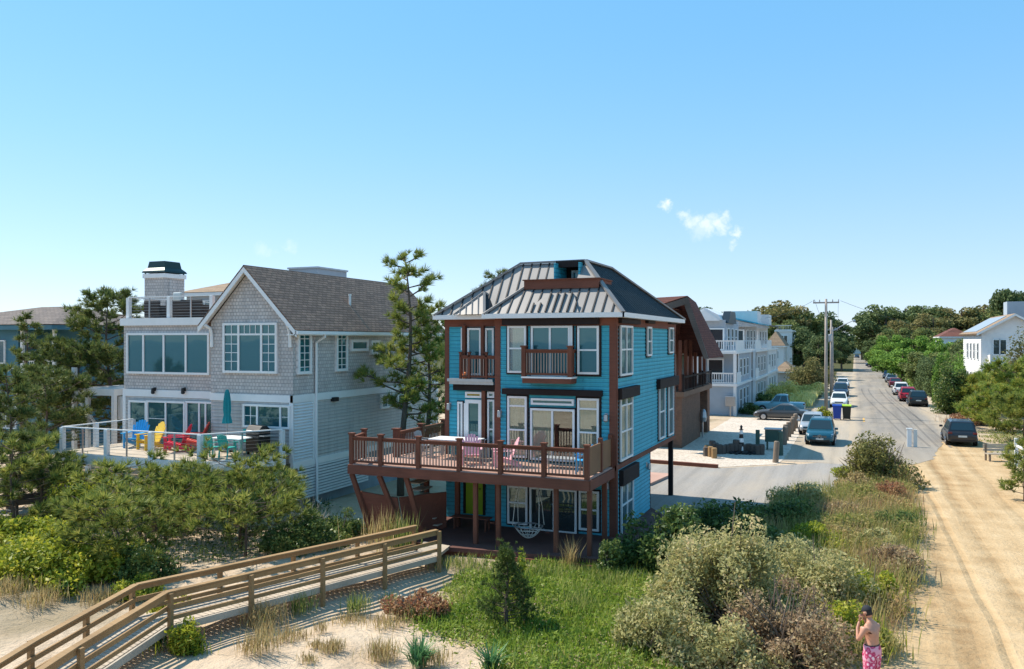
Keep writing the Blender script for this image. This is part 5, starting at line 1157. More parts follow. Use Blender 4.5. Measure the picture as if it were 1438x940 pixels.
# bollards of the pebble yard
posts = [((1089, 650), 1.25, 'log', 'stout grey wooden post, nearest to camera, at the corner of the pebble yard'), ((1096, 640), 1.5, 'greengrey', 'dark green wooden post beside the green box'),
         ((1101, 625), 1.25, 'log', 'short wooden post right of green box, leaning slightly, second from the nearest'), ((1104, 619), 1.15, 'log', 'wooden post in the row beside the pebble yard, third in the row'), ((1107.5, 614), 1.1, 'log', 'wooden post midway along the row before the blue cars'),
         ((1111, 610), 1.2, 'log', 'wooden post of the row, third from the far end'), ((1114, 606), 1.15, 'log', 'wooden post of the row, second from the far end'), ((1117.5, 602), 1.2, 'log', 'wooden post at the far end of the row, nearest the parked sedan')]
for i, (pp_, h_, mm, lab) in enumerate(posts):
    x, y, _ = g(*pp_, 0); r_ = .17 if i < 2 else .19; a_ = .03 * ((i * 7) % 5 - 2)
    k = MB().lathe([(r_, -.1), (r_ * .97, h_ * .5), (r_ * .93, h_ - .03), (r_ * .7, h_ + .02)], 12); o = k.build('wooden_post', M[mm], None, loc=(x, y, 0)); o.rotation_euler = (a_, -a_, i)
    tag(o, lab, 'post', 'posts along the pebble yard')
x, y, _ = g(1086, 632); gb = root('green_box', 'dark green utility box with flat lid standing on posts in the pebble yard', 'utility box', (x, y, 0))
MB().box(-.5, -.35, .55, .5, .35, 1.35).build('cabinet', M['greengrey'], gb, bevel=.02); MB().box(-.56, -.42, 1.352, .56, .42, 1.42).build('lid', M['steel'], gb)
for sx in (-.42, .36): MB().box(sx, -.2, 0, sx + .08, .2, .55).build('leg', M['greengrey'], gb)
x, y, _ = g(1064, 633); gpp = MB().box(-.12, -.12, 0, .12, .12, 1.35).build('green_post', M['greengrey'], None, loc=(x, y, 0)); tag(gpp, 'square dull green post standing left of the green box', 'post')
lgs = [(992, 636, .55), (995, 634, .6), (1000, 631, .75), (1005, 632, .65), (1010, 633, .6), (1015, 633, .55), (1021, 632, .55), (1027, 632, .6), (1033, 632, .85), (1039, 632, .6), (1045, 632, .55), (1052, 632, .6), (1058, 633, .6), (1064, 634, .6), (1069, 634, .65)]
words = ['leftmost dark stub of the curved edging', 'dark stub next to the leftmost of the edging', 'taller dark stub left in the edging', 'dark stub just right of the taller left one', 'dark stub left of the gap in the edging', 'dark stub at the gap in the edging', 'low stub left of middle in the edging', 'stub left beside the tallest of the edging',
         'tallest dark stub of the edging', 'stub right beside the tallest of the edging', 'dark stub behind the striped lighthouse post', 'dark stub just right of the lighthouse', 'dark stub midway from lighthouse to green box', 'dark stub next to the last at green post', 'last dark stub at foot of green post']
for i, (px, py, h_) in enumerate(lgs):
    x, y, _ = g(px, py + 5); o = MB().lathe([(.2, -.05), (.2, h_), (.15, h_ + .03)], 10).build('timber_stub', M['darkwood'], None, loc=(x, y, 0)); o.rotation_euler = (.03 * (i % 3 - 1), 0, i)
    tag(o, 'short timber post, ' + words[i], 'timber stub', 'timber stubs edging the pebble bed')
for i, (px, py, lab) in enumerate(((993, 640, 'leftmost of three short yellowish stubs in front of the dark edging'), (998, 642, 'middle one of three short yellowish stubs before the dark edging'), (1003, 644, 'front right one of three yellowish stubs on pale pebbles'))):
    x, y, _ = g(px, py); tag(MB().lathe([(.17, -.05), (.17, .62), (.12, .65)], 10).build('wooden_stub', M['lightwood'], None, loc=(x, y, 0)), lab, 'timber stub', 'yellowish stubs on the pebble bed')
x, y, _ = g(1041, 637); lhs = root('lighthouse_ornament', 'small black and white striped lighthouse ornament on dark stones in the pebble yard', 'ornament', (x, y, 0))
k = MB()
for i in range(5): k.lathe([(.2 - i * .022, .2 + i * .26), (.178 - i * .022, .46 + i * .26)], 12) if i % 2 == 0 else None
k.build('white_band', M['white'], lhs); k = MB()
for i in range(5): k.lathe([(.2 - i * .022, .2 + i * .26), (.178 - i * .022, .46 + i * .26)], 12) if i % 2 else None
k.lathe([(.14, 1.5), (.14, 1.53), (.07, 1.53), (.07, 1.68), (.1, 1.7), (.01, 1.82)], 12); k.build('black_band', M['black'], lhs)
st_ = MB(); rg = random.Random(3)
for i in range(60):
    a = rg.random() * 6.28; r_ = 1.0 * math.sqrt(rg.random()); s_ = rg.uniform(.1, .2); st_.lathe([(s_ * .5, 0), (s_, s_ * .5), (s_ * .7, s_), (s_ * .1, s_ * 1.15)], 6, (r_ * math.cos(a), r_ * math.sin(a) * .8, .0))
st_.build('stones', M['black'], lhs)
# white sign boards on the road edge
x, y, _ = g(1279, 628); spg = root('sign_board', 'white square post marker with a second slim board beside the road edge', 'sign', (x, y, 0))
MB().box(-.3, -.12, 0, .06, .12, 1.25).build('post', M['white'], spg, bevel=.02); spg.scale = (.78, .78, .95); MB().box(-.36, -.17, 1.25, .12, .17, 1.33).build('cap', M['white'], spg); MB().box(.22, -.06, 0, .5, .06, 1.25).build('slim_board', M['cushion'], spg)
x, y, _ = g(1331, 572); sgn = root('street_sign', 'green street sign on a grey post in front of round hedge', 'street sign', (x, y, 0)); MB().tube([(0, 0, 0), (0, 0, 2.3)], .05, 8).build('post', M['steel'], sgn)
MB().box(-.45, -.02, 2.0, .45, .02, 2.3).build('blade', M['signgreen'], sgn); MB().box(-.3, .03, 2.35, .3, .07, 2.62).build('blade', M['limelid'], sgn)
x, y, _ = g(1253, 532); ms_ = root('marker_post', 'tall white marker post behind the parked cars on the right', 'post', (x + 2.0, y, 0)); MB().box(-.18, -.06, 0, .18, .06, 2.6).build('board', M['white'], ms_, bevel=.02)
x, y, _ = g(1404, 648); be = root('park_bench', 'grey wooden bench on the grass verge at right edge', 'bench', (x, y, 0), R(20))
k = MB()
for i in range(4): k.box(-.8, -.25 + i * .125, .42, .8, -.14 + i * .125, .47)
k.build('seat', M['plank'], be); k = MB()
for i in range(3): k.box(-.8, .3, .58 + i * .15, .8, .34, .7 + i * .15)
k.build('backrest', M['plank'], be)
for x_ in (-.7, .6):
    MB().box(x_, -.2, 0, x_ + .09, -.1, .42).build('leg', M['log'], be); MB().box(x_, .27, 0, x_ + .09, .36, 1.0).build('leg', M['log'], be)
x, y, _ = g(1427, 655); fe = root('white_fence', 'white post and rail fence at right edge of the sandy track', 'fence')
for k_ in range(4):
    yy = y - k_ * 3.2; xx = x + .12 * k_; MB().box(xx - .09, yy - .09, 0, xx + .09, yy + .09, 1.6).build('post', M['white'], fe)
MB().beam((x, y, 1.2), (x + .36, y - 9.6, 1.2), .05, .12).build('rail', M['white'], fe); MB().beam((x, y, .7), (x + .36, y - 9.6, .7), .05, .12).build('rail', M['white'], fe)
x, y, _ = g(1076, 560); tb_ = root('timber_planter', 'long dark timber planter bed in front of the golden grasses', 'planter', (x, y, 0)); MB().box(-2, -.4, 0, 3.4, .4, .9).box(-2.05, -.45, .9, 3.45, .45, 1.0).build('box', M['darkwood'], tb_)

# ================================================================== CARS
def car(label, kind, paintc, px, py, face, group='cars parked along the street', metallic=.35, dx=0, dy=0, plate=True, xy=None):
    L_, W_, H_, belt, hood, xw, xr0, xr1, xf1 = {          # length width height beltline bonnet  windscreen base, rear glass base/top, front roof
        'suv': (4.65, 1.88, 1.68, 1.02, .98, .24, -.46, -.40, .06), 'sedan': (4.75, 1.83, 1.45, .93, .88, .22, -.36, -.20, .03), 'pickup': (4.9, 1.9, 1.85, 1.08, 1.05, .17, -.20, -.17, .05), 'hatch': (4.3, 1.8, 1.52, .95, .9, .24, -.47, -.38, .05)}[kind]
    if xy is None: x, y, _ = g(px, py); y += L_ / 2
    else: x, y = xy
    o = root('parked_car', label, 'car', (x + dx, y + dy, .02), face, group); pm = carpaint('car_paint', paintc, metallic); hw = W_ / 2
    sedan = kind == 'sedan'; tr = (.9 if sedan else belt)
    xs = [-.5, -.488, -.45, -.33, -.1, .12, xw, .36, .45, .485, .5]
    zt = [belt * .72, belt * .92, belt if not sedan else .95, belt if not sedan else .96, belt, belt, belt - .02, hood - .03, hood - .12, hood - .24, hood - .38]
    if kind == 'pickup': zt = [belt * .8, belt * .97, belt, belt, belt, belt, belt, hood, hood - .04, hood - .12, hood - .35]
    zb = [.42, .33, .26, .22, .21, .21, .21, .22, .24, .28, .36]; wf = [.88, .94, .975, 1, 1, 1, 1, .985, .94, .86, .76]
    b = MB(); K = 12
    for X, T_, B_, w_ in zip(xs, zt, zb, wf):
        w = hw * w_; ring = [(w * .9, B_), (w * .985, B_ + .1), (w, B_ + (T_ - B_) * .5), (w * .975, T_ - .12), (w * .9, T_ - .01), (w * .45, T_ + .025)]
        for yy, zz in ring: b.v.append((X * L_, yy, zz))
        for yy, zz in reversed(ring): b.v.append((X * L_, -yy, zz))
    n = len(xs)
    for i in range(n - 1):
        for k in range(K): a = i * K + k; c = i * K + (k + 1) % K; b.f.append((a, c, c + K, a + K))
    b.f.append(tuple(range(K))); b.f.append(tuple(reversed(range((n - 1) * K, n * K))))
    b.build('body', pm, o, smooth=True, subsurf=2)
    # cabin
    c0, c1, cz0, cz1 = hw * .93, hw * .74, belt - .06, H_ - .07
    A = [(xr0 * L_, -c0, cz0), (xw * L_, -c0, cz0), (xw * L_, c0, cz0), (xr0 * L_, c0, cz0)]; B_ = [(xr1 * L_, -c1, cz1), (xf1 * L_, -c1, cz1), (xf1 * L_, c1, cz1), (xr1 * L_, c1, cz1)]
    C_ = [(xr1 * L_ + .22, -c1 * .82, H_), (xf1 * L_ - .25, -c1 * .82, H_), (xf1 * L_ - .25, c1 * .82, H_), (xr1 * L_ + .22, c1 * .82, H_)]
    MB().add(A + B_ + C_, [(0, 1, 5, 4), (1, 2, 6, 5), (2, 3, 7, 6), (3, 0, 4, 7), (4, 5, 9, 8), (5, 6, 10, 9), (6, 7, 11, 10), (7, 4, 8, 11), (8, 9, 10, 11)]).build('cabin', pm, o, smooth=False, bevel=.035)
    A, B_ = [Vector(v) for v in A], [Vector(v) for v in B_]
    def glass(name, p, q, r_, s_, u0, u1, v0, v1):
        def P(u, v): return p.lerp(q, u).lerp(s_.lerp(r_, u), v)
        nn = (q - p).cross(s_ - p).normalized(); cc = (p + q + r_ + s_) / 4
        if nn.dot(cc - Vector((-.2, 0, .9))) < 0: nn = -nn
        F_ = [P(u0, v0), P(u1, v0), P(u1, v1), P(u0, v1)]; k = MB().add([f - nn * .02 for f in F_] + [f + nn * .012 for f in F_], [(3, 2, 1, 0), (4, 5, 6, 7), (0, 1, 5, 4), (1, 2, 6, 5), (2, 3, 7, 6), (3, 0, 4, 7)]); k.build(name, M['carglass'], o)
    glass('windscreen', A[1], A[2], B_[2], B_[1], .06, .94, .1, .93); glass('rear_window', A[3], A[0], B_[0], B_[3], .08, .92, .2 if kind == 'suv' else .12, .92)
    for a, b2, c, d in ((A[0], A[1], B_[1], B_[0]), (A[2], A[3], B_[3], B_[2])):
        for u0, u1 in (((.06, .3), (.34, .62), (.66, .93)) if kind == 'suv' else ((.08, .5), (.54, .93))): glass('side_window', a, b2, c, d, u0 if a is A[0] else 1 - u1, u1 if a is A[0] else 1 - u0, .16, .93)
    wr_ = .35 if kind in ('suv', 'pickup') else .32
    for sx in (-.305, .31):
        for sy in (-1, 1):
            k = MB().lathe([(wr_ * 1.16, -.05), (wr_ * 1.16, .0)], 20, (sx * L_, sy * (hw + .002) - (0 if sy > 0 else -.05), wr_ + .02), 'y'); k.build('wheel_arch', M['black'], o)
            yy = sy * (hw - .1); wl = MB().lathe([(wr_ * .6, -.11), (wr_ * .93, -.11), (wr_, -.07), (wr_, .07), (wr_ * .93, .118), (wr_ * .6, .118)], 24, (sx * L_, yy if sy > 0 else yy, wr_), 'y').build('wheel', M['tyre'], o, smooth=False)
            rm = MB(); y_o = yy + sy * .122
            rm.lathe([(wr_ * .62, 0), (wr_ * .66, .006 * sy), (wr_ * .58, .012 * sy)], 20, (sx * L_, y_o, wr_), 'y')
            for k5 in range(5): a = k5 * 1.2566; rm.beam((sx * L_, y_o + .014 * sy, wr_), (sx * L_ + wr_ * .6 * math.cos(a), y_o + .014 * sy, wr_ + wr_ * .6 * math.sin(a)), .03, .07, (0, 1, 0))
            rm.build('rim', M['rim'], wl)
    f = L_ / 2
    for sy in (-1, 1):
        k = MB().add([(f - .34, sy * hw * .93, hood - .26), (f - .06, sy * hw * .80, hood - .33), (f - .02, sy * hw * .52, hood - .36), (f - .10, sy * hw * .5, hood - .22), (f - .2, sy * hw * .8, hood - .17), (f - .38, sy * hw * .94, hood - .14)], [(0, 1, 4, 5), (1, 2, 3, 4), (0, 5, 4, 3, 2, 1)]); k.build('headlight', M['lampglass'], o)
        tz = belt - .12 if kind != 'sedan' else .78
        k = MB().box(-f + .0, sy * hw * .93 - .0, tz - .07, -f + .16, sy * hw * .66, tz + .05); k.build('tail_light', M['redlamp'], o, bevel=.015)
        MB().box(xw * L_ - .28, sy * (hw - .02), belt - .02, xw * L_ - .14, sy * (hw + .2), belt + .13).build('mirror', pm, o, bevel=.03)
        if kind == 'suv': MB().tube([(xr1 * L_ + .3, sy * c1 * .8, H_ + .0), (xr1 * L_ + .4, sy * c1 * .8, H_ + .05), (xf1 * L_ - .4, sy * c1 * .8, H_ + .05), (xf1 * L_ - .3, sy * c1 * .8, H_)], .018, 6).build('roof_rail', M['chrome'], o)
        MB().box(-f * .45, sy * (hw + .0), .2, f * .45, sy * (hw - .06), .3).build('sill', M['black'], o)
    MB().box(f - .12, -hw * .46, hood - .43, f - .01, hw * .46, hood - .27).build('grille', M['black'], o, bevel=.02); MB().box(f - .16, -hw * .68, .3, f - .012, hw * .68, .45).build('front_bumper', M['black'], o, bevel=.03)
    MB().box(-f - .005, -hw * .78, .32, -f + .14, hw * .78, .48).build('rear_bumper', M['black'], o, bevel=.03)
    MB().box(-f - .012, -.26, .62, -f + .06, .26, .74).build('number_plate', M['cushion'], o); MB().box(f - .1, -.24, .42, f + .005, .24, .53).build('number_plate', M['cushion'], o)
    return o
N90, S90 = R(90), R(-90)
grpL, grpR = 'cars parked on the left side of the street', 'cars parked on the right side of the street'
mb_ = car('teal blue SUV facing the camera beside the row of wooden posts', 'suv', (.008, .085, .13), 1151, 627, S90, grpL)
MB().lathe([(.13, 0), (.13, .012), (.105, .012), (.105, 0)], 20, (4.65 / 2 + .0, 0, .63), 'x').build('emblem', M['chrome'], mb_)
em = MB()
for a in (90, 210, 330): em.beam((4.65 / 2 + .012, 0, .63), (4.65 / 2 + .012, .11 * math.cos(R(a)), .63 + .11 * math.sin(R(a))), .012, .025)
em.build('emblem_star', M['chrome'], mb_); MB().box(4.65 / 2 - .03, -.44, .615, 4.65 / 2 + .004, .44, .645).build('grille_bar', M['chrome'], mb_)
car('white front hatchback half hidden behind the teal blue SUV', 'hatch', (.4, .42, .44), 1139, 612, S90, grpL)
car('dark grey sedan parked side on in front of the town houses', 'sedan', (.075, .072, .07), 0, 0, R(180), 'cars parked before the town houses', xy=(-6.1, 77.6))
car('dull turquoise pickup parked behind the dark grey sedan', 'pickup', (.16, .36, .42), 0, 0, R(180), 'cars parked before the town houses', 0.1, xy=(-6.9, 85.2))
car('white car facing the camera beside the utility pole, nearest white car on left', 'hatch', (.72, .72, .72), 1178, 573, S90, grpL, 0)
car('dark blue SUV facing the camera between two white cars', 'suv', (.018, .035, .075), 1180, 558, S90, grpL)
car('white sedan facing the camera, farthest parked car on the left side', 'sedan', (.68, .68, .68), 1183, 546, S90, grpL, 0)
car('dark grey SUV seen from behind on the sandy verge, nearest car on the right', 'suv', (.02, .021, .026), 1352, 628, N90, grpR)
car('black SUV seen from behind beside the round hedge', 'suv', (.018, .024, .026), 1290, 572, N90, grpR)
car('bright red SUV parked just ahead of the black SUV', 'suv', (.45, .012, .03), 1276, 565, N90, grpR)
car('white SUV parked between two red cars on the right', 'suv', (.68, .68, .68), 1266, 556, N90, grpR, 0)
car('dark red sedan parked beyond the white SUV on the right', 'sedan', (.18, .012, .02), 1258, 545, N90, grpR)
car('silver blue car parked beyond the dark red sedan', 'hatch', (.25, .31, .36), 1252, 538, N90, grpR)
car('small slate blue car at the far end of the right hand row', 'hatch', (.12, .18, .26), 1248, 532.5, N90, grpR)
car('dark blue pickup standing across the street end under the trees', 'pickup', (.015, .035, .085), 0, 0, R(170), None, xy=(5.2, 238))
car('white car parked far down the street beside a dark one', 'sedan', (.7, .7, .7), 0, 0, S90, None, 0, xy=(4.0, 345))
car('small dark car parked at the very end of the street', 'hatch', (.03, .05, .09), 0, 0, S90, None, xy=(.9, 360))

# ================================================================== PERSON
def skin_mesh(nodes, edges, name, root_i, sub=2):
    me = bpy.data.meshes.new(name); me.from_pydata([n[0] for n in nodes], edges, []); o = bpy.data.objects.new(name, me); COL.objects.link(o)
    m = o.modifiers.new('skin', 'SKIN'); m.use_smooth_shade = True; m.branch_smoothing = .4
    for i, n in enumerate(nodes):
        sv = me.skin_vertices[0].data[i]; r_ = n[1]; sv.radius = r_ if isinstance(r_, tuple) else (r_, r_); sv.use_root = (i == root_i)
    s_ = o.modifiers.new('sub', 'SUBSURF'); s_.levels = s_.render_levels = sub
    bpy.context.view_layer.update(); dg = bpy.context.evaluated_depsgraph_get(); ev = o.evaluated_get(dg); out = bpy.data.meshes.new_from_object(ev); bpy.data.objects.remove(o); return out
def join(meshes):
    V, Fc = [], []
    for me in meshes:
        n = len(V); V += [tuple(v.co) for v in me.vertices]; Fc += [tuple(i + n for i in p.vertices) for p in me.polygons]
    k = MB(); k.v = V; k.f = Fc; return k
# figure faces local -x; head bent, both hands raised to the face
nodes = [((0, 0, .93), (.14, .175)), ((-.005, 0, 1.08), (.138, .17)), ((0, 0, 1.24), (.138, .19)), ((-.01, 0, 1.38), (.118, .165)), ((-.045, 0, 1.475), (.062, .066)), ((-.085, 0, 1.55), .058),
         ((.005, .1, .86), .10), ((-.03, .11, .47), .062), ((.0, .12, .3), .058), ((.03, .12, .09), .038), ((-.10, .14, .035), .036), ((-.18, .15, .025), .026),
         ((.005, -.1, .86), .10), ((.03, -.11, .47), .062), ((.06, -.12, .3), .058), ((.09, -.12, .09), .038), ((-.04, -.14, .035), .036), ((-.12, -.15, .025), .026),
         ((-.02, .19, 1.385), .07), ((-.06, .27, 1.21), .052), ((-.13, .265, 1.10), .044), ((-.22, .16, 1.30), .036), ((-.23, .085, 1.43), .026),
         ((-.02, -.19, 1.385), .07), ((-.06, -.27, 1.21), .052), ((-.13, -.265, 1.10), .044), ((-.22, -.16, 1.30), .036), ((-.23, -.085, 1.43), .026)]
edges = [(0, 1), (1, 2), (2, 3), (3, 4), (4, 5), (0, 6), (6, 7), (7, 8), (8, 9), (9, 10), (10, 11), (0, 12), (12, 13), (13, 14), (14, 15), (15, 16), (16, 17), (3, 18), (18, 19), (19, 20), (20, 21), (21, 22), (3, 23), (23, 24), (24, 25), (25, 26), (26, 27)]
body = skin_mesh(nodes, edges, 'body_skin', 0)
parts_ = [body]
hd_ = bmesh.new(); bmesh.ops.create_uvsphere(hd_, u_segments=24, v_segments=18, radius=1)
for v in hd_.verts:
    x, y, z = v.co; jaw = 1 - .28 * max(0, -z) ; fx = -x
    px_ = x * .098 * (1 if z > -.2 else 1 - .12 * (-z)); py_ = y * .077 * jaw; pz_ = z * .122
    if fx > .7 and abs(y) < .25 and -.45 < z < .1: px_ -= .022 * (1 - abs(y) / .25) * (1 - abs(z + .2) / .35)    # nose
    if fx > .6 and .12 < abs(y) < .5 and .02 < z < .25: px_ += .008                                               # eye sockets
    if fx > .75 and abs(y) < .3 and -.62 < z < -.5: px_ += .006                                                   # mouth line
    if fx > .5 and z < -.75: px_ -= .012                                                                           # chin
    if abs(y) > .93 and abs(x) < .3 and -.3 < z < .2: py_ += math.copysign(.018, y)                                # ears
    v.co = (px_, py_, pz_)
bmesh.ops.rotate(hd_, verts=hd_.verts, cent=(0, 0, 0), matrix=Matrix.Rotation(R(-24), 3, 'Y')); bmesh.ops.translate(hd_, verts=hd_.verts, vec=(-.105, 0, 1.63))
hm = bpy.data.meshes.new('h'); hd_.to_mesh(hm); hd_.free(); parts_.append(hm)
for sy in (-1, 1):      # hands: palm and five bent fingers each
    bx_, by_, bz_ = -.232, sy * .075, 1.445
    parts_.append(skin_mesh([((bx_, by_ + sy * .012, bz_ - .02), (.018, .03)), ((bx_ - .004, by_ - sy * .01, bz_ + .03), (.014, .04)), ((bx_ - .006, by_ - sy * .02, bz_ + .06), (.012, .036))], [(0, 1), (1, 2)], 'palm', 0))
    for k, ln in enumerate((.07, .08, .075, .06)):
        ox = -.03 + k * .02; p0 = Vector((bx_ - .006 + ox, by_ - sy * .02, bz_ + .055)); p1 = p0 + Vector((.004, -sy * .012, ln * .5)); p2 = p1 + Vector((.012, -sy * .02, ln * .3)); p3 = p2 + Vector((.016, -sy * .016, ln * .15))
        parts_.append(skin_mesh([(tuple(p0), .0095), (tuple(p1), .009), (tuple(p2), .008), (tuple(p3), .007)], [(0, 1), (1, 2), (2, 3)], 'finger', 0, 1))
    p0 = Vector((bx_ + .01, by_, bz_)); parts_.append(skin_mesh([(tuple(p0), .012), (tuple(p0 + Vector((.035, -sy * .01, .025))), .010), (tuple(p0 + Vector((.045, -sy * .025, .05))), .008)], [(0, 1), (1, 2)], 'thumb', 0, 1))
mx_, my_, _ = g(1226, 985, 0)
pr = root('person', 'shirtless man in pink patterned swim shorts and dark cap, hands raised to his face', 'person', (.33, 18.4, -.06), R(-36))
sk = paint('sunburnt_skin', (.50, .25, .165), .5, .12, 6); join(parts_).build('body', sk, pr, smooth=True)
# shorts with a floral print
m, nt, N, L, P, O = newmat('floral_swim_fabric'); v = coord(N, L); vo = N.new('ShaderNodeTexVoronoi'); vo.inputs['Scale'].default_value = 9; 
nn_ = N.new('ShaderNodeTexNoise'); nn_.inputs['Scale'].default_value = 9; L.new(v, nn_.inputs['Vector']); L.new(nn_.outputs['Color'], vo.inputs['Vector'])
ad_ = N.new('ShaderNodeVectorMath'); ad_.operation = 'MULTIPLY_ADD'; ad_.inputs[1].default_value = (.09, .09, .09); L.new(nn_.outputs['Color'], ad_.inputs[0]); L.new(v, ad_.inputs[2]); L.new(ad_.outputs[0], vo.inputs['Vector'])
r_ = ramp(N, L, vo.outputs['Distance'], [(.2, (.88, .7, .74)), (.32, (.72, .14, .3)), (.5, (.42, .008, .07)), (.68, (.75, .35, .45))]); L.new(r_, P.inputs['Base Color']); P.inputs['Roughness'].default_value = .8
def ring_loft(mb, rings, n=18):
    base = len(mb.v)
    for (cx_, cy_, z_, rx_, ry_) in rings:
        for k in range(n): a = 2 * math.pi * k / n; q = 1 + .035 * math.sin(3 * a + z_ * 20); mb.v.append((cx_ + rx_ * q * math.cos(a), cy_ + ry_ * q * math.sin(a), z_))
    for i in range(len(rings) - 1):
        for k in range(n): a = base + i * n + k; b = base + i * n + (k + 1) % n; mb.f.append((a, b, b + n, a + n))
sh = MB(); ring_loft(sh, [(0, 0, 1.02, .128, .163), (0, 0, 1.0, .146, .182), (.005, 0, .92, .16, .198), (.008, 0, .84, .163, .208), (.005, 0, .78, .155, .205)])
for sy, ox in ((1, -.02), (-1, .015)): ring_loft(sh, [(.005, sy * .1, .82, .14, .105), (ox * .5 + .003, sy * .105, .7, .128, .11), (ox, sy * .115, .56, .12, .108), (ox, sy * .118, .50, .118, .106), (ox, sy * .118, .50, .105, .095)])
sh.build('shorts', m, pr, smooth=True); k = MB(); ring_loft(k, [(0, 0, .99, .145, .182), (0, 0, 1.025, .135, .172)]); k.build('waistband', M['black'], pr, smooth=True)
hr = bmesh.new(); bmesh.ops.create_uvsphere(hr, u_segments=24, v_segments=18, radius=1)
bmesh.ops.delete(hr, geom=[v for v in hr.verts if v.co.x < -.12 or v.co.z < -.5 or v.co.z > .45], context='VERTS')
for v in hr.verts: v.co = (v.co.x * .104, v.co.y * .083, v.co.z * .126)
bmesh.ops.rotate(hr, verts=hr.verts, cent=(0, 0, 0), matrix=Matrix.Rotation(R(-24), 3, 'Y')); bmesh.ops.translate(hr, verts=hr.verts, vec=(-.105, 0, 1.63))
me = bpy.data.meshes.new('hair'); hr.to_mesh(me); hr.free(); link('hair', me, flat('dark_hair', (.03, .02, .016), .8), pr, smooth=True)
cpm = bmesh.new(); bmesh.ops.create_uvsphere(cpm, u_segments=24, v_segments=14, radius=1)
bmesh.ops.delete(cpm, geom=[v for v in cpm.verts if v.co.z < -.02], context='VERTS')
for v in cpm.verts: v.co = (v.co.x * .112, v.co.y * .092, v.co.z * .105)
q = [cpm.verts.new((-.19 + .02 * abs(t_) * 2, t_ * .15, -.012)) for t_ in (-.5, -.25, 0, .25, .5)]; q2 = [cpm.verts.new((-.085, t_ * .17, .012)) for t_ in (-.5, -.25, 0, .25, .5)]
for i in range(4): cpm.faces.new((q[i], q[i + 1], q2[i + 1], q2[i]))
bmesh.ops.rotate(cpm, verts=cpm.verts, cent=(0, 0, 0), matrix=Matrix.Rotation(R(-24), 3, 'Y')); bmesh.ops.translate(cpm, verts=cpm.verts, vec=(-.118, 0, 1.672))
me = bpy.data.meshes.new('cap'); cpm.to_mesh(me); cpm.free(); link('cap', me, flat('dark_cap_cloth', (.02, .022, .028), .85), pr, smooth=True)
# ================================================================== VEGETATION
def unit(rng, n): v = rng.normal(size=(n, 3)); return v / np.linalg.norm(v, axis=1, keepdims=True)
def leaves(rng, P, ln, asp=.45, up=.35):
    n = len(P); N_ = unit(rng, n); N_[:, 2] += up; N_ /= np.linalg.norm(N_, axis=1, keepdims=True)
    t = np.cross(N_, unit(rng, n)); t /= np.linalg.norm(t, axis=1, keepdims=True) + 1e-9; b = np.cross(N_, t)
    l = (ln * rng.uniform(.45, 1.5, n))[:, None]; w = l * asp
    c = N_ * l * .08
    return np.stack([P - t * l * .5, P + b * w * .5 + c, P + t * l * .5, P - b * w * .5 + c], axis=1)
def needles(rng, C, Dr, ln, wd, k):
    n = len(C); d = np.repeat(Dr, k, 0) * 1.0 + unit(rng, n * k) * .85; d /= np.linalg.norm(d, axis=1, keepdims=True)
    c = np.repeat(C, k, 0); s = np.cross(d, unit(rng, n * k)); s /= np.linalg.norm(s, axis=1, keepdims=True) + 1e-9
    l = np.repeat(ln * rng.uniform(.75, 1.25, n), k)[:, None] if not hasattr(ln, '__len__') else np.repeat(ln, k)[:, None]
    return np.stack([c - s * wd * .5, c + s * wd * .5, c + d * l], axis=1)
def blades(rng, P, h, wd, droop=.5, lean=None):
    n = len(P); a = rng.uniform(0, 2 * math.pi, n); hh = (h * rng.uniform(.55, 1.15, n))[:, None]
    o = np.stack([np.cos(a), np.sin(a), np.zeros(n)], 1); s = np.stack([-np.sin(a), np.cos(a), np.zeros(n)], 1) * wd * .5
    k = (rng.uniform(.15, 1, n) * droop)[:, None]; up = np.array([[0, 0, 1.]])
    tip = P + up * hh * (1 - .3 * k) + o * hh * k * .75; m = P + up * hh * .48 + o * hh * k * .27
    return np.stack([P, m + s, tip, m - s], axis=1)
def put_leaves(name, parts, mat, parent=None): return link(name, np_mesh(name, parts), mat, parent)
def stems_mesh(rng, tips, base_r, r0, bend=.25, n=5):
    mb = MB()
    for t in tips:
        b = Vector((rng.normal() * base_r, rng.normal() * base_r, -.1)); t = Vector(t); m = b.lerp(t, .5) + Vector((rng.normal(), rng.normal(), 0)) * bend * (t - b).length * .3
        mb.tube([b, b.lerp(m, .6), m, m.lerp(t, .6), t], [r0, r0 * .8, r0 * .6, r0 * .4, r0 * .2], n, False)
    return mb
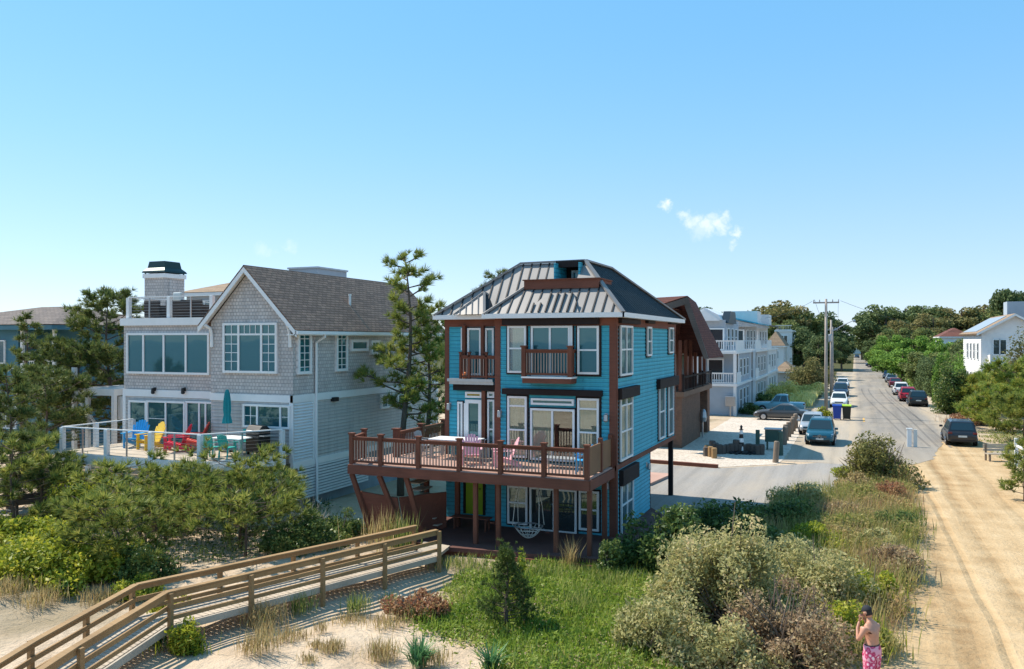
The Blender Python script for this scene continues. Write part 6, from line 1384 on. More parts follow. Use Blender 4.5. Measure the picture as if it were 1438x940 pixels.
def bush(name, label, cat, pos, rx, ry, h, n, ls, mat, seed, lumps=16, asp=.5, group=None, up=.35, twigs=0, lumpr=.34, r0=.035, z=None, blade=0, twigmat=None):
    rng = np.random.default_rng(seed); zz = hgt(*pos[:2]) if z is None else z
    o = root(name, label, cat, (pos[0], pos[1], zz), 0, group)
    lumps = int(lumps * 1.7); d = unit(rng, lumps); d[:, 2] = np.abs(d[:, 2]); rr = rng.uniform(.3, .86, lumps)[:, None]
    C = d * rr * np.array([[rx, ry, h * .86]]); C[:, 2] += h * .08; lr = rng.uniform(.6, 1.25, lumps) * lumpr
    idx = rng.choice(lumps, n, p=lr ** 2 / (lr ** 2).sum()); q = unit(rng, n) * (rng.uniform(0, 1, n) ** .42)[:, None] * lr[idx][:, None] * np.array([[rx, ry, h * .7]])
    P = C[idx] + q; P = P[(P[:, 2] > .02) & (P[:, 2] < h * 1.05)]
    parts = [leaves(rng, P, ls, asp, up)]
    if blade:
        B = np.zeros((blade, 3)); B[:, 0] = rng.normal(size=blade) * rx * .5; B[:, 1] = rng.normal(size=blade) * ry * .5; parts.append(blades(rng, B, h * .7, .03, .5))
    put_leaves('foliage', parts, mat, o)
    tips = list(C)
    if twigs:
        e = unit(rng, twigs); e[:, 2] = np.abs(e[:, 2]); tips += list(e * np.array([[rx, ry, h]]) * rng.uniform(.7, .99, twigs)[:, None])
    stems_mesh(rng, tips, .12 * rx, r0).build('stems', twigmat or M['twig'], o)
    return o
def grass(name, label, pos, n, h, sp, mat, seed, wd=.018, droop=.6, group=None, cat='grass clump', plume=None):
    rng = np.random.default_rng(seed); P = np.zeros((n, 3)); P[:, :2] = rng.normal(size=(n, 2)) * sp
    o = put_leaves(name, [blades(rng, P, h, wd, droop)], mat); o.location = (pos[0], pos[1], hgt(*pos[:2])); tag(o, label, cat, group); return o
def pine(label, pos, h, spread, cb, nb, mat, seed, tuft=.24, k=14, lean=(0, 0), prof=None, trunks=1, sub=5, wd=.036, name='pine_tree', group=None, z=None, dens=1.0, flat=0., cat='tree'):
    rng = np.random.default_rng(seed); o = root(name, label, cat, (pos[0], pos[1], hgt(*pos[:2]) if z is None else z), 0, group)
    tb = MB(); C, Dr = [], []; prof = prof or (lambda t: (1 - t) ** .7 + .12)
    for tr in range(trunks):
        off = Vector((0, 0, 0)) if trunks == 1 else Vector((rng.normal() * .25, rng.normal() * .25, 0)); ln = Vector((lean[0], lean[1], 0)) if trunks == 1 else Vector((rng.normal() * spread * .4, rng.normal() * spread * .3, 0))
        hh = h * (1 if tr == 0 else rng.uniform(.7, .95)); r0 = .0135 * h + .035
        pts = [off + ln * (t ** 1.3) + Vector((math.sin(t * 5 + seed + tr), math.cos(t * 4.3 + seed), 0)) * .03 * h * t + Vector((0, 0, hh * t - .15 * (t == 0))) for t in np.linspace(0, 1, 9)]
        tb.tube(pts, [r0 * (1 - .88 * t) for t in np.linspace(0, 1, 9)], 8)
        for i in range(nb):
            t = cb + (1 - cb) * (i + rng.uniform(0, 1)) / nb; f = t * 8; j = min(int(f), 7); p = pts[j].lerp(pts[j + 1], f - j)
            az = i * 2.4 + rng.uniform(-.5, .5); L_ = spread * prof((t - cb) / (1 - cb)) * rng.uniform(.7, 1.15)
            d = Vector((math.cos(az), math.sin(az), rng.uniform(.05, .45) * (1 - flat))); q1 = p + d * L_ * .5; q2 = q1 + Vector((d.x, d.y, d.z + .25)) * L_ * .5
            tb.tube([p, q1, q2], [r0 * .32 * (1 - t * .6), r0 * .2, r0 * .07], 5, False)
            for s_ in range(sub):
                u = rng.uniform(.35, 1.0); b0 = p.lerp(q1, u * 2) if u < .5 else q1.lerp(q2, u * 2 - 1)
                a2 = az + rng.choice((-1, 1)) * rng.uniform(.3, 1.2); l2 = L_ * rng.uniform(.18, .42); d2 = Vector((math.cos(a2), math.sin(a2), rng.uniform(.1, .6))); e = b0 + d2 * l2
                tb.tube([b0, e], [r0 * .09, r0 * .04], 4, False)
                m_ = max(1, int(dens * (2 + l2 * 4.5)))
                for w in range(m_):
                    v = rng.uniform(.35, 1.05); c = b0.lerp(e, v) + Vector(rng.normal(size=3)) * .1 * (spread ** .5) * .5; C.append(c); dd = d2.normalized() + Vector((0, 0, .5)); Dr.append(dd.normalized())
            for w in range(int(2 + dens * 2)): C.append(q2 + Vector(rng.normal(size=3)) * .12); Dr.append(Vector((d.x, d.y, .8)).normalized())
        for w in range(4): C.append(pts[-1] + Vector(rng.normal(size=3)) * .1); Dr.append(Vector((0, 0, 1)))
    tb.build('trunk', M['bark'], o, smooth=True)
    C = np.array([tuple(c) for c in C]); Dr = np.array([tuple(d) for d in Dr])
    put_leaves('crown', [needles(rng, C, Dr, tuft, wd, k)], mat, o); return o

# ---- pines near the houses
pp = (-19.4, 33.0)
pine('tall slender pine with dark bare trunk between the grey and turquoise houses', pp, 11.0, 2.0, .34, 36, M['pine'], 11, .34, 22, (.5, 0), lambda t: 1.0 * (1 - t) ** .55 * (.65 + .35 * math.sin(t * 9)) + .16, sub=7, dens=.7)
pine('shorter pine just right of the tall slender one, against the turquoise house', (-18.9, 34.2), 8.6, 2.0, .26, 30, M['pine'], 12, .33, 22, (.5, .2), lambda t: .9 * (1 - t) ** .4 + .15, sub=7, dens=.7)
pine('dark pine top behind the left hip of the turquoise roof', (-22.5, 52), 11.8, 3.2, .4, 22, M['pine_dark'], 13, .4, 12, wd=.05)
a = at(168, 46); pine('large dark spreading pine left of the grey shingled house', a, 9.7, 3.7, .2, 44, M['pine_dark'], 14, .34, 14, (-1.2, 0), lambda t: .95 * (1 - t) ** .5 + .12, wd=.05, sub=8, dens=1.5)
a = at(112, 45); pine('broad middle height pine left of the large dark spreading pine', a, 6.6, 3.4, .3, 30, M['pine_dark'], 15, .3, 14, (-.4, 0), lambda t: 1 - .6 * t, wd=.045, sub=7, dens=1.4)
a = at(32, 50); pine('small pine with pointed top before the dull blue house', a, 8.6, 1.2, .4, 22, M['pine_dark'], 16, .3, 12, wd=.045, sub=6, dens=1.3)
a = at(62, 41); pine('low round pine below the dull blue house', a, 5.6, 2.6, .3, 24, M['pine_dark'], 17, .28, 14, wd=.045, sub=6, dens=1.4)
a = at(12, 35); pine('dense tall pine at the left edge of the picture', a, 5.9, 1.8, .08, 34, M['pine_dark'], 18, .33, 20, (.2, 0), lambda t: 1.05 - .75 * t, wd=.045, sub=6, dens=.75)
a = at(58, 33); pine('bushy dark pine just right of the dense one at left edge', a, 3.2, 1.5, .08, 24, M['pine_dark'], 19, .32, 20, (0, 0), lambda t: 1.05 - .6 * t, wd=.045, sub=6, dens=.75)
a = at(18, 31); pine('low spreading pine in front of the dense tall pine at left edge', a, 3.2, 2.6, .12, 24, M['pine'], 20, .32, 20, (0, 0), lambda t: 1 - .4 * t, wd=.045, sub=6, dens=.75, flat=.5)
lowp = lambda t: 1.0 - .25 * t
pine('low spreading pine with twisted stems in front of the cable railed deck, right one', (-19.9, 22.6), 2.8, 2.1, .42, 22, M['pine'], 21, .31, 24, (.5, 0), lowp, trunks=3, sub=6, wd=.04, dens=.4, flat=.5)
pine('low spreading pine in front of the cable railed deck, left one', (-22.9, 22.0), 2.65, 1.65, .4, 20, M['pine'], 22, .31, 24, (0, 0), lowp, trunks=3, sub=6, wd=.04, dens=.4, flat=.5)
pine('waist high pine with bright needle tufts between the two walkways', (-20.9, 18.6), 2.5, 1.5, .2, 20, M['pine'], 23, .29, 24, (0, 0), lowp, trunks=2, sub=6, wd=.04, dens=.42, flat=.4)
pine('small dark pine sapling on the sand below the grey deck', (-18.6, 21.6), 1.9, .8, .1, 16, M['pine_dark'], 24, .18, 14, sub=5, dens=1.)
# ---- shrubs left of the boardwalk
bush('shrub', 'tall yellow green shrub beside the dark plank walkway', 'shrub', g(133, 735)[:2], 1.9, 1.7, 2.5, 9000, .13, M['shrub_yg'], 31, 18)
bush('shrub', 'purplish twiggy shrub under the low pines before the grey deck', 'shrub', (-24.1, 23.6), 1.6, 1.3, 2.4, 4200, .10, M['rusty'], 32, 14, twigs=70)
sh_list = [((28, 815), 1.75, 1.5, 1.55, 'yellow green glossy shrub at left edge above the dry grass'), ((95, 822), 1.5, 1.3, 1.5, 'yellow green glossy shrub next to the left edge one'), ((150, 812), 1.4, 1.2, 1.35, 'dense yellow green shrub left of the boardwalk bend'),
           ((60, 775), 1.9, 1.5, 1.3, 'yellow green shrub in the second rank behind the left edge shrubs'), ((8, 770), 1.7, 1.4, 1.35, 'rounded yellow green shrub below the plank walkway at left edge')]
for i, (px, rx, ry, h, lab) in enumerate(sh_list): bush('shrub', lab, 'shrub', g(*px)[:2], rx, ry, h, 6500, .135, M['shrub_yg'], 33 + i, 18, group='yellow green shrubs left of the boardwalk')
bush('shrub', 'dark leafy shrub tucked against the bend of the boardwalk', 'shrub', g(205, 815)[:2], 1.3, 1.1, 1.4, 6000, .10, M['shrub_dk'], 40, 16)
bush('shrub', 'bright low shrub poking through the boardwalk rails', 'shrub', g(190, 838)[:2], .9, .8, .8, 3200, .09, M['shrub_yg'], 41, 12)
for i, (px, rx, h, lab) in enumerate((((385, 790), 1.0, 1.25, 'dark leafy shrub behind the boardwalk rail, left one'), ((425, 782), 1.1, 1.4, 'dark leafy shrub behind the boardwalk rail, middle one'), ((470, 768), 1.05, 1.3, 'dark leafy shrub behind the boardwalk rail, nearest the red brown screen'))):
    p = g(*px); bush('shrub', lab, 'shrub', (p[0] - .4, p[1] + 1.0), rx, rx, h, 5200, .10, M['shrub_dk'], 42 + i, 14, group='dark shrubs behind the boardwalk')
rng = np.random.default_rng(5); p = (-19.0, 25.5); o = root('bare_shrub', 'leafless pale twiggy shrub before the grey foundation wall', 'shrub', (p[0], p[1], 0))
tips = unit(rng, 60); tips[:, 2] = np.abs(tips[:, 2]); stems_mesh(rng, tips * np.array([[1.0, .8, 1.5]]), .1, .016).build('stems', M['rope'], o)
grass('tall_grass', 'tall reedy plants with pale flower heads below the shower screen, left', (-14.9, 24.2), 160, 1.5, .35, M['drygrass'], 51, .03, .5, 'reedy plants below the shower screen'); grass('tall_grass', 'tall reedy plants with pale flower heads below the shower screen, right', (-14.1, 24.0), 160, 1.5, .3, M['greengrass'], 52, .035, .5, 'reedy plants below the shower screen')
grs = [((10, 845), 'dry grass clump at left edge below the shrubs', .8, .30, 150, 'drygrass'), ((60, 850), 'straw coloured grass clump below the yellow green shrubs, second from left', .75, .32, 170, 'drygrass'), ((140, 848), 'straw grass clump on the sand left of the boardwalk ramp', .7, .28, 150, 'drygrass'),
       ((372, 880), 'tall tawny grass clump before the boardwalk rails', .95, .28, 190, 'drygrass'), ((420, 862), 'tall green and tan grass against the boardwalk post', .9, .2, 90, 'greengrass'), ((362, 925), 'dry grass tuft at bottom left of the sand patch', .75, .22, 170, 'drygrass'),
       ((372, 898), 'thin grass tuft just behind the bottom left one', .6, .13, 70, 'drygrass'), ((408, 902), 'purplish dry grass tuft on open sand', .42, .25, 150, 'drygrass'), ((466, 920), 'neat round straw coloured grass tuft on the sand', .36, .17, 170, 'drygrass'), ((443, 915), 'tiny straw grass tuft left of the neat round one', .26, .09, 70, 'drygrass'),
       ((450, 893), 'sparse twiggy grass tuft in middle of the sand', .5, .1, 40, 'drygrass'), ((492, 871), 'flat golden grass mat on sand below the boardwalk', .26, .3, 170, 'drygrass'), ((501, 858), 'tall green grass clump before the right boardwalk posts', .8, .17, 110, 'greengrass'), ((546, 880), 'low tan grass tuft left of the reddish shrub', .5, .28, 150, 'drygrass'),
       ((536, 925), 'upright grey tan grass tuft left of the yucca', .65, .2, 190, 'drygrass'), ((548, 845), 'green grass tuft between boardwalk and reddish shrub', .55, .14, 80, 'greengrass'), ((610, 935), 'dry grass at the right foot of the yucca', .5, .2, 110, 'drygrass'), ((433, 935), 'faint grass tuft at bottom edge of the sand', .35, .12, 60, 'drygrass'),
       ((800, 800), 'tall arching tan grass in front of the terrace', 1.35, .1, 60, 'drygrass'), ((815, 860), 'pale reedy grass in the middle of the lawn', .7, .3, 130, 'greengrass')]
for i, (px, lab, h, sp, n, m_) in enumerate(grs): grass('grass_clump', lab, g(*px)[:2], int(n * 1.5), h * .85, sp * .9, M[m_], 60 + i, .018, .75, 'grass clumps around the sand')
ycs = [((588, 938), .75, .09, 90, 'spiky green yucca at bottom edge of the sand'), ((688, 945), .7, .08, 70, 'spiky green yucca cut by the bottom edge, right of the first'), ((222, 905), .75, .1, 80, 'grey green spiky yucca beside the boardwalk ramp'), ((95, 838), .6, .09, 60, 'green spiky plant left of the boardwalk ramp'), ((1243, 800), .6, .1, 60, 'spiky yucca in the roadside scrub')]
for i, (px, h, sp, n, lab) in enumerate(ycs): grass('yucca_plant', lab, g(*px)[:2], int(n * 1.7), h, sp * .8, M['yucca'], 90 + i, .038, 1.25, 'yuccas', 'yucca')
bush('weedy_plant', 'leafy weeds growing at right side of the boardwalk ramp', 'weeds', g(258, 915)[:2], .7, .6, .9, 2200, .12, M['shrub_yg'], 96, 10, .35, blade=60); bush('weedy_plant', 'bushy weeds with yellow shoots against the boardwalk bend', 'weeds', g(238, 875)[:2], .55, .5, 1.0, 1900, .10, M['shrub_yg'], 97, 9, .35, blade=40)
bush('reddish_shrub', 'low reddish leaved shrub between sand and lawn', 'shrub', g(585, 862)[:2], 1.0, .8, .75, 3600, .10, M['redshrub'], 98, 14, twigs=40)
# young cedar on the lawn
p = g(711, 880); pine('small dark conical cedar on the green lawn', p[:2], 1.95, .62, .03, 46, M['cedar'], 99, .10, 12, (0, 0), lambda t: (1 - t) ** .75 + .05, sub=6, wd=.02, dens=1.4, name='young_cedar')
p = g(714, 868); bush('tall_weed', 'tall upright weed rising behind the small cedar', 'weeds', (p[0], p[1] + .6), .28, .28, 2.2, 700, .14, M['shrub_yg'], 100, 9, .35, lumpr=.3)
# ---- lawn of ground cover, scrub strip, undergrowth (nobody could count the leaves)
def in_poly(P, poly):
    x, y = P[:, 0], P[:, 1]; ins = np.zeros(len(P), bool); n = len(poly)
    for i in range(n):
        x1, y1 = poly[i]; x2, y2 = poly[(i + 1) % n]
        c = ((y1 > y) != (y2 > y)) & (x < (x2 - x1) * (y - y1) / (y2 - y1 + 1e-12) + x1); ins ^= c
    return ins
def spots(rng, poly, n, ragged=.35):
    a = np.array(poly); lo, hi = a.min(0), a.max(0); out = []; tot = 0
    while tot < n:
        P = rng.uniform(lo, hi, (n, 2)); Q = P + np.stack([np.sin(P[:, 1] * 2.1) * ragged + rng.normal(size=n) * ragged * .6, np.cos(P[:, 0] * 1.9) * ragged + rng.normal(size=n) * ragged * .6], 1)
        P = P[in_poly(Q, poly)]; out.append(P); tot += len(P)
    P = np.concatenate(out)[:n]; return np.column_stack([P, [hgt(*q) for q in P]])
lawn = [g(*q)[:2] for q in ((598, 872), (640, 812), (700, 795), (830, 795), (945, 812), (985, 850), (960, 960), (760, 985), (690, 930), (625, 905))]
rng = np.random.default_rng(200); P = spots(rng, lawn, 42000, .5); clump = .5 + .5 * np.sin(P[:, 0] * 2.7 + np.sin(P[:, 1] * 1.9)) * np.cos(P[:, 1] * 3.1); P[:, 2] += rng.uniform(0, 1, len(P)) * (.06 + .22 * clump)
B_ = spots(rng, lawn, 5000, .6)
stuff(put_leaves('ground_cover', [leaves(rng, P[:30000], .085, .55, .8), leaves(rng, P[30000:], .13, .4, .5), blades(rng, B_, .45, .02, .8)], M['lawn']), 'bright green leafy ground cover between the terrace and the sand', 'ground cover')
scr = [(-2.9, 38.6), (-.6, 40.6), (.3, 42), (.6, 48.5), (2.6, 49.5), (2.3, 40), (2.0, 32.9), (1.4, 26), (.75, 20.2), (-.2, 18.9), (-2, 21), (-3, 27), (-3.4, 33)]
P = spots(rng, scr, 13000, .3); Q = spots(rng, scr, 42000, .3); Q[:, 2] += rng.uniform(0, 1, len(Q)) ** .7 * (.45 + .3 * np.sin(Q[:, 0] * 2 + Q[:, 1] * 1.3))
stuff(put_leaves('scrub', [blades(rng, P, .95, .024, .7), leaves(rng, Q, .11, .42, .3)], M['scrub']), 'mixed tan and green scrub strip between driveway and sandy track', 'scrub')
und = [g(*q)[:2] for q in ((0, 800), (230, 790), (330, 800), (480, 775), (490, 735), (420, 700), (110, 720), (0, 740))]
P = spots(rng, und, 9000, .5); P[:, 2] += rng.uniform(0, .3, len(P)); stuff(put_leaves('undergrowth', [leaves(rng, P, .10, .5, .5), blades(rng, P[:2500], .4, .02, .7)], M['shrub_dk']), 'dark low undergrowth beneath the pines left of the boardwalk', 'undergrowth')
vrg = [(8.0, 40), (14, 40), (16, 75), (9.3, 75), (8.4, 60)]; P = spots(rng, vrg, 20000, .5); stuff(put_leaves('verge_grass', [blades(rng, P, .2, .035, .9)], M['greengrass']), 'thin grass on the verge at right of the sandy track', 'grass')
tfr = [(-12.6, 23.2), (-8, 24.3), (-7.4, 24.3), (-6.5, 25.2), (-5.5, 24), (-8, 23), (-12, 22.3)]; P = spots(rng, tfr, 2000, .3); stuff(put_leaves('fringe_grass', [blades(rng, P, .4, .02, .7)], M['greengrass']), 'pale grass fringe along the terrace edge', 'grass')
mds = [(-4.5, 92), (-4.2, 118), (-9.5, 120), (-9.8, 95)]; P = spots(rng, mds, 9000, .5); stuff(put_leaves('golden_grass', [blades(rng, P, 1.1, .07, .6)], M['pampas']), 'golden grass bed between the town houses and parked cars', 'grass')
# ---- shrubs right of the turquoise house
bush('bayberry_bush', 'dark green leafy bush at right corner of the terrace', 'bush', (-5.6, 25.7), 1.5, 1.4, 2.2, 7500, .15, M['shrub_dk'], 110, 18); bush('bayberry_bush', 'dark green bush between turquoise house and the silvery bush', 'bush', (-4.0, 28.5), 2.0, 1.6, 1.85, 8500, .15, M['shrub_dk'], 111, 20)
bush('bayberry_bush', 'shaded dark bush against the house shadow on the driveway', 'bush', (-2.6, 33.2), 1.7, 1.5, 1.35, 7500, .12, M['shrub_dk'], 112, 16); bush('bayberry_bush', 'slim leafy bush at the deck post beside the terrace step', 'bush', (-7.0, 24.3), .55, .5, 1.5, 1500, .11, M['shrub_dk'], 113, 9)
bush('groundsel_bush', 'big silvery green bush in right foreground', 'bush', (-3.05, 21.3), 2.15, 1.8, 3.15, 24000, .115, M['greygreen'], 114, 34, .42, twigs=16, lumpr=.25); bush('groundsel_bush', 'low silvery bush at bottom edge beside the lawn', 'bush', (-3.9, 18.3), 1.45, 1.1, 1.5, 9500, .105, M['greygreen'], 115, 18, .4)
bush('groundsel_bush', 'silvery pink tinged bush at bottom edge, left of the reddish one', 'bush', (-2.6, 18.4), 1.1, .9, 1.3, 7000, .10, M['greygreen'], 127, 16, .42)
bush('rusty_bush', 'reddish brown twiggy bush right of the silvery bush, beside the man', 'bush', (-1.5, 19.5), 1.75, 1.5, 2.15, 13000, .095, M['rusty'], 116, 26, .42, twigs=110, lumpr=.25); bush('olive_bush', 'olive and tan bush behind the reddish brown one', 'bush', (-1.2, 23.6), 1.7, 1.5, 1.9, 10000, .11, M['greygreen'], 117, 20, .42, twigs=15)
bush('scrub_bush', 'dark green scrub bush right behind the man', 'bush', (.0, 20.6), .9, .9, 1.25, 5000, .085, M['shrub_yg'], 118, 12, blade=120); bush('scrub_bush', 'brown tinted scrub bush along the edge of the sandy track', 'bush', (1.0, 27.5), 1.0, 1.6, 1.1, 5500, .09, M['rusty'], 119, 14, twigs=40, blade=150); bush('scrub_bush', 'olive scrub bush halfway along the sandy track edge', 'bush', (1.3, 33.5), 1.1, 1.8, 1.15, 5500, .1, M['shrub_dk'], 120, 14, blade=150)
bush('scrub_bush', 'tan and purple scrub bush in middle of the strip', 'bush', (-.7, 35.5), 1.5, 1.6, 1.0, 5500, .1, M['rusty'], 121, 14, twigs=30, blade=200); bush('scrub_bush', 'yellowish scrub bush near the driveway shadow', 'bush', (-1.3, 29.5), 1.4, 1.6, 1.2, 6000, .095, M['shrub_yg'], 122, 14, blade=200)
bush('roadside_bush', 'large dome shaped bush at the end of the scrub strip before the road', 'bush', (1.1, 44.6), 2.1, 1.9, 2.7, 13000, .15, leaf('brown_green_leaves', [(.05, .045, .02), (.11, .11, .035), (.17, .16, .045), (.2, .13, .065)], .25, .6, .5, .7), 123, 24, .45, twigs=120)
bush('scrub_bush', 'low green bush at foot of the dome shaped roadside bush', 'bush', (-.1, 46.4), 1.1, 1.2, .8, 3600, .1, M['shrub_yg'], 124, 10)
for i_, (x_, y_, r_, h_, k_, lab) in enumerate(((-1.9, 26.3, 1.1, 1.5, 'greygreen', 'grey green scrub bush behind the olive and tan one'), (.4, 24.2, .9, 1.2, 'shrub_yg', 'bright green scrub bush at track edge behind the man'), (-2.2, 37.6, 1.3, 1.3, 'greygreen', 'pale scrub bush at driveway edge beyond the shaded bush'), (.3, 38.5, 1.3, 1.2, 'scrub', 'tan green scrub bush before the dome shaped bush'), (1.5, 39.5, .9, 1.4, 'redshrub', 'reddish scrub bush on track edge before the dome shaped bush'), (-.2, 32.2, 1.3, 1.2, 'scrub', 'mixed scrub bush in middle of the strip, nearer than the purple one'), (.2, 42.0, 1.2, 1.0, 'drygrass', 'straw coloured scrub bush right below the dome shaped bush'), (.7, 30.2, .8, 1.0, 'greygreen', 'small silvery scrub bush on edge of the sandy track'))):
    bush('scrub_bush', lab, 'bush', (x_, y_), r_, r_ * 1.2, h_, 4200, .12, M[k_], 170 + i_, 13, .42, twigs=18, blade=120, group='bushes of the scrub strip')
# ---- planting by the town houses
bush('autumn_bush', 'round orange brown autumn bush beside the utility poles', 'bush', (-6.2, 127), 3.6, 3.4, 5.0, 9000, .28, FT['rust'], 130, 20, twigs=40, z=0); bush('pampas_bush', 'pale golden plumed shrub beside the town houses', 'bush', (-7.6, 97.5), 2.3, 2.0, 3.0, 6000, .26, M['pampas'], 131, 16, .3, z=0); bush('pampas_bush', 'yellow grass mound behind the golden plumed shrub', 'bush', (-5.6, 112), 3.0, 2.4, 2.0, 5000, .28, M['pampas'], 132, 14, .25, z=0)
bush('shrub', 'dark low shrub at the corner of the nearest pale town house', 'shrub', (-9.2, 82.5), 1.2, 1.4, 1.2, 2600, .16, M['shrub_dk'], 133, 10, z=0); bush('shrub', 'dark shrubs along the wall of the middle town house', 'shrub', (-9.0, 93), 1.1, 2.2, 1.7, 3400, .18, M['shrub_dk'], 134, 12, z=0); bush('shrub', 'small yellow green plant at foot of the tall utility pole', 'shrub', (-2.6, 81.4), .8, .6, 1.3, 1300, .14, M['shrub_yg'], 135, 8, z=0)
# ---- right side of the street
bush('round_hedge', 'large rounded dark green clipped bush behind the black SUV', 'bush', (9.0, 90.5), 2.15, 2.15, 5.6, 15000, .19, M['shrub_dk'], 140, 34, .5, lumpr=.27, z=0, r0=.07)
bush('tall_hedge', 'tall dark brown green hedge left of the large rounded bush', 'hedge', (8.9, 122), 1.9, 7, 6.2, 13000, .26, FT['dark'], 141, 26, z=0, r0=.06); bush('cedar_tree', 'pointed dark cedar behind the large rounded bush', 'tree', (9.2, 106), 1.4, 1.4, 7.2, 7000, .22, FT['green'], 142, 18, z=0, lumpr=.3, r0=.08)
bush('shrub', 'low green and red shrubs at the corner where track meets the road', 'shrub', (8.3, 79), 1.6, 2.4, 1.3, 5000, .16, M['redshrub'], 143, 14, z=0, blade=150); bush('shrub', 'grey purple twiggy shrub below the white house', 'shrub', (9.7, 79.5), 1.6, 1.5, 2.9, 5000, .14, M['rusty'], 144, 14, twigs=90, z=0)
rp = lambda t: 1 - .45 * t
pine('wide bright green pine at right edge in front of the white house', (12.6, 81), 4.7, 3.0, .1, 38, M['pine_yel'], 150, .42, 15, (-.6, 0), rp, sub=8, wd=.06, dens=.9, z=0)
pine('low bright green pine behind the dark grey SUV', (10.4, 75), 3.3, 2.6, .06, 28, M['pine_yel'], 151, .4, 15, (0, 0), rp, sub=8, wd=.06, dens=.9, z=0, flat=.4); pine('bushy bright pine below the white house balcony', (11.8, 90), 3.6, 2.8, .08, 30, M['pine_yel'], 152, .44, 14, (0, 0), rp, sub=8, wd=.065, dens=1.2, z=0)
pine('low wide green pine at right edge above the wooden bench', (11.0, 67), 3.0, 2.3, .05, 26, M['pine'], 155, .4, 14, (0, 0), rp, sub=7, wd=.055, dens=1.1, z=0, flat=.4)
pine('dark green pine sapling at right edge beside the sandy track', (7.0, 42.5), 2.7, 1.0, .05, 22, M['pine'], 153, .26, 14, sub=6, wd=.035, z=0); bush('autumn_tree', 'rust coloured leafy tree at right edge beside the white house', 'tree', (15.4, 97), 1.9, 1.9, 10.6, 4500, .26, FT['rust'], 154, 20, z=0, r0=.12)
for i_, (x_, y_, r_, h_, k_) in enumerate(((9.0, 132, 2.2, 5.0, 'green'), (9.3, 144, 2.4, 5.2, 'olive'), (9.4, 158, 2.6, 5.5, 'green'), (9.5, 176, 2.8, 6, 'dark'), (13.5, 118, 3.2, 6.5, 'green'), (14.5, 134, 3.4, 7.0, 'olive'))):
    bush('roadside_shrub', ('green shrub beside the dark red sedan', 'olive shrub beside the silver blue car', 'green shrub beside the small slate blue car', 'dark shrub past the far end of the parked row', 'green thicket between tall hedge and white house', 'olive thicket behind the tall hedge, below the red brown roof')[i_], 'shrub', (x_, y_), r_, r_ * 2, h_, 6000, .34, FT[k_], 160 + i_, 18, z=0, group='shrubs along the right verge')
# ---- far trees
def far_tree_proto(seed, kind):
    rng = np.random.default_rng(seed); H_ = 12.; lumps = 34; o = root('far_tree', '', 'tree'); 
    d = unit(rng, lumps); cz = .53 if kind != 'umbrella' else .82; C = d * rng.uniform(.35, .9, lumps)[:, None] * np.array([[4.4, 4.4, 5.2 if kind != 'umbrella' else 1.3]]); C[:, 2] += H_ * cz; lr = rng.uniform(.8, 1.7, lumps); n = 6800
    idx = rng.choice(lumps, n, p=lr ** 2 / (lr ** 2).sum()); P = C[idx] + unit(rng, n) * (rng.uniform(0, 1, n) ** .35)[:, None] * lr[idx][:, None] * np.array([[1.1, 1.1, .75]])
    put_leaves('crown', [leaves(rng, P, .46, .6, .5)], FT['dark'], o); mb = MB(); mb.tube([(0, 0, -.2), (.15, .1, 4), (-.1, .1, 8), (0, 0, 10.5)], [.34, .26, .16, .05], 8)
    for c in C[:16]: q = Vector((0, 0, rng.uniform(4.5, 8.5))); mb.tube([q, q.lerp(Vector(c), .55) + Vector((0, 0, -.3)), Vector(c)], [.12, .08, .03], 5, False)
    mb.build('trunk', M['bark'], o); return o
protos = [far_tree_proto(300 + i, 'round') for i in range(4)] + [far_tree_proto(310, 'umbrella')]
first = [True] * 5
def far_tree(px, py_top, D, mat, label, group, pr_=0, wide=1.0):
    a = at(px, D); h = zat(D, py_top) / 12.4; rz = (px * 37 % 360) * math.pi / 180; s_ = (h * wide, h * wide, h)
    if pr_ == 4: s_ = (h * wide, h * wide, h * 1.12)
    return copy_tree(protos[pr_], (a[0], a[1], 0), rz, label, group, {FT['dark']: FT[mat]}, s_)
G1 = 'green trees overhanging the right side of the street'; G2 = 'far trees behind on the right skyline'; G3 = 'far trees on the left skyline'
for i, (px, py, D, mt, lab, w_) in enumerate([(1232, 478, 185, 'green', 'bright green tree overhanging the road above the dark pickup', 1.1), (1252, 462, 165, 'green', 'leafy green tree above the far end of the right hand parked cars', 1.05), (1283, 463, 142, 'green', 'bright green tree above the parked red cars', 1.0), (1318, 468, 128, 'green', 'green tree directly behind the tall dark hedge', .95),
        (1338, 474, 122, 'olive', 'olive tree beside the white gable house wall', .8), (1262, 452, 205, 'olive', 'olive tree standing behind the bright green roadside trees', 1.1), (1300, 452, 185, 'olive', 'olive tree left of the red brown hip roof', 1.1),
        (1243, 488, 155, 'green', 'low bright green tree over the dark pickup and far parked cars', 1.5), (1268, 482, 132, 'green', 'low spreading tree right behind the silver blue car', 1.5), (1296, 486, 116, 'olive', 'low dark olive tree behind the tall hedge and black SUV', 1.5), (1330, 486, 135, 'green', 'low green tree filling the gap left of the white gable house', 1.5), (1228, 470, 215, 'dark', 'dark tree behind the dark pickup at the street end', 1.2), (1346, 467, 130, 'olive', 'olive tree in front of the red brown hip roofed house', 1.0)]):
    far_tree(px, py, D, mt, lab, G1, i % 4, w_)
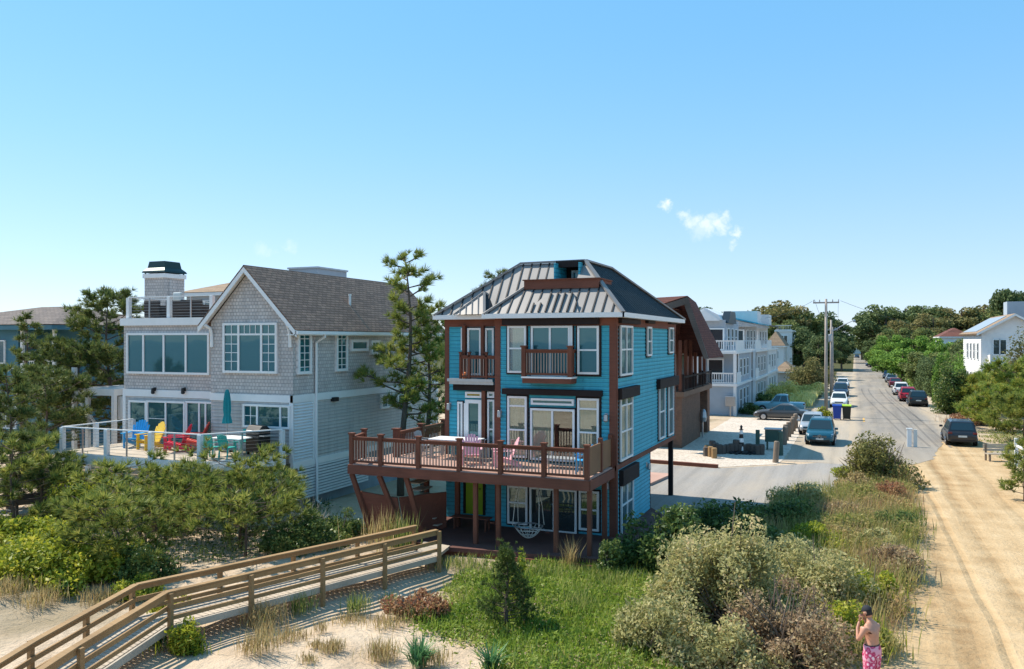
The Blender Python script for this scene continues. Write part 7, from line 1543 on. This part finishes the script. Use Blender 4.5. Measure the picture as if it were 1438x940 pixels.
for i, (px, py, D, mt, lab, w_) in enumerate([(1211, 445, 300, 'dark', 'dark tree nearest the vanishing point of the street, right side', 1.1), (1222, 428, 270, 'dark', 'tall dark tree at left end of the right skyline', 1.2), (1243, 420, 260, 'dark', 'dark rounded tree second on the right skyline', 1.3), (1265, 440, 225, 'rust', 'rust brown tree below the dark skyline trees', 1.2), (1272, 418, 265, 'olive', 'olive crowned tree in middle of the right skyline', 1.2),
        (1296, 418, 260, 'dark', 'dark tree right of the olive skyline tree', 1.2), (1310, 432, 225, 'rust', 'brownish tree under the skyline above the red brown roof', 1.2), (1323, 419, 260, 'olive', 'olive brown tree right of middle on the right skyline', 1.2), (1350, 420, 255, 'rust', 'russet tree on the skyline left of the solar panels', 1.3), (1383, 416, 260, 'rust', 'russet tree on the skyline above the white house roof', 1.3), (1400, 424, 250, 'olive', 'olive tree right above the white house ridge', 1.2), (1435, 424, 245, 'olive', 'olive tree at the right edge of the skyline', 1.2)]):
    far_tree(px, py, D, mt, lab, G2, (i + 1) % 4, w_)
far_tree(1416, 411, 205, 'dark', 'flat topped umbrella pine with bare trunk above the white house', None, 4, .62)
for i, (px, py, D, mt, lab, w_) in enumerate([(960, 432, 190, 'dark', 'dark tree at the left end of the left skyline behind the brown house', 1.), (992, 423, 180, 'dark', 'dark feathery tree above the nearest town house', 1.1), (1020, 428, 190, 'olive', 'olive tree above the white gables', 1.), (1050, 428, 200, 'olive', 'olive green tree above the turquoise roof', 1.1), (1072, 417, 205, 'rust', 'broad brownish tree left of the highest on the skyline', 1.3),
        (1094, 412, 200, 'rust', 'highest brown and green tree on left skyline', 1.3), (1118, 417, 200, 'olive', 'olive brown tree right of the highest one', 1.2), (1140, 425, 205, 'dark', 'dark tree left of the tall utility pole', 1.2), (1098, 440, 180, 'olive', 'olive tree behind the tall white flat roofed house', 1.), (1128, 452, 165, 'dark', 'dark green tree above the orange brown bush', 1.1), (1150, 462, 150, 'dark', 'dark evergreen right behind the tall utility pole', 1.), (1172, 440, 260, 'dark', 'dark tree between the utility poles and street end', 1.2), (1182, 466, 190, 'dark', 'dark roadside tree shading the street end, left side', .95)]):
    far_tree(px, py, D, mt, lab, G3, (i + 2) % 4, w_)
for p_ in protos:
    for c in kids(p_): bpy.data.objects.remove(c)
    bpy.data.objects.remove(p_)
# distant continuous wood behind everything
rng = np.random.default_rng(400); PX = rng.uniform(-120, 1560, 1500); Dd = rng.uniform(300, 420, 1500); top = np.where(PX < 900, 464, np.where(PX < 1180, 440, np.where(PX < 1206, 462, 432)))
Pw = []
for px, D, tp in zip(PX, Dd, top):
    if 1184 < px < 1213 and D < 460: continue
    a = at(px, D); ht = zat(D, tp) * rng.uniform(.75, 1.0); n = 26
    q = unit(rng, n) * (rng.uniform(0, 1, n) ** .4)[:, None] * np.array([[5, 5, ht * .5]]); q[:, 2] += ht * .52; q[:, :2] += a; Pw.append(q)
stuff(put_leaves('far_wood', [leaves(rng, np.concatenate(Pw), 1.5, .7, .4)], FT['dark']), 'dark band of distant wood along the horizon', 'wood')
